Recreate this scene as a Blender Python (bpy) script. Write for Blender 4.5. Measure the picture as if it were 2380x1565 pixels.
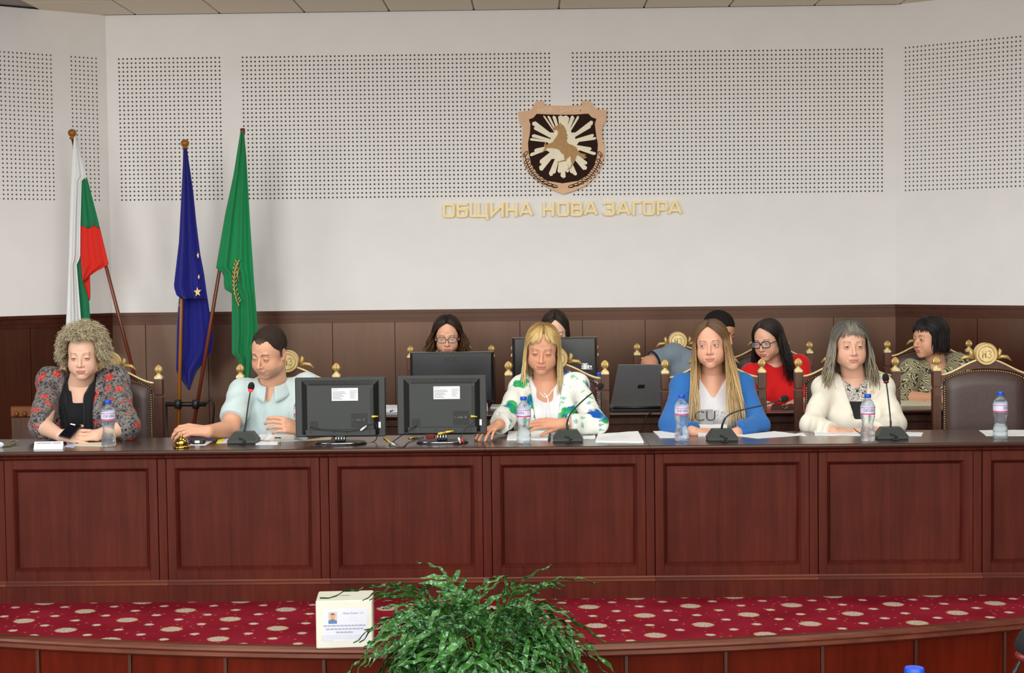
import bpy, bmesh, math, random
import numpy as np
from mathutils import Vector, Matrix

for _o in list(bpy.data.objects):
    bpy.data.objects.remove(_o, do_unlink=True)
SC = bpy.context.scene
COL = SC.collection
random.seed(7)
RNG = np.random.default_rng(7)

# ------------------------------------------------------------------ camera, world, lights, exposure
FPX = 3800.0
CAM_D = 7.76
CAM = Vector((0.0, -CAM_D, 1.63))
PITCH, YAW, ROLL = math.atan(182.0 / FPX), 0.013, 0.0115
CROT = Matrix.Rotation(YAW, 3, 'Z') @ Matrix.Rotation(math.pi / 2 - PITCH, 3, 'X') @ Matrix.Rotation(-ROLL, 3, 'Z')
cam_data = bpy.data.cameras.new('camera')
cam_data.sensor_width = 36.0
cam_data.lens = 36.0 * FPX / 2380.0
cam_data.clip_start = 0.1
cam = bpy.data.objects.new('camera', cam_data)
COL.objects.link(cam)
cam.matrix_world = Matrix.Translation(CAM) @ CROT.to_4x4()
SC.camera = cam

world = bpy.data.worlds.new('world')
SC.world = world
world.use_nodes = True
_bg = world.node_tree.nodes['Background']
_bg.inputs[0].default_value = (1.0, 0.82, 0.55, 1)
_bg.inputs[1].default_value = 0.10

def area_light(name, loc, target, sx, sy, power, color=(1, 1, 1), spread=180):
    d = bpy.data.lights.new(name, 'AREA')
    d.shape = 'RECTANGLE'; d.size = sx; d.size_y = sy
    d.energy = power; d.color = color; d.spread = math.radians(spread)
    o = bpy.data.objects.new(name, d); COL.objects.link(o)
    o.location = loc
    o.rotation_euler = (Vector(target) - Vector(loc)).to_track_quat('-Z', 'Y').to_euler()
    return o
# tall windows of the hall behind the photographer; the low stage ceiling shades the top of the stage wall from their upper panes
area_light('hall_window_light', (-4.6, -9.6, 4.0), (-4.4, 0.0, 3.9), 3.4, 6.4, 375, (0.98, 0.99, 1.0), 150)
area_light('hall_window_light', (-0.4, -10.0, 4.0), (-0.4, 0.0, 3.9), 3.4, 6.4, 280, (1.0, 0.99, 0.97), 150)
area_light('hall_window_light', (3.8, -10.0, 4.0), (3.6, 0.0, 3.9), 3.4, 6.4, 295, (1.0, 0.98, 0.95), 150)
area_light('hall_ceiling_lamp', (0.0, -4.6, 5.4), (0.0, -4.4, 0.0), 6.0, 2.6, 170, (1.0, 0.96, 0.88), 170)
for _x in (-2.1, -0.7, 0.7, 2.1):      # square lamps let into the stage ceiling above the desk
    area_light('stage_ceiling_lamp', (_x, 0.45, 3.375), (_x, 0.45, 0.0), 0.58, 0.58, 11, (1.0, 0.95, 0.86), 170)
area_light('side_window_light', (-8.0, -4.5, 2.2), (0.0, 1.5, 1.2), 3.0, 2.6, 95, (0.97, 0.99, 1.0), 150)

vs = SC.view_settings
vs.view_transform = 'Standard'; vs.look = 'None'; vs.gamma = 1.0; vs.use_curve_mapping = False
vs.exposure = 0.0

def ray(px, py):
    return (CROT @ Vector(((px - 1190.0) / FPX, (782.5 - py) / FPX, -1.0)))
def at(px, py, Y):
    r = ray(px, py); t = (Y - CAM.y) / r.y
    return CAM + r * t
def atz(px, py, Z):
    r = ray(px, py); t = (Z - CAM.z) / r.z
    return CAM + r * t
def atplane(px, py, p, n):
    r = ray(px, py); t = (Vector(p) - CAM).dot(n) / r.dot(n)
    return CAM + r * t

# ------------------------------------------------------------------ material helpers
def srgb(r, g, b):
    f = lambda c: (c / 255.0) / 12.92 if c <= 10 else (((c / 255.0) + 0.055) / 1.055) ** 2.4
    return (f(r), f(g), f(b), 1.0)

class NT:
    def __init__(s, name):
        s.m = bpy.data.materials.new(name); s.m.use_nodes = True
        s.t = s.m.node_tree; s.n = s.t.nodes; s.b = s.n['Principled BSDF']
    def node(s, typ, **kw):
        x = s.n.new(typ)
        for k, v in kw.items():
            setattr(x, k, v)
        return x
    def link(s, a, b): s.t.links.new(a, b)
    def val(s, sock, v):
        if hasattr(v, 'is_linked') or isinstance(v, bpy.types.NodeSocket): s.link(v, sock)
        else: sock.default_value = v
    def math(s, op, a, b=0.0, c=0.0):
        x = s.node('ShaderNodeMath', operation=op)
        s.val(x.inputs[0], a); s.val(x.inputs[1], b); s.val(x.inputs[2], c)
        return x.outputs[0]
    def mix(s, f, a, b):
        x = s.node('ShaderNodeMix', data_type='RGBA')
        s.val(x.inputs[0], f); s.val(x.inputs[6], a); s.val(x.inputs[7], b)
        return x.outputs[2]
    def coord(s, kind='Object'): return s.node('ShaderNodeTexCoord').outputs[kind]
    def mapping(s, vec, scale=(1, 1, 1), loc=(0, 0, 0), rot=(0, 0, 0)):
        x = s.node('ShaderNodeMapping'); s.link(vec, x.inputs[0])
        x.inputs[1].default_value = loc; x.inputs[2].default_value = rot; x.inputs[3].default_value = scale
        return x.outputs[0]
    def noise(s, vec, scale, detail=3, rough=0.5, dist=0.0):
        x = s.node('ShaderNodeTexNoise'); s.link(vec, x.inputs['Vector'])
        x.inputs['Scale'].default_value = scale; x.inputs['Detail'].default_value = detail
        x.inputs['Roughness'].default_value = rough; x.inputs['Distortion'].default_value = dist
        return x.outputs[0]
    def voro(s, vec, scale, feature='F1', rnd=1.0):
        x = s.node('ShaderNodeTexVoronoi', feature=feature); s.link(vec, x.inputs['Vector'])
        x.inputs['Scale'].default_value = scale; x.inputs['Randomness'].default_value = rnd
        return x
    def ramp(s, f, stops):
        x = s.node('ShaderNodeValToRGB'); s.link(f, x.inputs[0])
        e = x.color_ramp.elements
        while len(e) < len(stops): e.new(0.5)
        for i, (p, c) in enumerate(stops): e[i].position = p; e[i].color = c
        return x.outputs[0]
    def bump(s, h, strength=0.1, dist=0.01):
        x = s.node('ShaderNodeBump'); s.link(h, x.inputs['Height'])
        x.inputs['Strength'].default_value = strength; x.inputs['Distance'].default_value = dist
        s.link(x.outputs[0], s.b.inputs['Normal'])
    def base(s, c): s.val(s.b.inputs['Base Color'], c)
    def set(s, rough=None, metal=None, coat=None, spec=None, trans=None, ior=None, sheen=None, sub=None):
        I = s.b.inputs
        if rough is not None: s.val(I['Roughness'], rough)
        if metal is not None: I['Metallic'].default_value = metal
        if coat is not None: I['Coat Weight'].default_value = coat; I['Coat Roughness'].default_value = 0.25
        if spec is not None: I['Specular IOR Level'].default_value = spec
        if trans is not None: I['Transmission Weight'].default_value = trans
        if ior is not None: I['IOR'].default_value = ior
        if sheen is not None: I['Sheen Weight'].default_value = sheen
        if sub is not None:
            I['Subsurface Weight'].default_value = sub
            I['Subsurface Radius'].default_value = (0.012, 0.005, 0.003)
        return s

MATS = {}
def plain(name, rgb, rough=0.5, metal=0.0, var=0.06, vscale=40, bump=0.0, coat=None, spec=None, sheen=None):
    if name in MATS: return MATS[name]
    k = NT(name); c = srgb(*rgb)
    n = k.noise(k.coord(), vscale, 3)
    a = tuple(x * (1 - var) for x in c[:3]) + (1,); b = tuple(min(1, x * (1 + var)) for x in c[:3]) + (1,)
    k.base(k.ramp(n, [(0.3, a), (0.7, b)]))
    k.set(rough=rough, metal=metal, coat=coat, spec=spec, sheen=sheen)
    if bump: k.bump(n, bump, 0.004)
    MATS[name] = k.m
    return k.m

def wood(name, dark, light, grain=(1, 1, 0.06), scale=22, rough=0.34, coat=0.25, spec=0.5):
    if name in MATS: return MATS[name]
    k = NT(name); co = k.coord()
    v = k.mapping(co, scale=grain)
    n1 = k.noise(v, scale, 5, 0.62, 0.6)
    n2 = k.noise(co, 2.3, 3, 0.55)
    mid = tuple((a + b) / 2 for a, b in zip(srgb(*dark), srgb(*light)))
    c1 = k.ramp(n1, [(0.28, srgb(*dark)), (0.5, mid), (0.75, srgb(*light))])
    c2 = k.ramp(n2, [(0.3, (0.80, 0.76, 0.80, 1)), (0.5, (1, 1, 1, 1)), (0.72, (1.22, 1.12, 0.96, 1))])
    x = k.node('ShaderNodeMix', data_type='RGBA', blend_type='MULTIPLY')
    x.inputs[0].default_value = 1.0; k.link(c1, x.inputs[6]); k.link(c2, x.inputs[7])
    k.base(x.outputs[2]); k.set(rough=rough, coat=coat, spec=spec)
    k.b.inputs['Specular Tint'].default_value = (1.0, 0.72, 0.52, 1)
    k.bump(n1, 0.05, 0.002)
    MATS[name] = k.m
    return k.m

def vcol(name, rough=0.5, sub=None, spec=None, bump=0.0, bscale=300, sheen=None, grain=0.0):
    """a material that takes its colour from the mesh colour attribute 'Col' (lips, hair strands, prints)"""
    if name in MATS: return MATS[name]
    k = NT(name)
    a = k.node('ShaderNodeVertexColor', layer_name='Col')
    c = a.outputs[0]
    if grain:
        n = k.noise(k.coord(), bscale, 2)
        g = k.ramp(n, [(0.3, (1 - grain,) * 3 + (1,)), (0.7, (1 + grain,) * 3 + (1,))])
        x = k.node('ShaderNodeMix', data_type='RGBA', blend_type='MULTIPLY'); x.inputs[0].default_value = 1
        k.link(c, x.inputs[6]); k.link(g, x.inputs[7]); c = x.outputs[2]
    k.base(c); k.set(rough=rough, sub=sub, spec=spec, sheen=sheen)
    if bump: k.bump(k.noise(k.coord(), bscale, 2), bump, 0.002)
    MATS[name] = k.m
    return k.m

def emissive(name, rgb, strength):
    if name in MATS: return MATS[name]
    k = NT(name); k.base(srgb(*rgb))
    k.b.inputs['Emission Color'].default_value = srgb(*rgb); k.b.inputs['Emission Strength'].default_value = strength
    MATS[name] = k.m
    return k.m

# ------------------------------------------------------------------ mesh helpers
class MB:
    def __init__(s): s.v = []; s.f = []; s.mi = []; s.c = None
    def add(s, v, f, mi=0):
        o = len(s.v); s.v += [tuple(p) for p in v]; s.f += [tuple(i + o for i in q) for q in f]; s.mi += [mi] * len(f)
        return s
    def box(s, lo, hi, mi=0, M=None, ch=0.0):
        (x0, y0, z0), (x1, y1, z1) = lo, hi
        if ch > 0:
            return s._chbox(lo, hi, ch, mi, M)
        v = [(x0, y0, z0), (x1, y0, z0), (x1, y1, z0), (x0, y1, z0), (x0, y0, z1), (x1, y0, z1), (x1, y1, z1), (x0, y1, z1)]
        if M is not None: v = [M @ Vector(p) for p in v]
        return s.add(v, [(0, 3, 2, 1), (4, 5, 6, 7), (0, 1, 5, 4), (1, 2, 6, 5), (2, 3, 7, 6), (3, 0, 4, 7)], mi)
    def _chbox(s, lo, hi, c, mi, M):
        bm = bmesh.new(); bmesh.ops.create_cube(bm, size=1.0)
        L = Vector(lo); H = Vector(hi)
        for v in bm.verts: v.co = Vector([(L[i] + H[i]) / 2 + v.co[i] * (H[i] - L[i]) for i in range(3)])
        bmesh.ops.bevel(bm, geom=bm.edges[:], offset=c, segments=1, affect='EDGES')
        vv = [v.co.copy() for v in bm.verts]; bm.verts.index_update()
        ff = [tuple(v.index for v in f.verts) for f in bm.faces]; bm.free()
        if M is not None: vv = [M @ p for p in vv]
        return s.add(vv, ff, mi)
    def grid(s, P, mi=0, closed_u=False, closed_v=False, flip=False):
        P = np.asarray(P, dtype=float); nu, nv = P.shape[:2]
        f = []
        for i in range(nu if closed_u else nu - 1):
            for j in range(nv if closed_v else nv - 1):
                a = i * nv + j; b = ((i + 1) % nu) * nv + j; c = ((i + 1) % nu) * nv + (j + 1) % nv; d = i * nv + (j + 1) % nv
                f.append((a, d, c, b) if flip else (a, b, c, d))
        return s.add(P.reshape(-1, 3), f, mi)
    def lathe(s, prof, n=16, c=(0, 0, 0), mi=0, M=None, mod=None, caps=True):
        rows = []
        for r, z in prof:
            row = []
            for k in range(n):
                a = 2 * math.pi * k / n
                rr = r * (mod(a, z) if mod else 1)
                p = Vector((c[0] + rr * math.cos(a), c[1] + rr * math.sin(a), c[2] + z))
                row.append(M @ p if M is not None else p)
            rows.append(row)
        o = len(s.v); s.grid(rows, mi, closed_v=True, flip=True)
        if caps:
            m = len(prof)
            s.f.append(tuple(o + k for k in reversed(range(n)))); s.f.append(tuple(o + (m - 1) * n + k for k in range(n))); s.mi += [mi, mi]
        return s
    def tube(s, path, rad, n=8, mi=0, caps=True, flat=1.0, up=None):
        P = [Vector(p) for p in path]; m = len(P)
        R = rad if hasattr(rad, '__len__') else [rad] * m
        rows = []
        T = (P[1] - P[0]).normalized()
        ref = Vector(up) if up else (Vector((0, 0, 1)) if abs(T.z) < 0.9 else Vector((1, 0, 0)))
        U = (ref - T * ref.dot(T)).normalized()
        for i in range(m):
            T = (P[min(i + 1, m - 1)] - P[max(i - 1, 0)])
            T = T.normalized() if T.length > 1e-9 else Vector((0, 0, 1))
            U = (U - T * U.dot(T))
            U = U.normalized() if U.length > 1e-6 else T.orthogonal().normalized()
            W = T.cross(U)
            rows.append([P[i] + (U * math.cos(2 * math.pi * k / n) * flat + W * math.sin(2 * math.pi * k / n)) * R[i] for k in range(n)])
        o = len(s.v); s.grid(rows, mi, closed_v=True)
        if caps:
            s.f.append(tuple(o + k for k in range(n))); s.f.append(tuple(o + (m - 1) * n + k for k in reversed(range(n)))); s.mi += [mi, mi]
        return s
    def prism(s, poly, d, mi=0):
        """poly: 3-D points of a planar outline; d: extrusion vector"""
        P = [Vector(p) for p in poly]; d = Vector(d); n = len(P)
        nrm = Vector((0, 0, 0))
        for i in range(n): nrm += P[i].cross(P[(i + 1) % n])
        if nrm.dot(d) > 0: P.reverse()
        v = P + [p + d for p in P]
        return s.add(v, [tuple(range(n)), tuple(range(2 * n - 1, n - 1, -1))] + [(i, i + n, (i + 1) % n + n, (i + 1) % n) for i in range(n)], mi)
    def ball(s, c, r, n=12, m=8, mi=0, M=None):
        rr = r if hasattr(r, '__len__') else (r, r, r)
        rows = []
        for i in range(m + 1):
            t = math.pi * i / m - math.pi / 2
            row = []
            for k in range(n):
                a = 2 * math.pi * k / n
                p = Vector((rr[0] * math.cos(t) * math.cos(a), rr[1] * math.cos(t) * math.sin(a), rr[2] * math.sin(t)))
                row.append((M @ p if M is not None else p) + Vector(c))
            rows.append(row)
        return s.grid(rows, mi, closed_v=True, flip=True)
    def build(s, name, mats, parent=None, smooth=False, world=True, cols=None, auto=None):
        me = bpy.data.meshes.new(name)
        off = Vector((0, 0, 0))
        if parent is not None and world:
            q = parent
            while q is not None and q.get('_base') is None: q = q.parent
            if q is not None: off = Vector(q['_base'])
        V = s.v if off.length == 0 else [(p[0] - off.x, p[1] - off.y, p[2] - off.z) for p in s.v]
        me.from_pydata([tuple(p) for p in V], [], s.f)
        if not isinstance(mats, (list, tuple)): mats = [mats]
        for m in mats: me.materials.append(m)
        if len(mats) > 1: me.polygons.foreach_set('material_index', s.mi)
        if smooth: me.polygons.foreach_set('use_smooth', [True] * len(me.polygons))
        if cols is not None:
            ca = me.color_attributes.new('Col', 'FLOAT_COLOR', 'POINT')
            ca.data.foreach_set('color', np.asarray(cols, dtype=np.float32).ravel())
        me.update()
        if auto is not None: 
            try: me.set_sharp_from_angle(angle=math.radians(auto))
            except Exception: pass
        o = bpy.data.objects.new(name, me); COL.objects.link(o)
        if parent is not None: o.parent = parent
        return o

BASES = {}
def thing(name, label, cat, loc=(0, 0, 0), rz=0.0, group=None):
    o = bpy.data.objects.new(name, None); COL.objects.link(o)
    o.empty_display_size = 0.05
    o.location = loc; o.rotation_euler = (0, 0, rz)
    o['label'] = label; o['category'] = cat
    if group: o['group'] = group
    o['_base'] = tuple(loc)
    return o
def tag(o, label, cat, group=None):
    o['label'] = label; o['category'] = cat
    if group: o['group'] = group
    return o
def struct(o): o['kind'] = 'structure'; return o
def dup(root, loc, rz=0.0, label=None, group=None):
    r = root.copy(); COL.objects.link(r); r.location = loc; r.rotation_euler = (0, 0, rz)
    r['_base'] = tuple(loc)
    if label: r['label'] = label
    if group: r['group'] = group
    for ch in list(root.children):
        c = ch.copy(); COL.objects.link(c); c.parent = r
        for g in ch.children:
            d = g.copy(); COL.objects.link(d); d.parent = c
    return r
def text_mesh(body, size, align='CENTER'):
    c = bpy.data.curves.new('t', 'FONT'); c.body = body; c.size = size; c.align_x = align; c.align_y = 'CENTER'
    c.resolution_u = 3
    o = bpy.data.objects.new('t', c); COL.objects.link(o)
    bpy.context.view_layer.update()
    m = o.to_mesh()
    v = [tuple(p.co) for p in m.vertices]; f = [tuple(p.vertices) for p in m.polygons]
    o.to_mesh_clear(); bpy.data.objects.remove(o, do_unlink=True); bpy.data.curves.remove(c)
    return v, f
def lerp(a, b, t): return a + (b - a) * t
def interp(x, pts):
    for (x0, y0), (x1, y1) in zip(pts, pts[1:]):
        if x <= x1: return y0 + (y1 - y0) * (x - x0) / (x1 - x0) if x1 != x0 else y1
    return pts[-1][1]
def bez(pts, n=16):
    """Catmull-Rom through pts"""
    P = [Vector(p) for p in pts]; P = [P[0] * 2 - P[1]] + P + [P[-1] * 2 - P[-2]]
    out = []
    for i in range(1, len(P) - 2):
        for k in range(n):
            t = k / n; a, b, c, d = P[i - 1], P[i], P[i + 1], P[i + 2]
            out.append(0.5 * ((2 * b) + (c - a) * t + (2 * a - 5 * b + 4 * c - d) * t * t + (3 * b - a - 3 * c + d) * t ** 3))
    out.append(P[-2]); return out
# ------------------------------------------------------------------ materials
M_wall = plain('painted_plaster', (238, 236, 232), 0.75, var=0.015, vscale=6, bump=0.02)
M_void = plain('dark_cavity', (96, 88, 76), 0.9)
M_ceil = plain('ceiling_tile_board', (238, 228, 208), 0.9, var=0.05, vscale=120, bump=0.05)
M_tbar = plain('ceiling_grid_metal', (150, 145, 135), 0.6)
M_desk = wood('mahogany_desk', (64, 21, 17), (90, 36, 29), rough=0.38, coat=0.0, spec=0.26)
M_mould = wood('mahogany_panel_moulding', (64, 21, 17), (90, 36, 29), rough=0.24, coat=0.3, spec=0.6)
M_desktop = wood('dark_polished_worktop', (40, 22, 18), (66, 38, 31), grain=(0.06, 1, 1), rough=0.26, coat=0.45)
M_wain = wood('wainscot_veneer', (52, 22, 14), (74, 34, 22), rough=0.33, coat=0.0, spec=1.0)
M_wain_trim = wood('wainscot_moulding', (54, 22, 16), (78, 36, 26), grain=(0.06, 1, 1), rough=0.35, coat=0.1)
M_riser = wood('podium_riser_wood', (74, 16, 8), (98, 28, 14), grain=(1, 1, 0.1), scale=14, rough=0.45, coat=0.0, spec=0.15)
M_nose = wood('podium_nosing_wood', (84, 42, 34), (120, 68, 54), grain=(0.06, 1, 1), rough=0.36, coat=0.1, spec=0.4)
M_chair = wood('chair_walnut', (58, 34, 30), (88, 56, 48), rough=0.38)
M_leather = plain('brown_leather', (74, 56, 52), 0.42, var=0.12, vscale=60, bump=0.05)
M_gold = plain('gilded_wood', (198, 166, 104), 0.4, 0.45, var=0.14, vscale=70)
M_goldpale = plain('pale_gilt_carving', (226, 205, 150), 0.45, 0.2, var=0.1, vscale=60)
M_black = plain('black_plastic', (22, 24, 24), 0.42)
M_tvgrey = plain('dark_grey_tv_plastic', (46, 51, 50), 0.5, var=0.05)
M_tvdark = plain('tv_recess_plastic', (22, 25, 25), 0.5)
M_chrome = plain('chrome', (215, 215, 215), 0.12, 1.0)
M_paper = plain('white_paper', (236, 238, 240), 0.8, var=0.02, vscale=20)
M_cream = plain('cream_paper', (226, 220, 196), 0.8, var=0.04, vscale=30)
M_ink = plain('grey_print_ink', (120, 122, 128), 0.8)
M_inkdark = plain('black_print_ink', (45, 45, 50), 0.8)
M_brass = plain('polished_brass', (205, 172, 92), 0.2, 1.0, var=0.05)
M_white = plain('white_plastic', (232, 232, 230), 0.45)
M_red = plain('red_plastic', (200, 28, 36), 0.4)
M_yellow = plain('yellow_plastic', (232, 200, 50), 0.4)
M_bluecap = plain('blue_bottle_cap', (18, 78, 214), 0.4)
M_poleY = wood('varnished_pole_wood', (128, 74, 24), (176, 112, 42), rough=0.35)
M_poleR = wood('red_brown_pole_wood', (84, 34, 22), (120, 54, 34), rough=0.35)

def pet():
    k = NT('clear_bottle_plastic'); k.base((0.86, 0.95, 1.0, 1)); k.set(rough=0.03, trans=1.0, ior=1.3, spec=0.7)
    tr = k.node('ShaderNodeBsdfTransparent'); tr.inputs[0].default_value = (0.93, 0.98, 1.0, 1)
    mx = k.node('ShaderNodeMixShader'); mx.inputs[0].default_value = 0.40
    k.link(k.b.outputs[0], mx.inputs[1]); k.link(tr.outputs[0], mx.inputs[2])
    df = k.node('ShaderNodeBsdfDiffuse'); df.inputs[0].default_value = (0.72, 0.84, 0.95, 1)
    m2 = k.node('ShaderNodeMixShader'); m2.inputs[0].default_value = 0.08
    k.link(mx.outputs[0], m2.inputs[1]); k.link(df.outputs[0], m2.inputs[2]); k.link(m2.outputs[0], k.n['Material Output'].inputs[0])
    return k.m
M_pet = pet()

def carpet():
    k = NT('red_medallion_carpet'); co = k.coord()
    sx = k.node('ShaderNodeSeparateXYZ'); k.link(co, sx.inputs[0])
    wob = k.noise(co, 9, 2)
    X, Y = sx.outputs[0], sx.outputs[1]
    u = k.math('ADD', k.math('MULTIPLY', X, 1 / 0.236), k.math('MULTIPLY', Y, 0.22))
    v = k.math('MULTIPLY', Y, 1 / 0.195)
    def spot(uo, vo, period, r, rag=0.0):
        a = k.math('MULTIPLY', k.math('SUBTRACT', k.math('FRACT', k.math('ADD', k.math('DIVIDE', k.math('ADD', u, -uo), period), 50.5)), 0.5), 0.236 * period)
        b = k.math('MULTIPLY', k.math('SUBTRACT', k.math('FRACT', k.math('ADD', k.math('DIVIDE', k.math('ADD', v, -vo), period), 50.5)), 0.5), 0.195 * period)
        d = k.math('SQRT', k.math('ADD', k.math('MULTIPLY', a, a), k.math('MULTIPLY', b, b)))
        return d
    def disc(d, r, soft=0.004):
        x = k.node('ShaderNodeMapRange'); x.inputs[1].default_value = r - soft; x.inputs[2].default_value = r + soft
        x.inputs[3].default_value = 1; x.inputs[4].default_value = 0
        k.link(d, x.inputs[0]); return x.outputs[0]
    jit = k.math('MULTIPLY', k.math('SUBTRACT', k.noise(co, 90, 1), 0.5), 0.022)
    dB = k.math('ADD', k.math('MINIMUM', spot(0, 0, 2, 0), spot(1, 1, 2, 0)), jit)
    dS = k.math('ADD', k.math('MINIMUM', k.math('MINIMUM', spot(1, 0, 2, 0), spot(0, 1, 2, 0)), spot(0.5, 0.5, 1, 0)), jit)
    dT = k.voro(co, 22, rnd=0.55).outputs[0]
    base = k.ramp(k.noise(co, 3.0, 4), [(0.3, srgb(128, 30, 42)), (0.7, srgb(158, 42, 60))])
    pile = k.noise(co, 260, 2)
    base = k.mix(k.math('MULTIPLY', pile, 0.28), base, srgb(92, 10, 22))
    tiny = k.mix(k.math('MULTIPLY', disc(dT, 0.13, 0.04), 0.8), base, srgb(214, 128, 104))
    c = k.mix(disc(dS, 0.020), tiny, srgb(206, 192, 168))
    rim = k.mix(disc(dB, 0.047), c, srgb(200, 174, 134))
    inner = k.ramp(k.noise(co, 150, 2), [(0.36, srgb(130, 96, 90)), (0.50, srgb(206, 196, 184))])
    c = k.mix(disc(dB, 0.036), rim, inner)
    k.base(c); k.set(rough=1.0, spec=0.0)
    k.bump(pile, 0.4, 0.004)
    return k.m
M_carpet = carpet()

# ------------------------------------------------------------------ room shell
WY = 3.90                                   # back wall plane
ZT = 3.385                                  # ceiling height above the podium
ZW = 1.272                                  # top of the wainscot
cL = at(253, 400, WY).x; cR = at(2082, 400, WY).x
ANG = math.radians(39)
L0 = Vector((cL, WY, 0)); LD = Vector((-math.cos(ANG), -math.sin(ANG), 0))
R0 = Vector((cR, WY, 0)); RD = Vector((math.cos(ANG), -math.sin(ANG), 0))
FZ = -0.45                                  # hall floor

def wall(name, p0, p1, fields, inward):
    """plastered slab from p0 to p1 with the openings of the perforated boards left free"""
    p0 = Vector(p0); p1 = Vector(p1); d = (p1 - p0); L = d.length; d.normalize()
    n = Vector(inward)
    P = lambda s, z, o=0.0: p0 + d * s + Vector((0, 0, z)) + n * o
    ss = sorted({0.0, L} | {f[0] for f in fields} | {f[1] for f in fields})
    zz = sorted({FZ, ZT} | {f[2] for f in fields} | {f[3] for f in fields})
    mb = MB()
    for a, b in zip(ss, ss[1:]):
        for z0, z1 in zip(zz, zz[1:]):
            if any(f[0] - 1e-6 <= a and b <= f[1] + 1e-6 and f[2] - 1e-6 <= z0 and z1 <= f[3] + 1e-6 for f in fields): continue
            q = [P(a, z0), P(b, z0), P(b, z1), P(a, z1)]
            nn = (q[1] - q[0]).cross(q[3] - q[0])
            mb.add(q if nn.dot(n) > 0 else q[::-1], [(0, 1, 2, 3)])
    # back of the slab
    q = [P(0, FZ, -0.16), P(L, FZ, -0.16), P(L, ZT, -0.16), P(0, ZT, -0.16)]
    mb.add(q, [(0, 1, 2, 3)])
    w = struct(mb.build(name, M_wall))
    for f in fields:
        perforated(w, P, n, f)
    return w, P, L

def perforated(w, P, n, f, pitch=0.030, r=0.0068, depth=0.008):
    s0, s1, z0, z1 = f
    nx = max(1, round((s1 - s0) / pitch)); nz = max(1, round((z1 - z0) / pitch))
    px = (s1 - s0) / nx; pz = (z1 - z0) / nz
    K = 8
    sq = [(1, 0), (1, 1), (0, 1), (-1, 1), (-1, 0), (-1, -1), (0, -1), (1, -1)]
    circ = [(math.cos(k * math.pi / 4), math.sin(k * math.pi / 4)) for k in range(8)]
    cells = [(s0 + (i + .5) * px, z0 + (j + .5) * pz) for i in range(nx) for j in range(nz)]
    C = np.array(cells)
    o0 = np.array(P(0, 0)); ds = np.array(P(1, 0)) - o0; nz_ = np.array(n)
    def pts(ring, sx, sz, off):
        R = np.array(ring)
        S = C[:, None, 0] + R[None, :, 0] * sx; Z = C[:, None, 1] + R[None, :, 1] * sz
        out = o0 + S[..., None] * ds + nz_ * off
        out[..., 2] += Z
        return out
    V = np.concatenate([pts(sq, px / 2, pz / 2, 0), pts(circ, r, r, 0), pts(circ, r, r, -depth)], axis=1)  # cells x 24 x 3
    m = len(cells)
    quads = []
    for k in range(8):
        k2 = (k + 1) % 8
        quads.append((k, k2, 8 + k2, 8 + k)); quads.append((8 + k, 8 + k2, 16 + k2, 16 + k))
    Q = (np.arange(m)[:, None, None] * 24 + np.array(quads)[None]).reshape(-1, 4)
    me = bpy.data.meshes.new('perforated_board')
    me.from_pydata(V.reshape(-1, 3).tolist(), [], Q.tolist()); me.update()
    # face outwards
    if (me.polygons[0].normal).dot(Vector(n)) < 0: me.flip_normals()
    me.materials.append(M_wall)
    o = bpy.data.objects.new('perforated_board', me); COL.objects.link(o); o.parent = w; o['kind'] = 'stuff'
    mb = MB(); mb.add([P(s0, z0, -0.011), P(s1, z0, -0.011), P(s1, z1, -0.011), P(s0, z1, -0.011)], [(0, 1, 2, 3)])
    mb.build('cavity_backing', M_void, w)

zf1 = at(300, 132, WY).z; zf0 = at(300, 470, WY).z
fx = lambda px: at(px, 300, WY).x - cL
bf = [(fx(275), fx(518), zf0, zf1), (fx(562), fx(1283), zf0, zf1), (fx(1328), fx(2055), zf0, zf1)]
wall_back, PB, LB = wall('wall_back', (cL, WY, 0), (cR, WY, 0), bf, (0, -1, 0))
nL = Vector((math.sin(ANG), -math.cos(ANG), 0)); nR = Vector((-math.sin(ANG), -math.cos(ANG), 0))
sl = lambda px: (atplane(px, 300, L0, nL) - L0).dot(LD)
sr = lambda px: (atplane(px, 300, R0, nR) - R0).dot(RD)
wall_left, PL, LL = wall('wall_left', L0, L0 + LD * 2.6, [(sl(232), sl(165), zf0, zf1), (sl(127), sl(127) + 1.2, zf0, zf1)], nL)
wall_right, PR, LR = wall('wall_right', R0, R0 + RD * 2.6, [(sr(2100), sr(2100) + 1.4, zf0, zf1)], nR)

def wainscot(w, P, L, n, width, start):
    n = Vector(n)
    def slab(mb, s0, s1, z0, z1, o0, o1):
        a = [P(s0, z0, o0), P(s1, z0, o0), P(s1, z1, o0), P(s0, z1, o0)]
        return mb.prism(a, n * (o1 - o0))
    s = start
    while s < L:
        a = max(s, 0.0); b = min(s + width - 0.005, L)
        if b - a > 0.02:
            mb = MB(); slab(mb, a, b, 0.0, ZW - 0.085, 0.0, 0.018)
            mb.build('wainscot_panel', M_wain, w)
        s += width
    mb = MB(); slab(mb, 0, L, 0.0, ZW - 0.07, 0.001, 0.006)
    mb.build('wainscot_backing', plain('wainscot_groove_wood', (58, 30, 22), 0.6), w)
    mb = MB()
    slab(mb, 0, L, ZW - 0.088, ZW - 0.060, 0.006, 0.026)
    slab(mb, 0, L, ZW - 0.060, ZW - 0.022, 0.006, 0.032)
    slab(mb, 0, L, ZW - 0.022, ZW, 0.0, 0.046)
    mb.build('wainscot_cap_moulding', M_wain_trim, w)
pw = (at(2081 - 144, 760, WY).x - at(774, 760, WY).x) / 8.0
st = (at(774, 760, WY).x - cL) % pw - pw
wainscot(wall_back, PB, LB, (0, -1, 0), pw, st)
wainscot(wall_left, PL, LL, nL, 0.62, 0.0)
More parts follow.
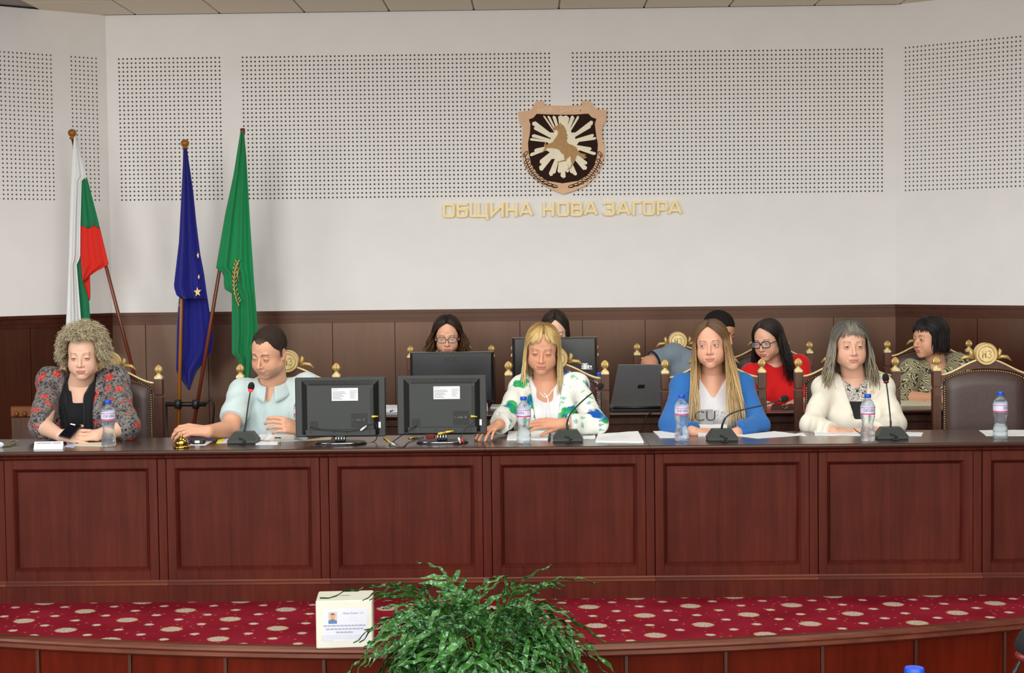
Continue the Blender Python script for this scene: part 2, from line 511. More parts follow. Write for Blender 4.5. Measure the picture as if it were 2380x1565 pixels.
wainscot(wall_right, PR, LR, nR, 0.62, 0.0)

# ceiling: grid, separate tiles near the wall, plain slab further on
mb = MB(); mb.box((-5.2, 2.69, ZT + 0.012), (5.2, 4.1, ZT + 0.10)); mb.box((-5.2, -0.6, ZT), (5.2, 2.69, ZT + 0.1))
ceiling = struct(mb.build('ceiling', M_tbar))
tl = MB(); tl.box((0, 0, ZT), (0.588, 0.588, ZT + 0.015), ch=0.003)
tile0 = tl.build('ceiling_tile', M_ceil, ceiling)
tx0 = at(610, 40, WY).x % 0.6 - 3.6
first = True
for i in range(13):
    for j in range(2):
        t = tile0 if first else tile0.copy()
        if not first: COL.objects.link(t)
        first = False
        t.location = (tx0 + i * 0.6 - 0.294, WY - 0.6 * (j + 1) - 0.006, 0)

# podium with a bowed front edge
pe = [(-60, 1478), (0, 1482), (350, 1497), (700, 1507), (1050, 1510), (1400, 1504), (1800, 1482), (2200, 1455), (2440, 1436)]
edge = [atz(a, b, 0.0) for a, b in pe]
xs = np.array([p.x for p in edge]); ys = np.array([p.y for p in edge])
cf = np.polyfit(xs, ys, 2)
ey = lambda x: float(np.polyval(cf, max(-2.9, min(2.9, x)))) 
XS = np.linspace(-3.6, 3.6, 49)
mb = MB()
front = [(x, ey(x) + 0.05, 0.0) for x in XS]
mb.prism([Vector(p) for p in front] + [Vector((3.6, 4.0, 0)), Vector((-3.6, 4.0, 0))], (0, 0, -0.03))
podium = struct(mb.build('floor_podium_carpet', M_carpet))
def strip(name, mat, prof, parent, x0=-3.6, x1=3.6, n=48, smooth=False):
    P = []
    for k in range(n + 1):
        x = lerp(x0, x1, k / n); y = ey(x)
        P.append([(x, y + dy, z) for dy, z in prof])
    m = MB(); m.grid(P, closed_v=True)
    m.f.append(tuple(range(len(prof)))); m.f.append(tuple(len(P) * len(prof) - len(prof) + q for q in reversed(range(len(prof))))); m.mi += [0, 0]
    return m.build(name, mat, parent)
struct(strip('trim_1', M_nose, [(0.055, 0.002), (0.010, 0.004), (-0.008, -0.004), (-0.012, -0.014), (-0.004, -0.024), (-0.006, -0.040), (0.012, -0.052), (0.055, -0.052)], None))
struct(strip('wall_podium_core', plain('groove_shadow_wood', (34, 16, 14), 0.7), [(0.06, -0.03), (0.045, -0.03), (0.045, FZ), (0.06, FZ)], None))
wp = bpy.data.objects['wall_podium_core']
rp = 0.425; rx = atz(295, 1500, 0).x
rx -= math.ceil((rx + 3.6) / rp) * rp
while rx < 3.6:
    a, b = max(rx + 0.009, -3.6), min(rx + rp - 0.009, 3.6)
    if b - a > 0.05:
        strip('riser_panel', M_riser, [(0.05, -0.05), (0.022, -0.05), (0.022, FZ + 0.01), (0.05, FZ + 0.01)], wp, a, b, 6)
        strip('riser_divider', M_chair, [(0.05, -0.05), (0.012, -0.05), (0.012, FZ + 0.01), (0.05, FZ + 0.01)], wp, max(rx - 0.007, -3.6), rx + 0.007, 1)
    rx += rp
mb = MB(); mb.box((-8, -12, FZ - 0.1), (8, 4.2, FZ))
struct(mb.build('floor', plain('hall_parquet', (120, 82, 58), 0.4, var=0.15, vscale=12)))

# ------------------------------------------------------------------ desk units
def desk_unit(x0, x1, y0, label, group, top=0.712, filler=True, mirror=False):
    t = thing('desk_unit', label, 'desk', ((x0 + x1) / 2, y0 + 0.25, 0), 0, group)
    sw = 0.043
    fl = 0.043 if filler else 0.0
    xr = x1 - fl
    mb = MB(); mb.box((x0 + 0.002, y0 + 0.03, 0.08), (x1 - 0.002, y0 + 0.05, top)); mb.box((x0 + 0.002, y0 + 0.05, 0.0), (x0 + 0.02, y0 + 0.50, top)); mb.box((x1 - 0.02, y0 + 0.05, 0.0), (x1 - 0.002, y0 + 0.50, top))
    mb.build('carcass', M_desk, t)
    zb, zt = 0.152, 0.646
    for a, b in ((x0 + 0.0015, x0 + sw), (xr - sw, xr - 0.001)):
        MB().box((a, y0, 0.10), (b, y0 + 0.03, 0.69), ch=0.0015).build('stile', M_desk, t)
    if filler: MB().box((xr + 0.001, y0 + 0.004, 0.10), (x1 - 0.0015, y0 + 0.03, 0.69), ch=0.0015).build('filler_strip', M_desk, t)
    MB().box((x0 + sw, y0, zt), (xr - sw, y0 + 0.03, 0.69)).build('top_rail', M_desk, t)
    MB().box((x0 + sw, y0, 0.10), (xr - sw, y0 + 0.03, zb)).build('bottom_rail', M_desk, t)
    # bevelled moulding round the sunk panel
    a, b = x0 + sw, xr - sw; w = 0.017
    mb = MB()
    o = [(a, zb), (b, zb), (b, zt), (a, zt)]; i_ = [(a + w, zb + w), (b - w, zb + w), (b - w, zt - w), (a + w, zt - w)]
    m_ = [(a + w * .35, zb + w * .35), (b - w * .35, zb + w * .35), (b - w * .35, zt - w * .35), (a + w * .35, zt - w * .35)]
    rows = [[(x, y0 - 0.003, z) for x, z in o], [(x, y0 + 0.003, z) for x, z in m_], [(x, y0 + 0.020, z) for x, z in i_]]
    mb.grid(rows, closed_v=True, flip=True); mb.build('panel_moulding', M_mould, t)
    MB().box((a + w, y0 + 0.019, zb + w), (b - w, y0 + 0.03, zt - w)).build('panel', M_desk, t)
    prof = [(0.03, 0.712), (-0.014, 0.712), (-0.018, 0.706), (-0.016, 0.698), (-0.006, 0.690), (0.03, 0.690)]
    def run(name, prof, mat):
        P = [[(x, y0 + dy, z) for dy, z in prof] for x in (x0 + 0.0005, x1 - 0.0005)]
        m = MB(); m.grid(P, closed_v=True); n = len(prof)
        m.f += [tuple(range(n)), tuple(range(2 * n - 1, n - 1, -1))]; m.mi += [0, 0]
        return m.build(name, mat, t)
    run('top_moulding', prof, M_desk)
    run('base_moulding', [(0.03, 0.106), (-0.004, 0.106), (-0.008, 0.100), (-0.006, 0.096), (-0.014, 0.092), (-0.014, 0.083), (0.03, 0.083)], M_nose)
    MB().box((x0 + 0.0005, y0 - 0.008, 0.0), (x1 - 0.0005, y0 + 0.03, 0.083)).build('plinth', M_desk, t)
    return t
ub = [at(p, 1200, 0).x for p in (12, 388, 765, 1142, 1522, 1902, 2283)]
UP = (ub[-1] - ub[0]) / 6
ords = ['under the name card and curly haired woman', 'below the brass bell and the man in the polo', 'below the first television', 'below the second television and blonde woman',
        'below the woman in the blue blazer', 'below the woman in the cream blazer']
desk_unit(ub[0] - UP, ub[0], 0.0, 'mahogany desk front unit cut by the photo edge beside the curly haired woman', 'front desk units')
for i in range(6):
    desk_unit(ub[0] + i * UP, ub[0] + (i + 1) * UP, 0.0, 'mahogany panelled desk front unit ' + ords[i], 'front desk units')
desk_unit(ub[-1], ub[-1] + UP, 0.0, 'mahogany panelled desk front unit below the empty chair', 'front desk units')

DZ = 0.735
def worktop(x0, x1, y0, y1, label, z=DZ):
    prof = [(y1, z - 0.0222), (y1, z), (y0 + 0.012, z), (y0 + 0.003, z - 0.003), (y0, z - 0.010), (y0 + 0.002, z - 0.018), (y0 + 0.012, z - 0.0222)]
    P = [[(x, y, zz) for y, zz in prof] for x in (x0, x1)]
    m = MB(); m.grid(P, closed_v=True, flip=True); n = len(prof)
    m.f += [tuple(reversed(range(n))), tuple(range(n, 2 * n))]; m.mi += [0, 0]
    o = m.build('worktop', M_desktop); tag(o, label, 'worktop', 'dark polished desk worktops'); return o
j1 = at(1127, 1050, -0.04).x; j2 = at(1510, 1045, -0.04).x; xl = ub[0] - UP; xr_ = ub[-1] + UP
worktop(xl, j1 - 0.0008, -0.045, 0.53, 'dark polished worktop running under the brass bell and both televisions')
worktop(j1 + 0.0008, j2 - 0.0008, -0.045, 0.53, 'short dark worktop section in front of the blonde woman in the printed jacket')
worktop(j2 + 0.0008, xr_, -0.045, 0.53, 'dark polished worktop in front of blue and cream blazers')

# second row desk, dark, with stepped mouldings
D2Y = 1.74
x2 = [-1.35 + k * 0.80 for k in range(6)]
lab2 = ['behind the first television', 'behind the second television', 'behind the blonde woman in the printed jacket', 'under the grey laptop', 'behind the woman in the cream blazer', 'behind the empty chair']
for i in range(6):
    t = thing('rear_desk_unit', 'dark wood rear desk unit ' + lab2[i], 'desk', (x2[i] + 0.4, D2Y + 0.2, 0), 0, 'rear desk units')
    a, b = x2[i] + 0.001, x2[i] + 0.799
    m = MB(); m.box((a, D2Y + 0.02, 0.0), (b, D2Y + 0.04, 0.70)); m.box((a, D2Y + .04, 0), (a + .02, D2Y + .4, .70)); m.box((b - .02, D2Y + .04, 0), (b, D2Y + .4, .70))
    m.build('carcass', M_chair, t)
    MB().box((a, D2Y + 0.006, 0.655), (b, D2Y + 0.02, 0.695), ch=0.003).build('moulding', M_chair, t)
    MB().box((a, D2Y + 0.010, 0.600), (b, D2Y + 0.02, 0.640), ch=0.003).build('moulding', M_chair, t)
    MB().box((a + .06, D2Y + 0.012, 0.15), (b - .06, D2Y + 0.02, 0.56), ch=0.003).build('panel', M_chair, t)
worktop(x2[0], x2[-1] + 0.8, D2Y - 0.03, D2Y + 0.46, 'long dark worktop of the rear desk under the black monitors and laptop', 0.725)
D2Z = 0.725
# ------------------------------------------------------------------ carved chairs
def make_chair(label):
    t = thing('carved_armchair', label, 'chair', (0, 0, 0), 0, 'carved leather chairs')
    W = 0.260
    for s in (-1, 1):
        x = s * W
        m = MB(); m.box((x - 0.023, -0.022, 0.0), (x + 0.023, 0.022, 0.905), ch=0.003); m.box((x - 0.018, -0.017, 0.904), (x + 0.018, 0.017, 0.914)); m.box((x - 0.023, -0.022, 0.913), (x + 0.023, 0.022, 0.998), ch=0.003)
        for dx in (-0.011, 0.0, 0.011):
            m.box((x + dx - 0.003, -0.0255, 0.56), (x + dx + 0.003, -0.021, 0.865), ch=0.001)
        p = m.build('back_post', M_chair, t, world=False)
        m = MB(); m.box((x - 0.0215, -0.021, 0.998), (x + 0.0215, 0.021, 1.014), ch=0.003)
        m.lathe([(0.018, 1.014), (0.016, 1.020), (0.009, 1.025), (0.008, 1.029), (0.013, 1.032)], 12, (x, 0, 0))
        m.build('gilt_cap', M_goldpale, p, world=False)
        m = MB(); prof = [(0.004, 1.031), (0.013, 1.034), (0.0185, 1.042), (0.0195, 1.050), (0.0175, 1.059), (0.0125, 1.067), (0.006, 1.072), (0.002, 1.076)]
        m.lathe(prof, 45, (x, 0, 0), mod=lambda a, z: 1 + 0.20 * math.cos(9 * a))
        m.build('acorn_finial', M_gold, p, smooth=True, world=False)
    crest = lambda x: 0.975 + 0.083 * (0.5 + 0.5 * math.cos(math.pi * min(1, abs(x) / 0.235))) ** 0.85
    arch = lambda x: 0.925 + 0.085 * math.sqrt(max(0, 1 - (abs(x) / 0.235) ** 2.2))
    xs = np.linspace(-0.237, 0.237, 25)
    rows = []
    for x in xs: rows.append([(x, -0.018, arch(x)), (x, -0.018, crest(x)), (x, 0.018, crest(x)), (x, 0.018, arch(x))])
    m = MB(); m.grid(rows, closed_v=True, flip=True); cr = m.build('crest_rail', M_chair, t, world=False)
    m = MB(); m.tube([(x, -0.012, crest(x) + 0.003) for x in xs], 0.0065, 6); m.build('gilt_edge', M_goldpale, cr, True, world=False)
    # medallion with ring, monogram, leaves
    md = MB(); Mx = Matrix.Rotation(math.pi / 2, 4, 'X')
    def disc(m, r, z, y0, y1, n=28, ring=None):
        p = [Vector((r * math.cos(2 * math.pi * k / n), y1, z + r * math.sin(2 * math.pi * k / n))) for k in range(n)]
        m.prism(p, (0, y0 - y1, 0))
    disc(md, 0.060, 1.088, -0.030, 0.014)
    med = md.build('medallion', M_goldpale, t, world=False)
    rg = MB()
    for r in (0.057, 0.043):
        rg.tube([(r * math.cos(a), -0.031, 1.088 + r * math.sin(a)) for a in np.linspace(0, 2 * math.pi, 29)], 0.0035, 6, caps=False)
    rg.build('ring', M_gold, med, True, world=False)
    mo = MB()
    for pts in ([(-0.020, 0.018), (-0.020, -0.020)], [(-0.020, 0.0), (-0.004, 0.0)], [(-0.004, 0.018), (-0.004, -0.020)],
                [(0.008, 0.014), (0.018, 0.019), (0.025, 0.010), (0.016, 0.001), (0.026, -0.008), (0.018, -0.020), (0.007, -0.015)]):
        mo.tube([(x, -0.031, 1.088 + z) for x, z in pts], 0.0032, 6)
    mo.build('monogram', M_gold, med, True, world=False)
    for s in (-1, 1):
        m = MB()
        m.tube([(s * 0.066, -0.005, 1.062), (s * 0.074, -0.007, 1.085), (s * 0.079, -0.009, 1.105), (s * 0.075, -0.009, 1.117)], [0.008, 0.015, 0.013, 0.002], 8, flat=0.8)
        m.tube([(s * 0.062, -0.004, 1.064), (s * 0.090, -0.008, 1.073), (s * 0.116, -0.008, 1.070), (s * 0.140, -0.008, 1.049)], [0.008, 0.013, 0.013, 0.003], 8, flat=0.8)
        m.build('carved_leaf', M_gold, t, True, world=False)
    # padded back with nail trim
    rows = []
    for v in np.linspace(0, 1, 13):
        row = []
        for x in np.linspace(-0.222, 0.222, 21):
            top = arch(x) - 0.008; z = lerp(0.50, top, v)
            e = min(1, (0.222 - abs(x)) / 0.05) * min(1, (top - z) / 0.05 + 0.0)
            row.append((x, 0.004 - 0.034 * math.sqrt(max(0, e)), z))
        rows.append(row)
    m = MB(); m.grid(rows); rows2 = [[(x, 0.012, z) for x, y, z in r] for r in rows]; m.grid(rows2, flip=True)
    m.build('back_pad', M_leather, t, True, world=False)
    m = MB()
    nails = [(-0.218, z) for z in np.arange(0.5, 0.925, 0.0125)] + [(x, arch(x) - 0.012) for x in np.arange(-0.218, 0.2185, 0.0121)] + [(0.218, z) for z in np.arange(0.5, 0.925, 0.0125)]
    for x, z in nails:
        m.lathe([(0.0048, 0), (0.0035, 0.003), (0.0, 0.0042)], 6, M=Matrix.Translation((x, -0.008, z)) @ Matrix.Rotation(math.pi / 2, 4, 'X'), caps=False)
    nt = m.build('nail_trim', M_gold, t, True, world=False); nt['kind'] = 'stuff'
    m = MB(); m.box((-0.237, -0.016, 0.42), (0.237, 0.016, 0.50)); m.build('lower_rail', M_chair, t, world=False)
    m = MB(); m.box((-0.25, -0.50, 0.40), (0.25, -0.02, 0.425), ch=0.004); st_ = m.build('seat_frame', M_chair, t, world=False)
    m = MB(); m.box((-0.24, -0.49, 0.424), (0.24, -0.025, 0.455), ch=0.012); m.build('seat', M_leather, t, world=False)
    for s in (-1, 1):
        m = MB(); m.lathe([(0.018, 0), (0.022, 0.1), (0.018, 0.2), (0.026, 0.36), (0.024, 0.40)], 10, (s * 0.225, -0.47, 0)); m.build('front_leg', M_chair, t, True, world=False)
    return t
CH1Y, CH2Y = 1.04, 2.72
front_ch = [(257, 'carved leather chair behind the curly haired woman'), (670, 'carved leather chair behind the man in the pale polo'), (1294, 'carved leather chair behind the blonde woman in the printed jacket'),
            (1658, 'carved leather chair behind the woman in the blue blazer'), (1968, 'carved leather chair behind the woman in the cream blazer'), (2289, 'empty carved leather chair at the front desk')]
rear_ch = [(1048, 'carved rear chair of the bespectacled woman at the monitor'), (1289, 'carved rear chair behind the monitor with the white sticker'), (1575, 'carved rear chair of the man in the grey shirt'),
           (1787, 'carved rear chair of the woman in red'), (2157, 'carved rear chair of the woman with the black bob')]
chair0 = make_chair(front_ch[0][1])
CHX = []
for i, (px, lb) in enumerate(front_ch):
    p = at(px, 860, CH1Y); CHX.append(p.x)
    if i == 0: chair0.location = (p.x, CH1Y, 0); chair0['_base'] = (p.x, CH1Y, 0)
    else: dup(chair0, (p.x, CH1Y, 0), 0, lb)
CHX2 = []
for px, lb in rear_ch:
    p = at(px, 810, CH2Y); CHX2.append(p.x)
    dup(chair0, (p.x, CH2Y, 0), 0, lb)

# ------------------------------------------------------------------ emblem and lettering on the back wall
EY = WY - 0.003
def ec(x, y, off):                       # crop pixels of the emblem study -> wall plane
    return at(1000 + x / 3.8387, 210 + y / 3.8394, EY - off)
em = thing('coat_of_arms', 'wooden shield coat of arms with rearing golden horse on the white wall', 'emblem', tuple(ec(1180, 900, 0.0)))
frame_px = [(945,95),(1005,95),(1003,130),(1090,136),(1180,138),(1270,136),(1355,130),(1352,92),(1418,92),(1440,128),(1475,165),(1525,175),(1575,175),(1570,240),(1553,300),(1530,335),(1533,420),(1550,500),(1548,600),(1520,690),(1470,770),(1390,850),(1290,895),(1190,928),(1090,890),(990,835),(900,750),(850,680),(822,600),(815,520),(825,420),(825,320),(800,290),(785,190),(840,185),(890,180),(925,140)]
m = MB(); m.prism([ec(x, y, 0.028) for x, y in frame_px], (0, 0.028, 0)); shield = m.build('shield_board', plain('pale_rose_wood', (222, 178, 136), 0.5, var=0.05, vscale=10), em)
inner_px = [(950,210),(1065,216),(1180,218),(1295,216),(1410,208),(1440,240),(1482,255),(1468,300),(1480,400),(1495,480),(1490,580),(1460,680),(1400,760),(1320,808),(1180,830),(1040,808),(960,750),(900,660),(878,560),(872,470),(890,380),(893,300),(880,260),(920,245)]
m = MB(); m.prism([ec(x, y, 0.031) for x, y in inner_px], (0, 0.003, 0)); m.build('dark_field', plain('dark_brown_inlay', (46, 22, 12), 0.6, spec=0.1), em)
rays = [(1010,224,13),(1050,225,18),(1100,225,26),(1165,222,46),(1215,224,46),(1275,226,30),(1325,228,18),(1452,278,32),(1436,312,26),(912,285,36),(925,330,28),(905,402,26),(887,436,20),(1462,400,26),(1484,426,20),(1440,527,28),(1480,570,24),(925,540,24),(887,580,24),(977,650,30),(977,712,38),(1070,765,32),(1100,745,26),(1148,740,26),(1187,785,38),(1225,735,28),(1270,745,28),(1300,762,28),(1392,708,36),(1398,660,28)]
cx, cy = 1180, 475
m = MB()
for ri, (tx, ty, w) in enumerate(rays):
    dx, dy = tx - cx, ty - cy; L = math.hypot(dx, dy); ux, uy = dx / L, dy / L; nx, ny = -uy, ux
    q = [(cx + nx * w * .25, cy + ny * w * .25), (tx - ux * 18 + nx * w * .62, ty - uy * 18 + ny * w * .62), (tx, ty), (tx - ux * 10 - nx * w * .55, ty - uy * 10 - ny * w * .55), (cx - nx * w * .25, cy - ny * w * .25)]
    m.prism([ec(x, y, 0.034 + 0.0001 * ri) for x, y in q], (0, 0.003, 0))
m.prism([ec(cx + 5 + (118 + 32 * (k % 2)) * math.cos(k * math.pi / 14) * 1.0, cy + 20 + (150 + 40 * (k % 2)) * math.sin(k * math.pi / 14), 0.0375) for k in range(28)], (0, 0.003, 0))
m.build('sun_rays', plain('ivory_inlay', (240, 228, 196), 0.45, var=0.05), em)
horse_px = [(1090,345),(1095,333),(1130,315),(1152,302),(1160,288),(1168,303),(1190,315),(1205,345),(1218,370),(1212,378),(1225,400),(1218,412),(1225,430),(1215,450),(1230,475),(1270,490),(1305,510),(1318,545),(1345,560),(1375,570),(1395,575),(1375,585),(1400,600),(1370,612),(1345,595),(1310,575),(1300,600),(1290,630),(1280,655),(1262,680),(1250,700),(1215,708),(1245,690),(1262,655),(1252,620),(1255,590),(1240,595),(1220,610),(1212,632),(1180,635),(1135,648),(1130,640),(1175,626),(1200,618),(1195,600),(1192,575),(1170,560),(1150,530),(1120,520),(1080,515),(1040,515),(1025,538),(1000,557),(985,555),(1005,545),(1018,520),(1025,508),(1013,495),(1025,463),(1038,462),(1032,488),(1060,475),(1090,465),(1110,435),(1130,410),(1140,385),(1138,362),(1120,350),(1105,358)]
m = MB(); m.prism([ec(x, y, 0.042) for x, y in horse_px], (0, 0.008, 0)); m.build('rearing_horse', plain('golden_brown_inlay', (150, 108, 36), 0.42, 0.15, var=0.15, vscale=50), em)
m = MB()
for k in range(10):
    t_ = k / 9
    for s in (-1, 1):
        a = lerp(math.radians(168), math.radians(103), t_)
        lx = 1183 + s * 342 * -math.cos(a) ; ly = 520 + 345 * math.sin(a)
        if k == 0: ly = 570
        b = math.atan2(math.cos(a) * 345, 342 * math.sin(a)) 
        tang = Vector((s * math.sin(a) * -1, math.cos(a) * -1, 0)).normalized()
        ax = Vector((-s * math.sin(a), -math.cos(a)))
        loop = []
        for q in range(13):
            g = 2 * math.pi * q / 12
            du, dv = 30 * math.cos(g), 12 * math.sin(g)
            e = math.radians(25) * s
            vx = ax.x * du - ax.y * dv; vy = ax.y * du + ax.x * dv
            vx, vy = vx * math.cos(e) - vy * math.sin(e), vx * math.sin(e) + vy * math.cos(e)
            loop.append(ec(lx + vx, ly - vy, 0.030))
        m.tube(loop, 0.0026, 5, caps=False)
for s in (-1, 1):
    m.tube([ec(1183 + s * 344 * -math.cos(a), 520 + 352 * math.sin(a), 0.030) for a in np.linspace(math.radians(172), math.radians(98), 20)], 0.0026, 5)
m.build('laurel_inlay', plain('dark_brown_inlay', (46, 22, 12), 0.6, spec=0.1), em)
v, f = text_mesh('НОВА ЗАГОРА', 0.042)
p0 = ec(1182, 178, 0.0295); vx = (ec(1282, 174, 0.0295) - ec(1082, 180, 0.0295)).normalized()
m = MB(); wv = max(q[0] for q in v) - min(q[0] for q in v); kx = (ec(1408, 170, 0.03) - ec(958, 180, 0.03)).length / wv
m.add([p0 + vx * (q[0] * kx) + Vector((0, 0, q[1])) for q in v], [tuple(a) for a in f])
m.build('shield_lettering', plain('pale_carved_letter', (240, 214, 186), 0.6), em)

GLY = {
 'О': ('c', [(.12,.0),(.88,.0),(1,.12),(1,.88),(.88,1),(.12,1),(0,.88),(0,.12)]),
 'Б': [[(.95,1),(0,1),(0,0),(.86,0),(1,.12),(1,.46),(.86,.58),(0,.58)]],
 'Щ': [[(0,1),(0,0),(1,0),(1,-.22)],[(.47,1),(.47,0)],[(.94,1),(.94,0)]],
 'И': [[(0,1),(0,0)],[(0,.06),(1,.94)],[(1,1),(1,0)]],
 'Н': [[(0,1),(0,0)],[(0,.5),(1,.5)],[(1,1),(1,0)]],
 'А': [[(0,0),(.42,1),(.58,1),(1,0)],[(.17,.28),(.83,.28)]],
 'В': [[(0,.52),(.86,.52),(1,.40),(1,.10),(.88,0),(0,0),(0,1),(.84,1),(.96,.9),(.96,.62),(.86,.52)]],
 'З': [[(0,.82),(.02,.9),(.12,1),(.86,1),(.97,.9),(.97,.62),(.87,.52),(.3,.52)],[(.87,.52),(1,.42),(1,.1),(.88,0),(.12,0),(0,.1),(0,.18)]],
 'Г': [[(0,0),(0,1),(1,1)]],
 'Р': [[(0,0),(0,1),(.86,1),(1,.88),(1,.48),(.86,.36),(0,.36)]],
}
def letter(mb, g, x0, x1, y0, y1, th, to3, dep):
    """strokes of a wide square face between x0..x1, y0..y1 (pixels), th thick; to3(x, y) -> 3-D point"""
    G = GLY[g]; strokes = [G[1] + [G[1][0]]] if G[0] == 'c' else G
    h = th / 2; step = [0]
    base3 = to3
    def to3(x, y): return base3(x, y) - Vector((0, 0.00018 * step[0], 0))
    for st_ in strokes:
        P = [(lerp(x0 + h, x1 - h, a), lerp(y1 - h, y0 + h, b)) for a, b in st_]
        for (ax, ay), (bx, by) in zip(P, P[1:]):
            step[0] += 1; L = math.hypot(bx - ax, by - ay) or 1; ux, uy = (bx - ax) / L, (by - ay) / L; nx, ny = -uy * h, ux * h
            mb.prism([to3(ax + nx, ay + ny), to3(bx + nx, by + ny), to3(bx - nx, by - ny), to3(ax - nx, ay - ny)], dep)
        for i, (ax, ay) in enumerate(P):
            step[0] += 1; e = i in (0, len(P) - 1) and G[0] != 'c'
            if e: 
                mb.prism([to3(ax - h, ay - h), to3(ax + h, ay - h), to3(ax + h, ay + h), to3(ax - h, ay + h)], dep) if abs(P[1][0] - P[0][0]) < 1 or abs(P[1][1] - P[0][1]) < 1 else None
            else: mb.prism([to3(ax + h * math.cos(k * math.pi / 5), ay + h * math.sin(k * math.pi / 5)) for k in range(10)], dep)
spans = [('О',110,218),('Б',235,335),('Щ',350,520),('И',535,655),('Н',672,778),('А',790,918),('Н',1003,1105),('О',1130,1238),('В',1255,1358),('А',1368,1495),('З',1540,1645),('А',1660,1785),('Г',1803,1880),('О',1895,2003),('Р',2022,2118),('А',2120,2247)]
sg = thing('wall_lettering', 'raised cream capital letters reading ОБЩИНА НОВА ЗАГОРА beneath the shield', 'lettering', tuple(ec(1180, 1140, 0)))
M_let = plain('cream_gold_letter', (238, 214, 152), 0.45, 0.1, var=0.03)
for g, a, b in spans:
    mb = MB(); mid = (a + b) / 2
    yt = 1008 - 0.0118 * (mid - 110); yb = yt + 129
    letter(mb, g, a, b, yt, yb, 23, lambda x, y: ec(x, y, 0.024), (0, 0.014, 0))
    # stand-off pins
    for q in (a + 14, b - 14):
        mb.tube([ec(q, yt + 115, 0.012), ec(q, yt + 115, 0.0)], 0.002, 5)
    mb.build('letter', M_let, sg)
# ------------------------------------------------------------------ flags in their stand
FY = 3.30
def patch(mb, left, right, y0, y1, Yb, n=36, mcols=18, folds=3.0, amp=0.03, phase=0.0, mi=0, slope=0.0):
    """cloth between two pixel edges (lists of (y, x)), with vertical folds in depth"""
    rows = []
    for i in range(n + 1):
        y = lerp(y0, y1, i / n); a = interp(y, left); b = interp(y, right)
        row = []
        for j in range(mcols + 1):
            u = j / mcols
            am = amp * (0.35 + 0.65 * i / n)
            dy = am * math.sin(2 * math.pi * folds * u + phase + 0.6 * math.sin(3 * i / n)) + am * 0.4 * math.sin(2 * math.pi * folds * 2.3 * u + 1.3 + phase + 1.5 * i / n)
            row.append(at(lerp(a, b, u), y, Yb + dy + slope * (u - 0.5)))
        rows.append(row)
    mb.grid(rows, mi)
def cloth(name, mb, mats, parent):
    o = mb.build(name, mats, parent, smooth=True)
    s = o.modifiers.new('thickness', 'SOLIDIFY'); s.thickness = 0.0025; s.offset = 0
    return o
def fabric(name, rgb, sheen=0.2):
    k = NT(name); co = k.coord()
    n = k.noise(co, 420, 2); c = srgb(*rgb)
    k.base(k.ramp(n, [(0.3, tuple(x * 0.9 for x in c[:3]) + (1,)), (0.7, tuple(min(1, x * 1.1) for x in c[:3]) + (1,))]))
    k.set(rough=0.7, sheen=sheen, spec=0.25); k.bump(n, 0.1, 0.001)
    return k.m
M_fw, M_fg, M_fr = fabric('white_flag_cloth', (226, 228, 226)), fabric('green_flag_cloth', (20, 118, 74)), fabric('red_flag_cloth', (214, 36, 20))
M_fb, M_fg2 = fabric('deep_blue_flag_cloth', (20, 22, 124)), fabric('emerald_flag_cloth', (10, 134, 76))

def pole(parent, a, b, mat, knob, r=0.0125):
    A, B = at(*a), at(*b)
    if A.z < 0.02: A = B + (A - B) * ((B.z - 0.02) / (B.z - A.z))
    MB().tube([A, B], r, 12).build('pole', mat, parent, True)
    if knob == 'ball':
        m = MB(); m.lathe([(0.012, -0.02), (0.02, -0.012), (0.02, -0.006), (0.012, 0.0), (0.022, 0.006), (0.029, 0.02), (0.029, 0.032), (0.02, 0.046), (0.006, 0.052)], 16, B)
        m.build('finial', M_poleY, parent, True)
    else:
        m = MB(); m.lathe([(0.016, -0.02), (0.017, 0.018), (0.012, 0.022)], 12, B); m.build('finial', M_poleR, parent, True)

fl = thing('flag', 'white green and red striped flag leaning by the corner behind the curly haired woman', 'flag', (at(390, 1190, FY).x, FY, 0.0))
pole(fl, (388, 1165, FY + 0.02), (168, 318, FY + 0.02), M_poleR, 'ball')
mb = MB()
patch(mb, [(318, 172), (384, 167), (474, 163), (608, 159), (742, 154), (830, 150)], [(318, 178), (418, 203), (420, 190), (520, 187), (600, 186), (615, 178), (742, 188), (775, 192), (830, 193)], 318, 830, FY - 0.03, 50, 16, 1.3, 0.022, 0.2, 0)
patch(mb, [(416, 186), (533, 186)], [(416, 203), (520, 230), (533, 231)], 417, 530, FY - 0.005, 14, 12, 1.5, 0.014, 1.0, 1)
patch(mb, [(528, 186), (600, 187), (655, 192)], [(516, 229), (617, 253), (624, 236), (634, 218), (655, 193)], 526, 655, FY - 0.006, 16, 12, 2.2, 0.014, 1.0, 2)
patch(mb, [(592, 185), (615, 176), (700, 180), (830, 190)], [(592, 186), (650, 192), (700, 207), (760, 211), (830, 212)], 593, 830, FY + 0.02, 22, 8, 1.0, 0.012, 0.0, 1)
patch(mb, [(636, 196), (660, 192), (700, 207)], [(636, 209), (690, 210), (700, 208)], 637, 699, FY + 0.03, 8, 5, 0.8, 0.008, 0.0, 2)
cloth('cloth', mb, [M_fw, M_fg, M_fr], fl)

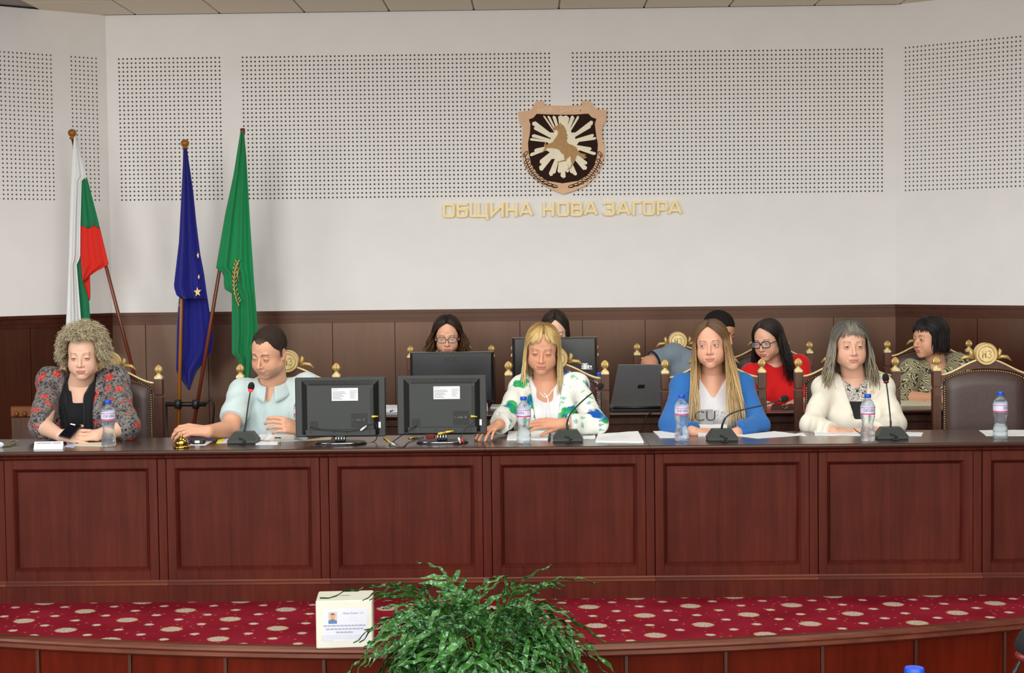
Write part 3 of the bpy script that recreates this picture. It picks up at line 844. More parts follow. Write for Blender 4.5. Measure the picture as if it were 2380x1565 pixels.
fl = thing('flag', 'dark blue flag with gold stars hanging beside the green flag', 'flag', (at(410, 1190, FY).x, FY, 0.0))
pole(fl, (411, 1165, FY - 0.0), (430, 342, FY - 0.0), M_poleY, 'ball')
mb = MB()
patch(mb, [(344, 427), (429, 423), (563, 416), (666, 404), (686, 410), (694, 420)], [(344, 434), (447, 449), (518, 456), (590, 465), (635, 474), (694, 482)], 344, 694, FY - 0.065, 44, 20, 2.4, 0.026, 0.4, 0)
patch(mb, [(640, 430), (694, 416), (755, 411), (863, 409), (880, 420), (907, 438)], [(640, 474), (711, 485), (787, 496), (818, 492), (840, 476), (863, 457), (907, 441)], 642, 907, FY + 0.07, 34, 20, 2.0, 0.026, 1.4, 0)
cl = cloth('cloth', mb, [M_fb], fl)
def star(px, py, r, Y, rot=0.0, sq=0.75):
    pts = []
    for k in range(10):
        a = math.pi / 2 + rot + k * math.pi / 5; q = r if k % 2 == 0 else r * 0.42
        pts.append(at(px + q * math.cos(a) * sq, py - q * math.sin(a), Y))
    MB().prism(pts, (0, 0.004, 0)).build('gold_star', M_gold, cl)
star(459, 679, 12, FY - 0.105, 0.1); star(460, 594, 8, FY - 0.10, 0.2, 0.4); star(462, 644, 7, FY - 0.10, 0.4, 0.4); star(419, 711, 9, FY + 0.02, 0.1, 0.4)

fl = thing('flag', 'plain emerald green flag with gold wreath beside the man in the polo', 'flag', (at(420, 1190, FY).x, FY, 0.0))
pole(fl, (421, 1165, FY + 0.01), (564, 306, FY + 0.01), M_poleR, 'cap')
mb = MB()
patch(mb, [(306, 559), (406, 543), (500, 523), (630, 501), (634, 520), (672, 521), (678, 539), (822, 539), (836, 554), (900, 560)], [(308, 567), (362, 572), (518, 581), (652, 590), (742, 597), (773, 599), (863, 583), (900, 580)], 307, 900, FY - 0.03, 60, 24, 2.2, 0.03, 0.9, 0)
cl2 = cloth('cloth', mb, [M_fg2], fl)
mb = MB()
arc = [(554, 606), (547, 625), (544, 650), (545, 675), (551, 700), (556, 712)]
P = bez([at(x, y, FY - 0.068) for x, y in arc], 5)
mb.tube(P, 0.004, 6)
for i in range(2, len(P) - 2, 2):
    for s in (-1, 1):
        mb.tube([P[i], P[i] + Vector((s * 0.012 + 0.004, -0.004, 0.02)), P[i] + Vector((s * 0.016 + 0.004, 0.0, 0.034))], [0.002, 0.005, 0.001], 5)
mb.tube([at(556, 622, FY - 0.06), at(551, 640, FY - 0.066), at(556, 655, FY - 0.06)], 0.005, 6)
mb.build('gold_wreath', M_gold, cl2, True)

st = thing('flag_stand', 'black metal flag stand holding three flag poles', 'stand', (at(405, 1190, FY).x, FY, 0.0))
a = at(385, 940, FY - 0.02); b = at(478, 940, FY - 0.02)
m = MB(); m.tube([a, b], 0.016, 10); m.build('cross_bar', M_black, st, True)
m = MB(); m.tube([a + Vector((0.004, 0, 0)), Vector((a.x + 0.004, FY - 0.02, 0.0))], 0.008, 8); m.build('upright', M_black, st, True)
for px in (414, 455):
    c = at(px, 940, FY - 0.035); m = MB(); m.lathe([(0.020, -0.03), (0.024, -0.028), (0.024, 0.028), (0.020, 0.03)], 12, c); m.build('socket', M_black, st, True)
c = Vector((at(405, 1190, FY).x, FY, 0)); m = MB(); m.lathe([(0.17, 0.0), (0.17, 0.012), (0.06, 0.02), (0.035, 0.05)], 24, c); m.build('base_plate', M_black, st)
m = MB(); m.tube(bez([b, at(490, 928, FY - 0.02), at(497, 945, FY - 0.02), at(495, 985, FY)], 6), 0.007, 8); m.build('hook', M_black, st, True)

# carved low cabinet rail, dark corner
t = thing('carved_bench', 'dark wooden bench with a studded top rail in the corner behind the curly haired woman', 'bench', tuple(Vector((at(90, 1000, 2.6).x, 2.7, 0))))
bx0, bx1 = at(24, 960, 2.6).x, at(200, 960, 2.6).x; bz1 = at(60, 945, 2.6).z; bz0 = at(60, 970, 2.6).z
M_bench = wood('bench_oak', (86, 44, 12), (120, 66, 20), grain=(0.06, 1, 1), rough=0.4)
MB().box((bx0, 2.6, bz0), (bx1, 2.64, bz1), ch=0.006).build('top_rail', M_bench, t)
for k in range(5):
    x = bx0 + 0.04 + k * 0.052
    MB().ball((x, 2.597, bz0 + 0.02), (0.016, 0.012, 0.018)).build('stud', M_bench, t, True)
MB().box((bx0, 2.61, 0.42), (bx1, 2.635, bz0), ch=0.004).build('back_panel', M_chair, t)
MB().box((bx0, 2.25, 0.40), (bx1, 2.64, 0.44), ch=0.006).build('seat', M_chair, t)
for x in (bx0 + 0.03, bx1 - 0.03):
    for y in (2.28, 2.61): MB().box((x - 0.02, y - 0.02, 0), (x + 0.02, y + 0.02, 0.40)).build('leg', M_chair, t)

# ------------------------------------------------------------------ bottles
def make_bottle(label):
    t = thing('water_bottle', label, 'bottle', (0, 0, 0), 0, 'plastic water bottles')
    prof = [(0.022, 0.001), (0.031, 0.003), (0.0345, 0.010), (0.0345, 0.030)]
    for k in range(14):
        z = 0.034 + k * 0.0062; base = 0.0345 - 0.0075 * math.sin(math.pi * min(1, max(0, (z - 0.045) / 0.075))) ** 1.2
        prof.append((base + 0.0011 * (1 if k % 2 else -1), z))
    prof += [(0.0342, 0.128), (0.0345, 0.134), (0.0345, 0.166), (0.033, 0.174), (0.028, 0.186), (0.019, 0.197), (0.0135, 0.203), (0.0132, 0.208), (0.0155, 0.2085), (0.0155, 0.2105), (0.0128, 0.211)]
    MB().lathe(prof, 28, mod=lambda a, z: 1 + (0.03 * math.cos(6 * a) if 0.0 < z < 0.03 else 0.0)).build('bottle_body', M_pet, t, True, world=False)
    m = MB(); m.lathe([(0.0150, 0.2095), (0.0158, 0.211), (0.0158, 0.224), (0.0145, 0.2265)], 30, mod=lambda a, z: 1 + 0.025 * math.cos(15 * a))
    m.build('screw_cap', M_bluecap, t, True, world=False, auto=40)
    def band(r, z0, z1, n=40):
        rows = [[(r * math.cos(2 * math.pi * k / n), r * math.sin(2 * math.pi * k / n), z) for k in range(n)] for z in (z0, z1)]
        m = MB(); m.grid(rows, closed_v=True, flip=True); return m
    lb = band(0.0351, 0.130, 0.170).build('wrap_label', plain('pale_bottle_label', (214, 222, 240), 0.4, var=0.03), t, True, world=False)
    band(0.0353, 0.1305, 0.1365).build('pink_band', plain('pink_label_band', (226, 64, 120), 0.4), lb, True, world=False)
    band(0.0353, 0.161, 0.1655).build('pink_band', plain('soft_pink_label_band', (226, 120, 160), 0.4), lb, True, world=False)
    v, f = text_mesh('DEVIN', 0.0195)
    m = MB()
    for a0 in (0.0,):
        m.add([(0.0356 * math.sin(x / 0.0352 + a0), -0.0356 * math.cos(x / 0.0352 + a0), 0.1495 + y) for x, y, z in v], f)
    m.build('label_print', plain('navy_label_ink', (34, 36, 130), 0.5), lb, world=False)
    return t
bot0 = None
def bottle(px, py, label, rz=0.0, z=DZ, Y=None):
    global bot0
    p = atz(px, py, z) if Y is None else at(px, py, Y)
    loc = (p.x, p.y, z)
    if bot0 is None:
        bot0 = make_bottle(label); bot0.location = loc; bot0.rotation_euler = (0, 0, rz); bot0['_base'] = loc; return bot0
    return dup(bot0, loc, rz, label)
bottle(253, 1038, 'water bottle with blue cap in front of the curly haired woman', 0.35)
bottle(700, 1024, 'water bottle half hidden behind the first television beside the man', 0.6)
bottle(1118, 1018, 'water bottle almost hidden behind the second television', 0.2)
bottle(1218, 1031, 'water bottle standing before the blonde woman in the printed jacket', -0.75)
bottle(1585, 1026, 'water bottle standing before the woman in the blue blazer', 0.0)
bottle(2017, 1026, 'water bottle standing before the woman in the cream blazer', 0.0)
bottle(2325, 1020, 'water bottle standing alone before the empty chair', 0.9)
bottle(1393, 950, 'water bottle on the rear desk, only its blue cap showing', 0.3, D2Z, D2Y + 0.12)

# ------------------------------------------------------------------ microphones
M_foam = plain('black_foam', (20, 20, 22), 0.95, var=0.3, vscale=400, bump=0.4)
M_micbase = plain('dark_green_grey_plastic', (40, 46, 44), 0.45)
M_led = emissive('red_ring_light', (255, 40, 40), 2.5)
M_ledoff = plain('red_ring_unlit', (110, 24, 28), 0.4)
def mic(px, py, path, label, lit, rz=0.0, z=DZ, fs=1.0, at_=None):
    p = atz(px, py, z) if at_ is None else Vector(at_); t = thing('gooseneck_microphone', label, 'microphone', (p.x, p.y, z), rz, 'gooseneck conference microphones')
    m = MB(); w0, w1, d0, d1, h = 0.073, 0.046, 0.055, 0.030, 0.056
    lo = [(-w0, -d0, 0.006), (w0, -d0, 0.006), (w0, d0, 0.006), (-w0, d0, 0.006)]; bt = [(x * .96, y * .96, 0) for x, y, _ in lo]; md = [(x, y, 0.018) for x, y, _ in lo]
    hi = [(-w1, -d1 + 0.012, h), (w1, -d1 + 0.012, h), (w1, d1 + 0.012, h), (-w1, d1 + 0.012, h)]
    m.grid([bt, lo, md, hi], closed_v=True, flip=True); m.f += [(3, 2, 1, 0), (12, 13, 14, 15)]; m.mi += [0, 0]
    bs = m.build('base', M_micbase, t, world=False)
    m = MB(); m.tube(bez([(0.0, -0.05, 0.028), (0.012, -0.066, 0.012), (-0.01, -0.075, 0.004), (0.02, -0.09, 0.004)], 5), 0.003, 6); m.tube(bez([(-0.014, -0.046, 0.03), (0.0, -0.062, 0.022), (0.02, -0.055, 0.014)], 5), 0.0025, 6)
    m.build('cable_loop', M_black, bs, True, world=False)
    q0 = Vector((p.x, p.y + 0.012, z + 0.054))
    Ym = p.y
    W = [q0] + [at(a, b, Ym + c) for a, b, c in path]
    P = bez(W, 10); I = Matrix.Rotation(-rz, 4, 'Z')
    loc = lambda v: I @ (v - Vector((p.x, p.y, z)))
    n = len(P)
    m = MB(); m.tube([loc(v) for v in P], [0.0052 if i < n * 0.35 else 0.0036 for i in range(n)], 8); m.build('gooseneck', M_black, t, True, world=False)
    e = loc(P[-1]); d = (loc(P[-1]) - loc(P[-3])).normalized()
    R = d.to_track_quat('Z', 'Y').to_matrix().to_4x4()
    T = Matrix.Translation(e) @ R
    m = MB(); m.lathe([(0.006, -0.004), (0.0125, 0.0), (0.0125, 0.008), (0.010, 0.009)], 14, M=T); m.build('light_ring', M_led if lit else M_ledoff, t, True, world=False)
    m = MB(); m.lathe([(a_ * fs, (b_ - 0.008) * fs + 0.008) for a_, b_ in ((0.009, 0.008), (0.0145, 0.011), (0.0165, 0.020), (0.0165, 0.030), (0.013, 0.040), (0.006, 0.046), (0.001, 0.047))], 14, M=T); m.build('foam_windscreen', M_foam, t, True, world=False)
    return t
mic(567, 1030, [(571, 985, 0.02), (577, 940, 0.04), (582, 910, 0.06)], 'lit gooseneck microphone in front of the man in the polo', True)
mic(1320, 1026, [(1318, 985, 0.015), (1326, 962, 0.02), (1352, 934, 0.05), (1386, 906, 0.09)], 'gooseneck microphone bent beside the blonde woman in the printed jacket', False)
mic(1678, 1024, [(1680, 985, 0.0), (1690, 968, 0.0), (1715, 956, 0.0), (1770, 943, 0.01), (1812, 931, 0.02)], 'gooseneck microphone bent far sideways before the blue blazer', False)
mic(2071, 1020, [(2070, 980, 0.015), (2065, 930, 0.03), (2060, 890, 0.05)], 'upright gooseneck microphone in front of the woman in the cream blazer', False)

# ------------------------------------------------------------------ televisions seen from behind
def tv(pxl, pxr, pyt, pyb, Y, label, foot):
    A, B = at(pxl, pyt, Y), at(pxr, pyt, Y); zt = (A.z + B.z) / 2; zb = at((pxl + pxr) / 2, pyb, Y).z
    W = B.x - A.x; c = (A.x + B.x) / 2; H = zt - zb
    t = thing('television', label, 'television', (c, Y, DZ), 0, 'televisions seen from behind')
    L = lambda x, y, z: (x, y, z - DZ)
    w = W / 2
    m = MB(); m.box(L(-w, 0.0, zb), L(w, 0.034, zt), ch=0.004); sh = m.build('front_shell', M_tvgrey, t, world=False)
    # bulged back: bevelled rim then flat cover
    def ringp(x0, x1, z0, z1, y): return [L(x0, y, z0), L(x1, y, z0), L(x1, y, z1), L(x0, y, z1)]
    a0, a1, b0, b1 = -w + 0.030, w - 0.030, zb + 0.012, zt - 0.012
    i0, i1, j0, j1 = -w + 0.062, w - 0.056, zb + 0.034, zt - 0.036
    m = MB(); m.grid([ringp(a0, a1, b0, b1, 0.002), ringp(i0, i1, j0, j1, -0.028)], closed_v=True, flip=True)
    m.build('bevelled_rim', M_tvdark, t, world=False)
    m = MB(); m.add(ringp(i0, i1, j0, j1, -0.028), [(0, 1, 2, 3)]); cv = m.build('back_cover', M_tvgrey, t, world=False)
    m = MB()
    for k in range(40):
        x = lerp(i0 + 0.01, i1 - 0.01, k / 39); m.box(L(x - 0.0018, -0.024, j1 + 0.004), L(x + 0.0018, -0.016, b1 - 0.004))
    vt = m.build('vent_slots', M_black, t, world=False); vt['kind'] = 'stuff'
    m = MB(); m.box(L(i0 - 0.01, -0.034, zb + 0.008), L(i1 + 0.01, -0.004, zb + 0.040), ch=0.003); sp = m.build('lower_strip', M_tvgrey, t, world=False)
    for x in (i0 + 0.015, -0.03, 0.035, i1 - 0.02):
        m = MB(); m.lathe([(0.0045, 0), (0.0045, 0.002)], 10, M=Matrix.Translation(L(x, -0.034, zb + 0.026)) @ Matrix.Rotation(math.pi / 2, 4, 'X')); m.build('screw_hole', M_black, sp, world=False)
    # rating sticker
    sx, sz = 0.026, zt - 0.080
    m = MB(); m.box(L(sx - 0.064, -0.0295, sz - 0.031), L(sx + 0.064, -0.028, sz + 0.031)); sk = m.build('rating_sticker', M_paper, t, world=False)
    m = MB()
    v, f = text_mesh('PHILIPS', 0.0085, 'LEFT'); m.add([L(sx - 0.060 + x, -0.0298, sz + 0.024 + y) for x, y, _ in v], f)
    for k in range(6):
        zz = sz + 0.012 - k * 0.0068; ln = (0.060, 0.066, 0.048, 0.056, 0.040, 0.050)[k]
        m.box(L(sx - 0.060, -0.0298, zz - 0.0011), L(sx - 0.060 + ln, -0.0294, zz + 0.0011))
        m.box(L(sx + 0.024, -0.0298, zz + 0.005 - 0.0009), L(sx + 0.024 + ln * 0.55, -0.0294, zz + 0.005 + 0.0009))
    m.build('sticker_print', M_ink, sk, world=False)
    # connector bay
    m = MB(); m.box(L(0.056, -0.0300, zb + 0.048), L(0.134, -0.0275, zb + 0.116)); pb = m.build('connector_panel', M_tvdark, t, world=False)
    m = MB(); m.box(L(0.080, -0.034, zb + 0.080), L(0.104, -0.0295, zb + 0.090)); m.box(L(0.062, -0.034, zb + 0.079), L(0.067, -0.0295, zb + 0.092)); m.box(L(0.072, -0.033, zb + 0.080), L(0.077, -0.0295, zb + 0.086)); m.lathe([(0.0075, 0), (0.0075, 0.006)], 12, M=Matrix.Translation(L(0.117, -0.030, zb + 0.086)) @ Matrix.Rotation(math.pi / 2, 4, 'X'))
    m.build('sockets', M_chrome, pb, world=False)
    m = MB(); m.box(L(i1 - 0.016, -0.0285, zb + 0.075), L(i1 + 0.0, -0.026, j1 - 0.012)); m.build('side_channel', M_tvdark, t, world=False)
    m = MB(); m.box(L(w - 0.050, -0.004, zb + 0.043), L(w - 0.024, 0.001, zb + 0.072)); m.build('white_label', M_paper, t, world=False)
    m = MB(); m.box(L(i0 + 0.012, -0.0305, zb + 0.046), L(i0 + 0.050, -0.027, zb + 0.080)); m.build('power_inlet', M_tvdark, t, world=False)
    # swivel foot
    m = MB(); m.box((-0.024, -0.030, 0.012), (0.024, 0.010, zb + 0.02 - DZ), ch=0.004); nk = m.build('foot_neck', M_black, t, world=False)
    m = MB()
    for k in range(4): m.tube([(-0.02 + k * 0.0135, -0.031, 0.013), (-0.02 + k * 0.0135, -0.033, zb - DZ + 0.006)], 0.004, 6)
    m.build('chrome_ribs', M_chrome, nk, True, world=False)
    m = MB(); fp = [(foot * math.cos(a), 0.0 + 0.075 * math.sin(a), 0.0) for a in np.linspace(0, 2 * math.pi, 28, endpoint=False)]
    m.prism(fp, (0, 0, 0.012)); ft = m.build('foot_plate', M_black, t, world=False)
    m = MB(); m.tube([(x, y, 0.009) for x, y, z in fp] + [(fp[0][0], fp[0][1], 0.009)], 0.003, 6, caps=False); m.build('chrome_edge', M_chrome, ft, True, world=False)
    return t, c, zb
TV1 = tv(685, 895, 878, 1016, 0.17, 'dark grey television with back to camera, nearer the man', 0.125)
TV2 = tv(922, 1130, 874, 1010, 0.17, 'dark grey television with back to camera, nearer the blonde woman', 0.125)

# video leads with coloured plugs
def lead(label, pts, plugs, z0=DZ, r=0.0022):
    t = thing('video_lead', label, 'cable', tuple(pts[0]), 0, 'video leads on the desk')
    MB().tube(bez(pts, 10), r, 6).build('wire', M_black, t, True)
    for a, b, mat in plugs:
        A, B = Vector(a), Vector(b); m = MB(); m.tube([A, lerp(A, B, .6), lerp(A, B, .62), B], [0.0055, 0.005, 0.0035, 0.003], 8); m.build('plug', mat, t, True)
    return t
S = lambda x, y, Y: at(x, y, Y)
D = lambda x, y: atz(x, y, DZ + 0.004)
lead('black video lead looping from the first television with yellow and white plugs', [S(720, 994, 0.135), S(760, 1000, 0.12), S(820, 1002, 0.12), S(868, 985, 0.12), S(876, 1000, 0.11), D(870, 1026), D(820, 1034), D(720, 1037)],
     [(S(864, 969, 0.13), S(879, 968, 0.13), M_yellow), (S(838, 1001, 0.115), S(852, 990, 0.115), M_white), (D(893, 1018), D(908, 1030), M_yellow), (D(908, 1030), D(917, 1034), M_white)])
lead('black video lead from the second television with yellow, red and white plugs', [S(968, 990, 0.135), S(945, 1005, 0.10), D(915, 1026), D(905, 1036), D(935, 1040), D(950, 1028), D(985, 1016)], [(D(950, 1019), D(972, 1018), M_brass)])
lead('short video lead with yellow plugs hanging over the foot of the second television', [S(1106, 972, 0.12), S(1098, 985, 0.11), S(1080, 1000, 0.10), S(1070, 1020, 0.08), S(1068, 1026, 0.06)],
     [(S(1094, 968, 0.13), S(1109, 969, 0.13), M_yellow), (S(1018, 1009, 0.10), S(1036, 1005, 0.10), M_yellow), (S(1036, 1005, 0.10), S(1054, 1002, 0.10), M_yellow), (S(1066, 1018, 0.07), S(1070, 1031, 0.06), M_white), (S(1072, 1021, 0.07), S(1079, 1031, 0.06), M_red)])
p = D(1001, 1019); m = MB(); m.box((p.x - 0.022, p.y - 0.02, DZ), (p.x + 0.022, p.y + 0.02, DZ + 0.026), ch=0.005); m.box((p.x - 0.018, p.y - 0.022, DZ + 0.008), (p.x + 0.018, p.y - 0.019, DZ + 0.012))
tag(m.build('card_box', M_red), 'small dark red box below the second television', 'box')

# ------------------------------------------------------------------ monitors and laptop on the rear desk
def monitor(pxl, pxr, pyt, h, Y, label, logo=None, sticker=False):
    A, B = at(pxl, pyt, Y), at(pxr, pyt, Y); zt = (A.z + B.z) / 2; w = (B.x - A.x) / 2; c = (A.x + B.x) / 2
    t = thing('computer_monitor', label, 'monitor', (c, Y, D2Z), 0, 'black monitors on the rear desk')
    L = lambda x, y, z: (x, y, z - D2Z); zb = zt - h
    M_gl = plain('glossy_black_plastic', (30, 33, 34), 0.2, coat=0.4)
    rows = []
    for y, k in ((0.02, 1.0), (-0.006, 1.0), (-0.016, 0.985), (-0.036, 0.93)):
        rows.append([L(-w * k, y, zb + h * (1 - k) / 2), L(w * k, y, zb + h * (1 - k) / 2), L(w * k, y, zt - h * (1 - k) / 2), L(-w * k, y, zt - h * (1 - k) / 2)])
    m = MB(); m.grid(rows, closed_v=True, flip=True); m.f += [(3, 2, 1, 0)[::-1], (15, 14, 13, 12)[::-1]]; m.mi += [0, 0]
    b = m.build('housing', M_gl, t, world=False)
    zz = zb + h * 0.16
    m = MB(); m.box(L(-w * .62, -0.044, zz), L(w * .62, -0.030, zz + h * .34), ch=0.004); m.build('rear_bulge', M_gl, t, world=False)
    m = MB(); m.tube([L(0, -0.04, zb + h * .3), L(0, -0.05, D2Z + 0.02)], 0.022, 10); m.build('stand_neck', M_black, t, True, world=False)
    m = MB(); m.prism([(0.13 * math.cos(a), -0.02 + 0.085 * math.sin(a), 0) for a in np.linspace(0, 2 * math.pi, 24, endpoint=False)], (0, 0, 0.012)); m.build('stand_foot', M_black, t, world=False)
    if logo:
        v, f = text_mesh(logo, 0.036); m = MB(); m.add([L(x * 1.1 - 0.005, -0.0372, zb + h * .86 + y) for x, y, _ in v], f); m.build('logo', plain('dark_logo', (6, 6, 7), 0.5), t, world=False)
    if sticker:
        x0, z0 = w * 0.66, zb + h * 0.36
        m = MB()
        for (a, b_, c_, d) in ((0, 0, .022, .030), (.024, 0, .030, .004), (.024, .006, .012, .02), (-.010, .002, .008, .010), (-.010, .016, .008, .012), (.040, .010, .012, .012), (-.012, .032, .040, .004)):
            m.box(L(x0 + a, -0.0395, z0 + b_), L(x0 + a + c_, -0.030, z0 + b_ + d))
        m.build('bar_code_sticker', M_paper, t, world=False)
    return t
monitor(953, 1148, 818, 0.30, D2Y + 0.26, 'black computer monitor with brand letters in front of the bespectacled woman', 'AOC')
monitor(1190, 1388, 784, 0.30, D2Y + 0.26, 'black computer monitor with white sticker behind the blonde woman', None, True)

lt = thing('laptop', 'open silver grey laptop with its lid to the camera on the rear desk', 'laptop', tuple(at(1490, 960, D2Y + 0.1)))
q = [at(1418, 956, D2Y + 0.06), at(1546, 956, D2Y + 0.06), at(1560, 849, D2Y - 0.02), at(1437, 849, D2Y - 0.02)]
q[0].z = q[1].z = D2Z + 0.022
M_lap = plain('silver_grey_laptop_lid', (118, 120, 122), 0.36, 0.35, var=0.03)
n_ = (q[1] - q[0]).cross(q[3] - q[0]).normalized(); n_ = n_ if n_.y < 0 else -n_
m = MB(); m.prism(q, -n_ * 0.012); m.build('lid', M_lap, lt)
c = (q[0] + q[1] + q[2] + q[3]) / 4 + n_ * 0.0006; ux = (q[1] - q[0]).normalized(); uz = (q[3] - q[0]).normalized()
m = MB(); m.prism([c + ux * a + uz * b + n_ * 0.0005 for a, b in ((-.02, -.011), (.02, -.011), (.02, .011), (-.02, .011))], n_ * 0.001); bd = m.build('badge', M_black, lt)
m = MB(); m.box((q[0].x, q[0].y + 0.005, D2Z), (q[1].x, q[0].y + 0.24, D2Z + 0.022), ch=0.003); m.build('keyboard_deck', M_black, lt)
m = MB(); m.tube([q[0] + ux * 0.02, q[1] - ux * 0.02], 0.009, 8); m.build('hinge', M_black, lt, True)
# its mains lead over the desk front
P = bez([at(1520, 955, D2Y - 0.02), at(1503, 968, D2Y - 0.05), at(1494, 990, D2Y - 0.06), at(1490, 1010, D2Y - 0.06), at(1489, 1100, D2Y - 0.05)], 6)
tag(MB().tube(P, 0.003, 6).build('power_cord', M_black, None, True), 'thin black cord hanging down the rear desk below the laptop', 'cord')

# ------------------------------------------------------------------ papers and small things on the desks
def paper(px, label, z=DZ, th=0.0012, mat=None, name='paper_sheet', cat='paper', lift=None, lines=0, group=None):
    Q = [atz(x, y, z) for x, y in px]
    if lift:
        for i, h in lift.items(): Q[i].z += h
    m = MB(); c = sum(Q, Vector()) / 4
    n = 8; rows = []
    for i in range(n + 1):
        a = lerp(Q[0], Q[1], i / n); b = lerp(Q[3], Q[2], i / n)
        rows.append([lerp(a, b, j / 4) + Vector((0, 0, 0.0006 * math.sin(i * 1.7 + j))) for j in range(5)])
    top = [[p + Vector((0, 0, th)) for p in r] for r in rows]
    m.grid(top); m.grid(rows, flip=True)
    rim = [(i, 0) for i in range(n + 1)] + [(n, j) for j in range(1, 5)] + [(i, 4) for i in range(n - 1, -1, -1)] + [(0, j) for j in range(3, 0, -1)]
    lo = [rows[i][j] for i, j in rim]; hi = [top[i][j] for i, j in rim]
    m.grid([lo, hi], closed_v=True)
    bm_ = m.build(name, mat or M_paper); bmx = bmesh.new(); bmx.from_mesh(bm_.data); bmesh.ops.remove_doubles(bmx, verts=bmx.verts, dist=1e-5); bmesh.ops.recalc_face_normals(bmx, faces=bmx.faces); bmx.to_mesh(bm_.data); bmx.free()
    tag(bm_, label, cat, group)
    if lines:
        m = MB()
        for k in range(lines):
            t0 = (k + 1) / (lines + 1)
            a = lerp(Q[0], Q[3], t0); b = lerp(Q[1], Q[2], t0)
            a2 = lerp(a, b, 0.1) + Vector((0, 0, th + 0.0004)); b2 = lerp(a, b, 0.6 + 0.3 * ((k * 7) % 3) / 2) + Vector((0, 0, th + 0.0004)); d = (Q[3] - Q[0]).normalized() * 0.001
            m.add([a2 - d, b2 - d, b2 + d, a2 + d], [(0, 1, 2, 3)])
        m.build('print', M_ink, bm_)
    return bm_
# name card (tent)
nc = thing('name_card', 'white tent name card on the desk before the curly haired woman', 'name card', tuple(atz(112, 1044, DZ)))
a, b = atz(78, 1045, DZ), atz(146, 1044, DZ); h_ = 0.036
m = MB(); top0, top1 = a + Vector((0.002, 0.012, h_)), b + Vector((-0.001, 0.012, h_)); bk0, bk1 = a + Vector((0, 0.03, 0)), b + Vector((0, 0.03, 0))
m.prism([a, b, top1, top0], Vector((0, 0.001, 0.0))); m.prism([bk0, bk1, top1, top0], Vector((0, -0.001, 0))); m.build('folded_card', M_paper, nc)
up = (top0 - a).normalized(); rt = (b - a).normalized(); c0 = lerp(a, b, .5) + up * 0.030 + Vector((0, -0.0008, 0))
m = MB(); x_ = -0.42
while x_ < 0.40:
    l_ = 0.025 + 0.03 * random.random()
    if not 0.08 < x_ < 0.12:
        p_ = [c0 + rt * ((x_ + q_) * (b - a).length) + up * h2 for q_, h2 in ((0, -0.0022), (l_, -0.0022), (l_, 0.0022), (0, 0.0022))]; m.add(p_, [(0, 1, 2, 3)])
    x_ += l_ + 0.01
m.build('card_print', M_ink, nc)
paper([(150, 1040), (172, 1041), (180, 1031), (160, 1030)], 'small blue white slip beside the name card', mat=plain('pale_blue_paper', (196, 206, 232), 0.8))
paper([(172, 1037), (250, 1038), (250, 1030), (190, 1029)], 'open white booklet under the phone of the curly haired woman', mat=M_cream, th=0.003)
# folded spectacles at the very edge
gl = thing('sunglasses', 'folded sunglasses with greenish temples at the edge of the desk', 'sunglasses', tuple(atz(15, 1034, DZ)))
m = MB(); m.tube(bez([atz(8, 1036, DZ + .004), atz(20, 1028, DZ + .016), atz(34, 1024, DZ + .018), atz(42, 1027, DZ + .012)], 5), 0.004, 6); m.tube(bez([atz(8, 1038, DZ + .004), atz(22, 1034, DZ + .008), atz(36, 1031, DZ + .006)], 5), 0.004, 6)
m.build('temple', plain('olive_plastic', (120, 122, 84), 0.3), gl, True)
m = MB(); m.ball(atz(-2, 1034, DZ + .014), (0.024, 0.004, 0.014), 14, 8); m.build('lens', plain('pale_lens', (190, 205, 208), 0.1), gl, True)
# bell
p = atz(422, 1041, DZ); bl = thing('desk_bell', 'polished brass desk bell in front of the flag poles', 'bell', (p.x, p.y, DZ))
m = MB(); m.lathe([(0.040, 0), (0.041, 0.006), (0.036, 0.012), (0.030, 0.014), (0.026, 0.018)], 28); m.build('base', M_brass, bl, True, world=False)
m = MB(); m.lathe([(0.035, 0.020), (0.036, 0.023), (0.033, 0.033), (0.024, 0.044), (0.012, 0.050), (0.006, 0.052)], 28); m.build('dome', M_brass, bl, True, world=False)
m = MB(); m.lathe([(0.005, 0.051), (0.008, 0.055), (0.008, 0.058), (0.004, 0.062), (0.005, 0.068), (0.002, 0.072)], 14); m.build('plunger', M_brass, bl, True, world=False)
paper([(440, 1036), (478, 1036), (494, 1026), (452, 1025)], 'white slip of paper under the black gadget beside the bell')
p = atz(461, 1032, DZ + 0.0014); gd = thing('voice_recorder', 'small black gadget with white screen beside the bell', 'gadget', (p.x, p.y, DZ + 0.0016))
m = MB(); m.box((-0.034, -0.022, 0), (0.034, 0.022, 0.024), ch=0.006); m.build('case', M_black, gd, world=False)
m = MB(); m.box((-0.013, -0.0235, 0.006), (0.011, -0.021, 0.018), ch=0.001); m.build('screen', M_white, gd, world=False)
yl = plain('yellow_sticky_paper', (226, 222, 60), 0.7)
paper([(503, 1031), (516, 1030), (522, 1020), (510, 1020)], 'yellow sticky notes beside the lit microphone', z=DZ, th=0.004, mat=yl, name='sticky_notes', cat='sticky notes')
paper([(510, 1031), (540, 1031), (545, 1012), (528, 1014)], 'white sheet peeking out behind the lit microphone', mat=plain('lilac_white_paper', (214, 214, 236), 0.8))
paper([(594, 1034), (645, 1034), (646, 1028), (596, 1028)], 'white card lying between microphone and first television', th=0.003)
paper([(597, 1022), (622, 1025), (640, 1012), (604, 1010)], 'white sheet under the clear folder of the man', z=DZ)
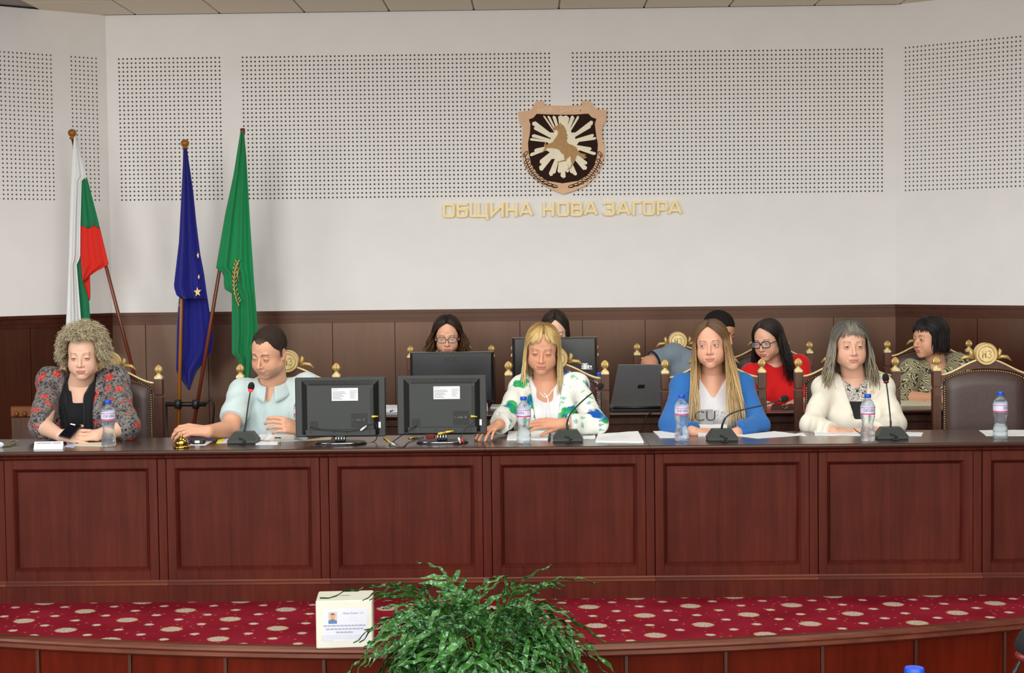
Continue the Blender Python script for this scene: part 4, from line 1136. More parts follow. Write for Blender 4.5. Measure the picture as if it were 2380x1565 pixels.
# clear folder curled open
cf_ = thing('plastic_folder', 'clear plastic folder curling up in front of the man in the polo', 'folder', tuple(atz(650, 1025, DZ)))
k = NT('clear_film'); k.base((0.85, 0.84, 0.88, 1)); k.set(rough=0.15)
k.b.inputs['Alpha'].default_value = 0.38; M_film = k.m
rows = []
base = [atz(612, 1026, DZ), atz(690, 1024, DZ)]
for i in range(15):
    t_ = i / 14; a_ = t_ * 2.5
    row = []
    for j in range(7):
        b0 = lerp(base[0], base[1], j / 6); rr = 0.045 * (1 - 0.25 * j / 6)
        row.append(b0 + Vector((0.028 - 0.028 * math.cos(a_) - 0.02 * math.sin(a_) + t_ * 0.02, 0.02 * math.sin(a_), 0.0025 + rr * (1 - math.cos(a_)) * 0.95)))
    rows.append(row)
m = MB(); m.grid(rows); fo = m.build('cover_sheet', M_film, cf_, True); md_ = fo.modifiers.new('thickness', 'SOLIDIFY'); md_.thickness = 0.0008
pp = [atz(628, 1027, DZ), atz(768, 1023, DZ), atz(775, 1012, DZ), atz(632, 1012, DZ)]
m = MB(); m.prism(pp, (0, 0, 0.002)); m.build('pages', M_cream, cf_)
m = MB(); m.tube(bez([atz(640, 1018, DZ + .002), atz(640, 1018, DZ + .02), atz(650, 1018, DZ + .022), atz(652, 1018, DZ + .002)], 4), 0.003, 6); m.build('binder_ring', M_black, cf_, True)

paper([(1178, 1024), (1275, 1024), (1282, 1004), (1182, 1005)], 'thick white paper stack under the hand of the blonde woman in print', th=0.006, lines=5)
p = [atz(1276, 1022, DZ + .006), atz(1279, 1003, DZ + .02)]
pn = thing('pen', 'grey pen lying on the papers by the bent microphone', 'pen', tuple(p[0])); m = MB(); m.tube([p[0], lerp(p[0], p[1], .9)], 0.0055, 8); m.build('barrel', M_tvgrey, pn, True); m = MB(); m.tube([lerp(p[0], p[1], .9), p[1]], [0.004, 0.001], 8); m.build('tip', M_chrome, pn, True)
paper([(1340, 1021), (1383, 1021), (1384, 1006), (1345, 1006)], 'white sheet behind the microphone beside the printed sleeve')
paper([(1384, 1029), (1496, 1030), (1483, 1009), (1390, 1012)], 'rumpled white paper pile between the printed jacket and the blue blazer', th=0.007, lines=4, lift={2: 0.008})
paper([(1533, 1018), (1586, 1018), (1575, 1004), (1518, 1004)], 'white papers under the sleeve of the blue blazer', th=0.004)
paper([(1623, 1015), (1690, 1015), (1690, 1000), (1612, 1001)], 'white open notebook in front of the white top of the woman in blue', th=0.012, lift={2: 0.02, 3: 0.02})
paper([(1708, 1014), (1762, 1020), (1871, 1012), (1800, 1003)], 'wide white sheet right of the sideways microphone', th=0.0015)
paper([(1696, 1006), (1716, 1014), (1730, 1012), (1712, 1004)], 'small white sheet tucked behind the sideways microphone')
paper([(1894, 1013), (2000, 1013), (2012, 1000), (1890, 1001)], 'white papers in front of the cream blazer', th=0.005, lines=3)
paper([(1862, 1014), (1874, 1014), (1868, 1007), (1850, 1008)], 'paper corner beside the cream sleeve')
paper([(2101, 1014), (2142, 1014), (2146, 1007), (2098, 1006)], 'white sheets right of the upright microphone', th=0.003)
paper([(2292, 1014), (2400, 1014), (2380, 1000), (2275, 1001)], 'white sheet under the bottle at the empty chair')
sp_ = thing('spectacles', 'dark spectacles lying on papers behind the cream blazer bottle', 'spectacles', tuple(atz(1995, 1008, DZ + .006)))
m = MB(); m.tube(bez([atz(1985, 996, DZ + .03), atz(1989, 1001, DZ + .02), atz(2000, 1008, DZ + .01)], 5), 0.0022, 6); m.build('temple', M_black, sp_, True); m = MB(); m.tube([atz(2000, 1008, DZ + .01) + Vector((0.018 * math.cos(a) + .018, 0, 0.012 * math.sin(a))) for a in np.linspace(0, 2 * math.pi, 15)], 0.002, 6); m.build('rim', M_black, sp_, True)
# rear desk
paper([(892, 958), (924, 958), (924, 949), (894, 949)], 'white sheet with blue pen on the rear desk between the televisions', z=D2Z, th=0.02)
p = [at(906, 957, D2Y - .04), at(918, 952, D2Y - .04)]
pn = thing('pen', 'blue and white pen on the rear desk between the televisions', 'pen', tuple(p[0])); MB().tube([p[0], lerp(p[0], p[1], .6)], 0.004, 8).build('barrel', M_bluecap, pn, True); MB().tube([lerp(p[0], p[1], .6), p[1]], 0.0045, 8).build('cap', M_white, pn, True)
paper([(1140, 950), (1170, 950), (1168, 943), (1143, 943)], 'white papers on the rear desk beside the printed sleeve', z=D2Z, th=0.008)
paper([(2094, 944), (2180, 944), (2176, 932), (2092, 930)], 'open cream notebook under the arm of the woman with the bob', z=D2Z, th=0.012, mat=M_cream, name='notebook', cat='notebook')
paper([(1792, 951), (1850, 951), (1852, 944), (1795, 944)], 'dark tablet lying in front of the woman in red', z=D2Z, th=0.012, mat=M_black, name='tablet', cat='tablet')
pn = thing('folded_glasses', 'gold rimmed glasses lying before the woman in red', 'spectacles', tuple(atz(1820, 946, D2Z + .014)))
MB().tube(bez([atz(1826, 944, D2Z + .02), atz(1838, 939, D2Z + .03), atz(1852, 937, D2Z + .035)], 4), 0.003, 6).build('temple', M_chrome, pn, True)
MB().tube([atz(1824, 945, D2Z + .02) + Vector((0.018 * math.cos(a), 0, 0.012 * math.sin(a))) for a in np.linspace(0, 2 * math.pi, 15)], 0.002, 6).build('rim', M_brass, pn, True)

# ------------------------------------------------------------------ collection box on the podium
A, B = atz(727, 1508, 0.002), atz(870, 1500, 0.002)
bw = (B.x - A.x); bxm = (A.x + B.x) / 2; by0 = A.y + 0.005; bh = 0.203; bd_ = 0.205
cb = thing('collection_box', 'white papered collection box with a portrait notice on the podium edge', 'box', (bxm, by0 + bd_ / 2, 0.0), math.radians(4))
m = MB(); hw = bw / 2 - 0.008
m.box((-hw, -bd_ / 2, 0.0), (hw, bd_ / 2, bh), ch=0.005)
cbody = m.build('box_body', plain('cream_wrapping_paper', (236, 236, 220), 0.7, var=0.03, vscale=14, bump=0.06), cb, world=False)
m = MB(); m.box((-0.022, -0.0025, bh - 0.0005), (0.022, 0.0025, bh + 0.0006)); m.build('coin_slot', M_inkdark, cbody, world=False)
yf = -bd_ / 2 - 0.0006
m = MB(); m.box((-hw + 0.028, yf, 0.030), (hw - 0.022, yf + 0.001, 0.168)); nt_ = m.build('notice_sheet', plain('bluish_white_sheet', (232, 236, 248), 0.7, var=0.01), cb, world=False)
m = MB(); px0, pz0 = -hw + 0.052, 0.106
m.box((px0, yf - 0.0006, pz0), (px0 + 0.036, yf, pz0 + 0.050)); m.build('portrait_photo', plain('photo_background', (214, 206, 194), 0.6), nt_, world=False)
def flat(m, pts): m.prism([Vector((px0 + x, yf - 0.0009, pz0 + z)) for x, z in pts], (0, 0.0004, 0))
m = MB(); flat(m, [(0.0, 0.0), (0.036, 0.0), (0.036, 0.012), (0.026, 0.017), (0.010, 0.017), (0.0, 0.014)]); m.build('portrait_shirt', plain('photo_blue', (96, 136, 190), 0.6), nt_, world=False)
m = MB(); flat(m, [(0.018 + 0.010 * math.cos(a), 0.030 + 0.014 * math.sin(a)) for a in np.linspace(0, 2 * math.pi, 16, endpoint=False)]); flat(m, [(0.013, 0.010), (0.023, 0.010), (0.023, 0.020), (0.013, 0.020)]); m.build('portrait_face', plain('photo_skin', (226, 170, 140), 0.6), nt_, world=False)
m = MB(); flat(m, [(0.018 + 0.0105 * math.cos(a), 0.034 + 0.0115 * math.sin(a)) for a in np.linspace(0.3, math.pi - 0.3, 10)]); m.build('portrait_hair', plain('photo_hair', (150, 120, 104), 0.6), nt_, world=False)
m = MB()
for s_, sz_, x_, z_ in (('Иван Монев, 17г.', 0.0115, 0.044, 0.149), ('..............................', 0.007, 0.044, 0.132), ('..............................', 0.007, 0.044, 0.121)):
    v, f = text_mesh(s_, sz_); m.add([(x * (0.8 if '.' in s_[:2] else 0.95) + x_ - 0.006, yf - 0.0008, y + z_) for x, y, _ in v], f)
for z_, w_ in ((0.098, 0.088), (0.084, 0.078), (0.070, 0.036)):
    x_ = -w_
    while x_ < w_:
        l_ = 0.010 + 0.008 * random.random(); m.box((x_, yf - 0.0008, z_ - 0.0016), (min(x_ + l_, w_), yf - 0.0002, z_ + 0.0016)); x_ += l_ + 0.003
    m.box((-w_, yf - 0.0008, z_ - 0.0042), (w_, yf - 0.0002, z_ - 0.0034))
m.build('notice_print', plain('blue_grey_ink', (150, 156, 180), 0.7), nt_, world=False)
m = MB()
for k in range(4):
    x_ = -0.096; z_ = 0.056 - k * 0.0068; w_ = 0.094 if k < 3 else -0.05
    while x_ < w_:
        l_ = 0.006 + 0.010 * random.random(); m.box((x_, yf - 0.0008, z_ - 0.0007), (min(x_ + l_, w_), yf - 0.0002, z_ + 0.0007)); x_ += l_ + 0.002
m.build('notice_small_print', plain('pale_ink', (196, 200, 216), 0.7), nt_, world=False)

# ------------------------------------------------------------------ potted fern in front of the podium
FP = at(1108, 1540, -1.62); 
fern = thing('potted_fern', 'large potted fern with lobed blue green fronds before the podium', 'plant', (FP.x, -1.62, FZ))
PZ = 0.13 - FZ
m = MB(); m.lathe([(0.11, 0), (0.13, 0.02), (0.165, PZ - 0.08), (0.175, PZ - 0.03), (0.165, PZ - 0.03), (0.155, PZ - 0.05)], 28); m.build('pot', plain('terracotta', (150, 84, 58), 0.7, var=0.1), fern, True, world=False, auto=30)
m = MB(); m.lathe([(0.0, PZ - 0.055), (0.157, PZ - 0.055)], 20, caps=False); m.build('soil', plain('dark_soil', (40, 28, 20), 0.95, bump=0.5), fern, world=False)
def leafmat():
    k = NT('fern_leaf'); co = k.coord()
    n = k.noise(co, 30, 3); base = k.ramp(n, [(0.25, srgb(28, 70, 18)), (0.5, srgb(54, 110, 40)), (0.78, srgb(100, 156, 72))])
    g = k.noise(co, 75, 2, 0.6)
    spots = k.ramp(g, [(0.55, (0, 0, 0, 1)), (0.66, (1, 1, 1, 1))])
    k.base(k.mix(k.math('MULTIPLY', spots, 0.75), base, srgb(164, 212, 186)))
    k.set(rough=0.38, spec=0.5); k.bump(n, 0.3, 0.004)
    return k.m
M_leaf = leafmat(); M_stem = plain('fern_stem', (92, 112, 44), 0.6)
def frond_mesh(L, lobes, arch, droop, width, seed):
    r = random.Random(seed); m = MB()
    def rach(t): return Vector((L * (t - 0.10 * arch * t * t), 0.03 * L * math.sin(3 * t + seed), L * (arch * t * (1 - 0.55 * t) - droop * t ** 3)))
    path = [rach(i / 16) for i in range(17)]
    m.tube(path, [0.0035 * (1 - 0.7 * i / 16) for i in range(17)], 5, 1)
    for i in range(lobes):
        t = 0.34 + 0.62 * i / (lobes - 1)
        for s in ((-1, 1) if i < lobes - 1 else (0,)):
            c = rach(t - (0.03 if s < 0 else 0)); T = (rach(min(1, t + .02)) - rach(t - .02)).normalized(); side = Vector((0, 1, 0)) if s == 0 else Vector((0, s, 0))
            ll = width * (math.sin(math.pi * (0.30 + 0.55 * (t - .34) / .62)) ** 0.7) * (0.8 + 0.4 * r.random())
            if s == 0: ll = width * 1.15
            d0 = (T * 0.75 + side * 1.0).normalized() if s else T
            w = 0.0125 * (0.85 + 0.4 * r.random())
            N = T.cross(side).normalized()
            if N.z < 0: N = -N
            wv_ = d0.cross(N).normalized()
            rows = []; dr = 0.10 + 0.45 * r.random()
            for q in range(9):
                u = q / 8; hw = w * (0.75 + 0.9 * u - 1.1 * u * u) * (1 - u ** 5) * (1 + 0.10 * math.sin(q * 2.1 + i))
                p = c + d0 * (ll * u) + Vector((0, 0, -1)) * (dr * ll * u * u) + N * (0.006 * math.sin(q * 1.9 + i + s))
                e = 0.0025 * math.sin(q * 1.7 + i * 1.3)
                rows.append([p - wv_ * hw + N * (0.004 + e), p, p + wv_ * hw + N * (0.004 - e)])
            m.grid(rows, 0)
    me = bpy.data.meshes.new('frond'); me.from_pydata(m.v, [], m.f); me.materials.append(M_leaf); me.materials.append(M_stem)
    me.polygons.foreach_set('material_index', m.mi); me.polygons.foreach_set('use_smooth', [True] * len(m.f)); me.update()
    return me
FM = [frond_mesh(0.36, 6, 1.0, 0.10, 0.14, 1), frond_mesh(0.33, 5, 0.9, 0.35, 0.14, 2), frond_mesh(0.40, 6, 0.85, 0.50, 0.15, 3), frond_mesh(0.32, 5, 1.25, 0.05, 0.13, 4), frond_mesh(0.36, 6, 0.7, 0.75, 0.14, 5)]
rf = random.Random(12)
NF = 92
for i in range(NF):
    tier = i / NF
    o = bpy.data.objects.new('frond', FM[(i * 3) % 5] if tier < 0.6 else FM[(1, 2, 4)[i % 3]]); COL.objects.link(o); o.parent = fern
    az = 2 * math.pi * (i * 0.381966 + rf.uniform(-.05, .05))
    rr = 0.02 + 0.11 * rf.random()
    o.location = (rr * math.cos(az), rr * math.sin(az), PZ - 0.06 + 0.05 * rf.random())
    pitch = lerp(-0.80, 0.45, tier ** 0.8) + rf.uniform(-.25, .25)
    o.rotation_euler = (rf.uniform(-.7, .7), pitch, az); sc = rf.uniform(0.75, 1.12); o.scale = (sc, sc, sc)

# ------------------------------------------------------------------ nearest desk of the hall with a bottle and a microphone (only their tips show)
nb = at(2125, 1552, -CAM_D + 2.62)
NZ = nb.z - 0.2265
nd = thing('hall_desk', 'wooden hall desk just below the picture under the nearest blue bottle cap', 'desk', (nb.x, nb.y, FZ))
MB().box((nb.x - 0.5, nb.y - 0.42, NZ - 0.03), (nb.x + 0.6, nb.y + 0.12, NZ), ch=0.006).build('top', M_desktop, nd)
MB().box((nb.x - 0.48, nb.y + 0.06, FZ), (nb.x + 0.58, nb.y + 0.085, NZ - 0.03)).build('front_panel', M_desk, nd)
for x in (nb.x - 0.48, nb.x + 0.56): MB().box((x, nb.y - 0.4, FZ), (x + 0.02, nb.y + 0.06, NZ - 0.03)).build('side_panel', M_desk, nd)
dup(bot0, (nb.x, nb.y, NZ), 0.4, 'nearest water bottle, only its blue cap showing at the bottom edge')

hm = at(2386, 1545, nb.y - 0.02)
mic(0, 0, [(2352, 1590, 0.0), (2362, 1556, 0.0), (2374, 1532, 0.0)], 'blurred foam microphone at the bottom corner above the nearest desk', False, 0.0, NZ, 1.32, (at(2340, 1600, nb.y).x, nb.y - 0.0, NZ))
# ------------------------------------------------------------------ implicit-surface modelling for people
def vlen(a): return np.sqrt((a * a).sum(-1))
class Field:
    def __init__(s, lo, hi, h):
        s.lo = np.array(lo, dtype=np.float32); s.h = h
        s.n = np.maximum(4, np.ceil((np.array(hi) - s.lo) / h).astype(int) + 1)
        s.F = np.full(tuple(s.n), 0.5, dtype=np.float32)
        s.ax = [s.lo[i] + h * np.arange(s.n[i], dtype=np.float32) for i in range(3)]
    def block(s, lo, hi):
        a = np.clip(np.floor((np.array(lo) - s.lo) / s.h).astype(int), 0, s.n); b = np.clip(np.ceil((np.array(hi) - s.lo) / s.h).astype(int) + 1, 0, s.n)
        sl = tuple(slice(a[i], b[i]) for i in range(3))
        X, Y, Z = np.meshgrid(s.ax[0][sl[0]], s.ax[1][sl[1]], s.ax[2][sl[2]], indexing='ij')
        return sl, X, Y, Z
    def all(s): return s.block(s.lo, s.lo + s.h * (s.n - 1))
    def op(s, sl, d, k, mode='u'):
        A = s.F[sl]
        if A.size == 0: return
        if mode == 'u':
            if k > 0:
                h = np.clip(0.5 + 0.5 * (A - d) / k, 0, 1); s.F[sl] = A * (1 - h) + d * h - k * h * (1 - h)
            else: s.F[sl] = np.minimum(A, d)
        elif mode == 's':
            d = -d
            if k > 0:
                h = np.clip(0.5 - 0.5 * (A - d) / k, 0, 1); s.F[sl] = A * (1 - h) + d * h + k * h * (1 - h)
            else: s.F[sl] = np.maximum(A, d)
    def cone(s, a, b, r1, r2, k=0.0, clip=None, mode='u'):
        a = np.array(a, dtype=np.float32); b = np.array(b, dtype=np.float32); m = max(r1, r2) + 2 * k + 3 * s.h
        sl, X, Y, Z = s.block(np.minimum(a, b) - m, np.maximum(a, b) + m)
        if X.size == 0: return s
        ab = b - a; L2 = max(float((ab * ab).sum()), 1e-9)
        t = np.clip(((X - a[0]) * ab[0] + (Y - a[1]) * ab[1] + (Z - a[2]) * ab[2]) / L2, 0, 1)
        d = np.sqrt((X - a[0] - t * ab[0]) ** 2 + (Y - a[1] - t * ab[1]) ** 2 + (Z - a[2] - t * ab[2]) ** 2) - (r1 + (r2 - r1) * t)
        if clip is not None:
            c, n = clip; d = np.maximum(d, (X - c[0]) * n[0] + (Y - c[1]) * n[1] + (Z - c[2]) * n[2])
        s.op(sl, d, k, mode); return s
    def ell(s, c, r, k=0.0, R=None, mode='u'):
        c = np.array(c, dtype=np.float32); r = np.array(r, dtype=np.float32) if hasattr(r, '__len__') else np.array([r] * 3, dtype=np.float32)
        m = r.max() + 2 * k + 3 * s.h
        sl, X, Y, Z = s.block(c - m, c + m)
        if X.size == 0: return s
        x, y, z = X - c[0], Y - c[1], Z - c[2]
        if R is not None:
            R = np.array(R, dtype=np.float32); x, y, z = (R[0, 0] * x + R[1, 0] * y + R[2, 0] * z, R[0, 1] * x + R[1, 1] * y + R[2, 1] * z, R[0, 2] * x + R[1, 2] * y + R[2, 2] * z)
        k0 = np.sqrt((x / r[0]) ** 2 + (y / r[1]) ** 2 + (z / r[2]) ** 2); k1 = np.sqrt((x / r[0] ** 2) ** 2 + (y / r[1] ** 2) ** 2 + (z / r[2] ** 2) ** 2)
        d = np.where(k0 < 1e-4, -r.min(), k0 * (k0 - 1) / np.maximum(k1, 1e-6))
        s.op(sl, d, k, mode); return s
    def fn(s, f, mode='s', k=0.0):
        sl, X, Y, Z = s.all(); s.op(sl, f(X, Y, Z).astype(np.float32), k, mode); return s
    def warp(s, f):
        sl, X, Y, Z = s.all(); s.F = (s.F + f(X, Y, Z)).astype(np.float32); return s
    def mesh(s, smooth=1):
        F = s.F; S = F < 0
        F = F.copy()
        c = np.zeros(tuple(np.array(F.shape) - 1), dtype=np.int8)
        corners = [(i, j, k) for i in (0, 1) for j in (0, 1) for k in (0, 1)]
        nx, ny, nz = F.shape
        for i, j, k in corners: c += S[i:nx - 1 + i, j:ny - 1 + j, k:nz - 1 + k]
        act = (c > 0) & (c < 8)
        I, J, K = np.nonzero(act); n = len(I)
        if n == 0: return np.zeros((0, 3)), np.zeros((0, 4), int)
        idx = np.full(act.shape, -1, dtype=np.int64); idx[I, J, K] = np.arange(n)
        acc = np.zeros((n, 3)); cnt = np.zeros(n)
        for i, j, k in corners:
            for ax in range(3):
                o = (i, j, k)
                if o[ax]: continue
                e = list(o); e[ax] = 1
                fa = F[I + i, J + j, K + k]; fb = F[I + e[0], J + e[1], K + e[2]]
                cr = (fa < 0) != (fb < 0)
                t = np.where(cr, fa / np.where(cr, fa - fb, 1), 0)
                p = np.empty((n, 3)); p[:, 0] = i; p[:, 1] = j; p[:, 2] = k; p[:, ax] += t
                acc += p * cr[:, None]; cnt += cr
        V = (np.stack([I, J, K], 1) + acc / cnt[:, None]) * s.h + s.lo
        Q = []
        for ax in range(3):
            sl0 = [slice(1, -1)] * 3; sl1 = [slice(1, -1)] * 3; sl0[ax] = slice(0, -1); sl1[ax] = slice(1, None)
            a0 = S[tuple(sl0)]; a1 = S[tuple(sl1)]
            P = np.stack(np.nonzero(a0 != a1), 1)
            if not len(P): continue
            ins = a0[tuple(P.T)]
            off = np.ones(3, int); off[ax] = 0
            P = P + off
            u, v = [(1, 2), (2, 0), (0, 1)][ax]
            def cell(du, dv):
                q = P.copy(); q[:, u] -= du; q[:, v] -= dv
                return idx[q[:, 0], q[:, 1], q[:, 2]]
            q = np.stack([cell(1, 1), cell(0, 1), cell(0, 0), cell(1, 0)], 1)
            q[~ins] = q[~ins][:, ::-1]
            Q.append(q)
        Q = np.concatenate(Q)
        Q = Q[(Q >= 0).all(1)]
        for _ in range(smooth):
            A = np.zeros_like(V); C = np.zeros(n)
            for a, b in ((0, 1), (1, 2), (2, 3), (3, 0)):
                np.add.at(A, Q[:, a], V[Q[:, b]]); np.add.at(C, Q[:, a], 1)
                np.add.at(A, Q[:, b], V[Q[:, a]]); np.add.at(C, Q[:, b], 1)
            V = V * 0.45 + 0.55 * A / np.maximum(C, 1)[:, None]
        return V, Q

def emit(name, chunks, mat, parent, smooth=True):
    """chunks: list of (V, Q, colours or None); one mesh object under the person"""
    base = np.array(parent['_base'])
    V = np.concatenate([c[0] for c in chunks]); F = []; o = 0; C = []
    for v, q, col in chunks:
        F += (np.asarray(q) + o).tolist() if isinstance(q, np.ndarray) else [tuple(i + o for i in f) for f in q]
        o += len(v)
        C.append(col if col is not None else np.ones((len(v), 4)))
    me = bpy.data.meshes.new(name); me.from_pydata((V - base).tolist(), [], F)
    me.materials.append(mat)
    if any(c[2] is not None for c in chunks):
        ca = me.color_attributes.new('Col', 'FLOAT_COLOR', 'POINT'); ca.data.foreach_set('color', np.concatenate(C).astype(np.float32).ravel())
    me.polygons.foreach_set('use_smooth', [smooth] * len(me.polygons)); me.update()
    ob = bpy.data.objects.new(name, me); COL.objects.link(ob); ob.parent = parent
    return ob

def sphere_chunk(c, r, colf=None, n=20, m=14):
    t = np.linspace(0, math.pi, m); a = np.linspace(0, 2 * math.pi, n, endpoint=False)
    T, A = np.meshgrid(t, a, indexing='ij')
    D = np.stack([np.sin(T) * np.cos(A), np.sin(T) * np.sin(A), np.cos(T)], -1).reshape(-1, 3)
    Q = np.array([(i * n + j, (i + 1) * n + j, (i + 1) * n + (j + 1) % n, i * n + (j + 1) % n) for i in range(m - 1) for j in range(n)])
    return np.array(c) + D * r, Q, D

def rotm(yaw, pitch, roll):
    """head rotation: yaw > 0 turns the face to image right, pitch > 0 bows it, roll > 0 tips the crown to image right"""
    return np.array((Matrix.Rotation(math.radians(yaw), 3, 'Z') @ Matrix.Rotation(math.radians(pitch), 3, 'X') @ Matrix.Rotation(math.radians(roll), 3, 'Y')))

def lin(rgb): return np.array(srgb(*rgb)[:3])

class Head:
    def __init__(s, eye, yaw=0, pitch=0, roll=0, scale=1.0):
        s.R = rotm(yaw, pitch, roll); s.s = scale
        s.o = np.array(at(*eye)) - s.R @ (np.array([0, -0.078, 0.0]) * scale)   # head origin from the eye mid-point
    def w(s, p): return s.o + (np.asarray(p) * s.s) @ s.R.T
    def l(s, p): return ((np.asarray(p) - s.o) @ s.R) / s.s

def make_head(H, neck, skin, brow, lip, h=0.0024, male=False, open_=1.0, gaze=(0, 0), iris=(70, 60, 48), jaw=1.0, neck_r=0.050, age=0.0, lidc=None, blush=0.12, stubble=None):
    nb = H.l(neck)
    lo = np.array([-0.095, -0.135, -0.15]); hi = np.array([0.095, 0.125, 0.135])
    lo = np.minimum(lo, nb - 0.09); hi = np.maximum(hi, nb + 0.075)
    f = Field(lo, hi, h)
    wj = (1.08 if male else 1.0) * jaw
    f.ell((0, 0.016, 0.036), (0.074, 0.094, 0.084))
    f.ell((0, -0.028, 0.002), (0.0635, 0.062, 0.090), 0.03)
    f.ell((0, -0.034, -0.060), (0.0545 * wj, 0.050, 0.053), 0.030)
    f.ell((0, -0.074, -0.097), (0.022 * wj, 0.016, 0.015), 0.026)
    for sx in (-1, 1):
        f.ell((sx * 0.033, -0.057, -0.042), (0.027, 0.025, 0.030), 0.03)
        f.ell((sx * 0.050 * wj, -0.012, -0.066), (0.014, 0.026, 0.020), 0.025)
    f.cone((-0.034, -0.080, 0.019), (0.034, -0.080, 0.019), 0.009, 0.009, 0.014)
    for sx in (-1, 1): f.ell((sx * 0.0315, -0.099, 0.001), (0.0185, 0.0145, 0.0125), 0.012, mode='s')
    # nose
    f.cone((0, -0.0855, 0.008), (0, -0.1085, -0.030), 0.0062, 0.0085, 0.008)
    f.ell((0, -0.1100, -0.034), (0.0098, 0.0098, 0.0088), 0.006)
    for sx in (-1, 1):
        f.ell((sx * 0.0118, -0.0985, -0.0375), (0.0072, 0.0095, 0.0066), 0.005)
        f.ell((sx * 0.0062, -0.1065, -0.0445), (0.0034, 0.0045, 0.0028), 0.002, mode='s')
    # mouth
    f.ell((0, -0.081, -0.068), (0.030, 0.016, 0.022), 0.012)
    f.ell((0, -0.0950, -0.0628), (0.0215, 0.0058, 0.0038), 0.004)
    f.ell((0, -0.0945, -0.0715), (0.0190, 0.0062, 0.0046), 0.004)
    f.ell((0, -0.1020, -0.0668), (0.0240, 0.0046, 0.0014), 0.0015, mode='s')
    for sx in (-1, 1): f.ell((sx * 0.0245, -0.0955, -0.0665), (0.004, 0.006, 0.003), 0.004, mode='s')
    f.ell((0, -0.0965, -0.0835), (0.014, 0.005, 0.0045), 0.005, mode='s')
    # eyelids
    tu, tl = math.radians(lerp(-8, 30, open_)), math.radians(-22)
    for sx in (-1, 1):
        c = np.array([sx * 0.0315, -0.0775, 0.0]); r = 0.0142
        sl, X, Y, Z = f.block(c - 0.022, c + 0.022)
        x, y, z = X - c[0], Y - c[1], Z - c[2]
        sp = np.sqrt(x * x + y * y + z * z) - r
        al = 1 - (x / 0.0135) ** 2
        up = -(z * math.cos(tu) + y * math.sin(tu)) - 0.004 * (1 - al)
        dn = (z * math.cos(tl) + y * math.sin(tl)) - 0.003 * (1 - al)
        lid = np.minimum(np.maximum(sp, up), np.maximum(sp, dn))
        f.op(sl, lid, 0.0022)
        if age > 0: f.ell((sx * 0.032, -0.0905, -0.019), (0.012, 0.003, 0.0022), 0.004, mode='s')
    # ears
    for sx in (-1, 1):
        f.ell((sx * 0.0755, 0.014, -0.006), (0.0065, 0.0175, 0.030), 0.006)
        f.ell((sx * 0.0815, 0.010, -0.002), (0.0045, 0.0095, 0.017), 0.004, mode='s')
        f.ell((sx * 0.073, 0.006, -0.030), (0.006, 0.008, 0.009), 0.006)
    # nasolabial folds, chin hollow
    if age > 0:
        for sx in (-1, 1): f.cone((sx * 0.017, -0.096, -0.042), (sx * 0.031, -0.088, -0.072), 0.0022 * age, 0.0016 * age, 0.006, mode='s')
    f.cone((0, 0.022, -0.055), nb, neck_r, neck_r * 1.12, 0.022)
    V, Q = f.mesh(2)
    # colours in head coordinates
    x, y, z = V[:, 0], V[:, 1], V[:, 2]
    C = np.tile(lin(skin), (len(V), 1))
    def blend(mask, col, a):
        m = np.clip(mask, 0, 1)[:, None] * a
        C[:] = C * (1 - m) + lin(col) * m
    front = np.clip((-y - 0.03) / 0.02, 0, 1)
    for sx in (-1, 1):
        d = np.sqrt(((x - sx * 0.040) / 0.022) ** 2 + ((z + 0.034) / 0.020) ** 2); blend((1.3 - d) * front, (206, 108, 92), blush)
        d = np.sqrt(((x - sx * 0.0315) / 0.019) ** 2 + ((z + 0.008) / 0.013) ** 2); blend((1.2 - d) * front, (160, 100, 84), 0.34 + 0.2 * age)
    d = np.sqrt((x / 0.013) ** 2 + ((z + 0.035) / 0.012) ** 2); blend((1.2 - d) * (y < -0.095), (208, 112, 96), blush * 1.2)
    if stubble is not None:
        jl = np.clip((-0.045 - z) / 0.012, 0, 1) * np.clip((z + 0.125) / 0.01, 0, 1) * np.clip((-y - 0.0) / 0.02, 0, 1)
        blend(jl, stubble, 0.42)
    up_l = ((x / 0.0235) ** 2 + ((z + 0.0625) / 0.0046) ** 2 < 1) & (y < -0.084); dn_l = ((x / 0.0210) ** 2 + ((z + 0.0716) / 0.0056) ** 2 < 1) & (y < -0.084)
    blend((up_l | dn_l).astype(float), lip, 0.62)
    ml = (np.abs(z + 0.0668 + 0.0 * x) < 0.0012) & (np.abs(x) < 0.024) & (y < -0.085); blend(ml.astype(float), (96, 46, 42), 0.7)
    for sx in (-1, 1):
        u = (sx * x - 0.013) / 0.034
        bz = 0.0195 + 0.0075 * np.sin(np.clip(u, 0, 1) * 2.3) - 0.003 * np.clip(u, 0, 1)
        th = (0.0044 if male else 0.0034) * (1 - 0.55 * np.clip(u, 0, 1))
        bm_ = ((u > 0) & (u < 1) & (y < -0.05)) * np.clip(1.5 - np.abs(z - bz) / th, 0, 1); blend(bm_, brow, 0.85)
        c = np.array([sx * 0.0315, -0.0775, 0.0]); dd = V - c; rr = vlen(dd); ang = np.arctan2(dd[:, 2], -dd[:, 1])
        al = 0.004 * (dd[:, 0] / 0.0135) ** 2 / 0.0142
        lash = (np.abs(ang - (tu - al)) < 0.17) & (rr < 0.0165) & (np.abs(dd[:, 0]) < 0.0125) & (dd[:, 1] < 0); blend(lash.astype(float), (44, 32, 28), 0.85)
        if lidc: 
            lidm = (ang > tu) & (ang < tu + 0.7) & (rr < 0.018) & (np.abs(dd[:, 0]) < 0.014) & (dd[:, 1] < 0); blend(lidm.astype(float), lidc, 0.35)
    chunks = [(H.w(V), Q, np.concatenate([C, np.ones((len(C), 1))], 1))]
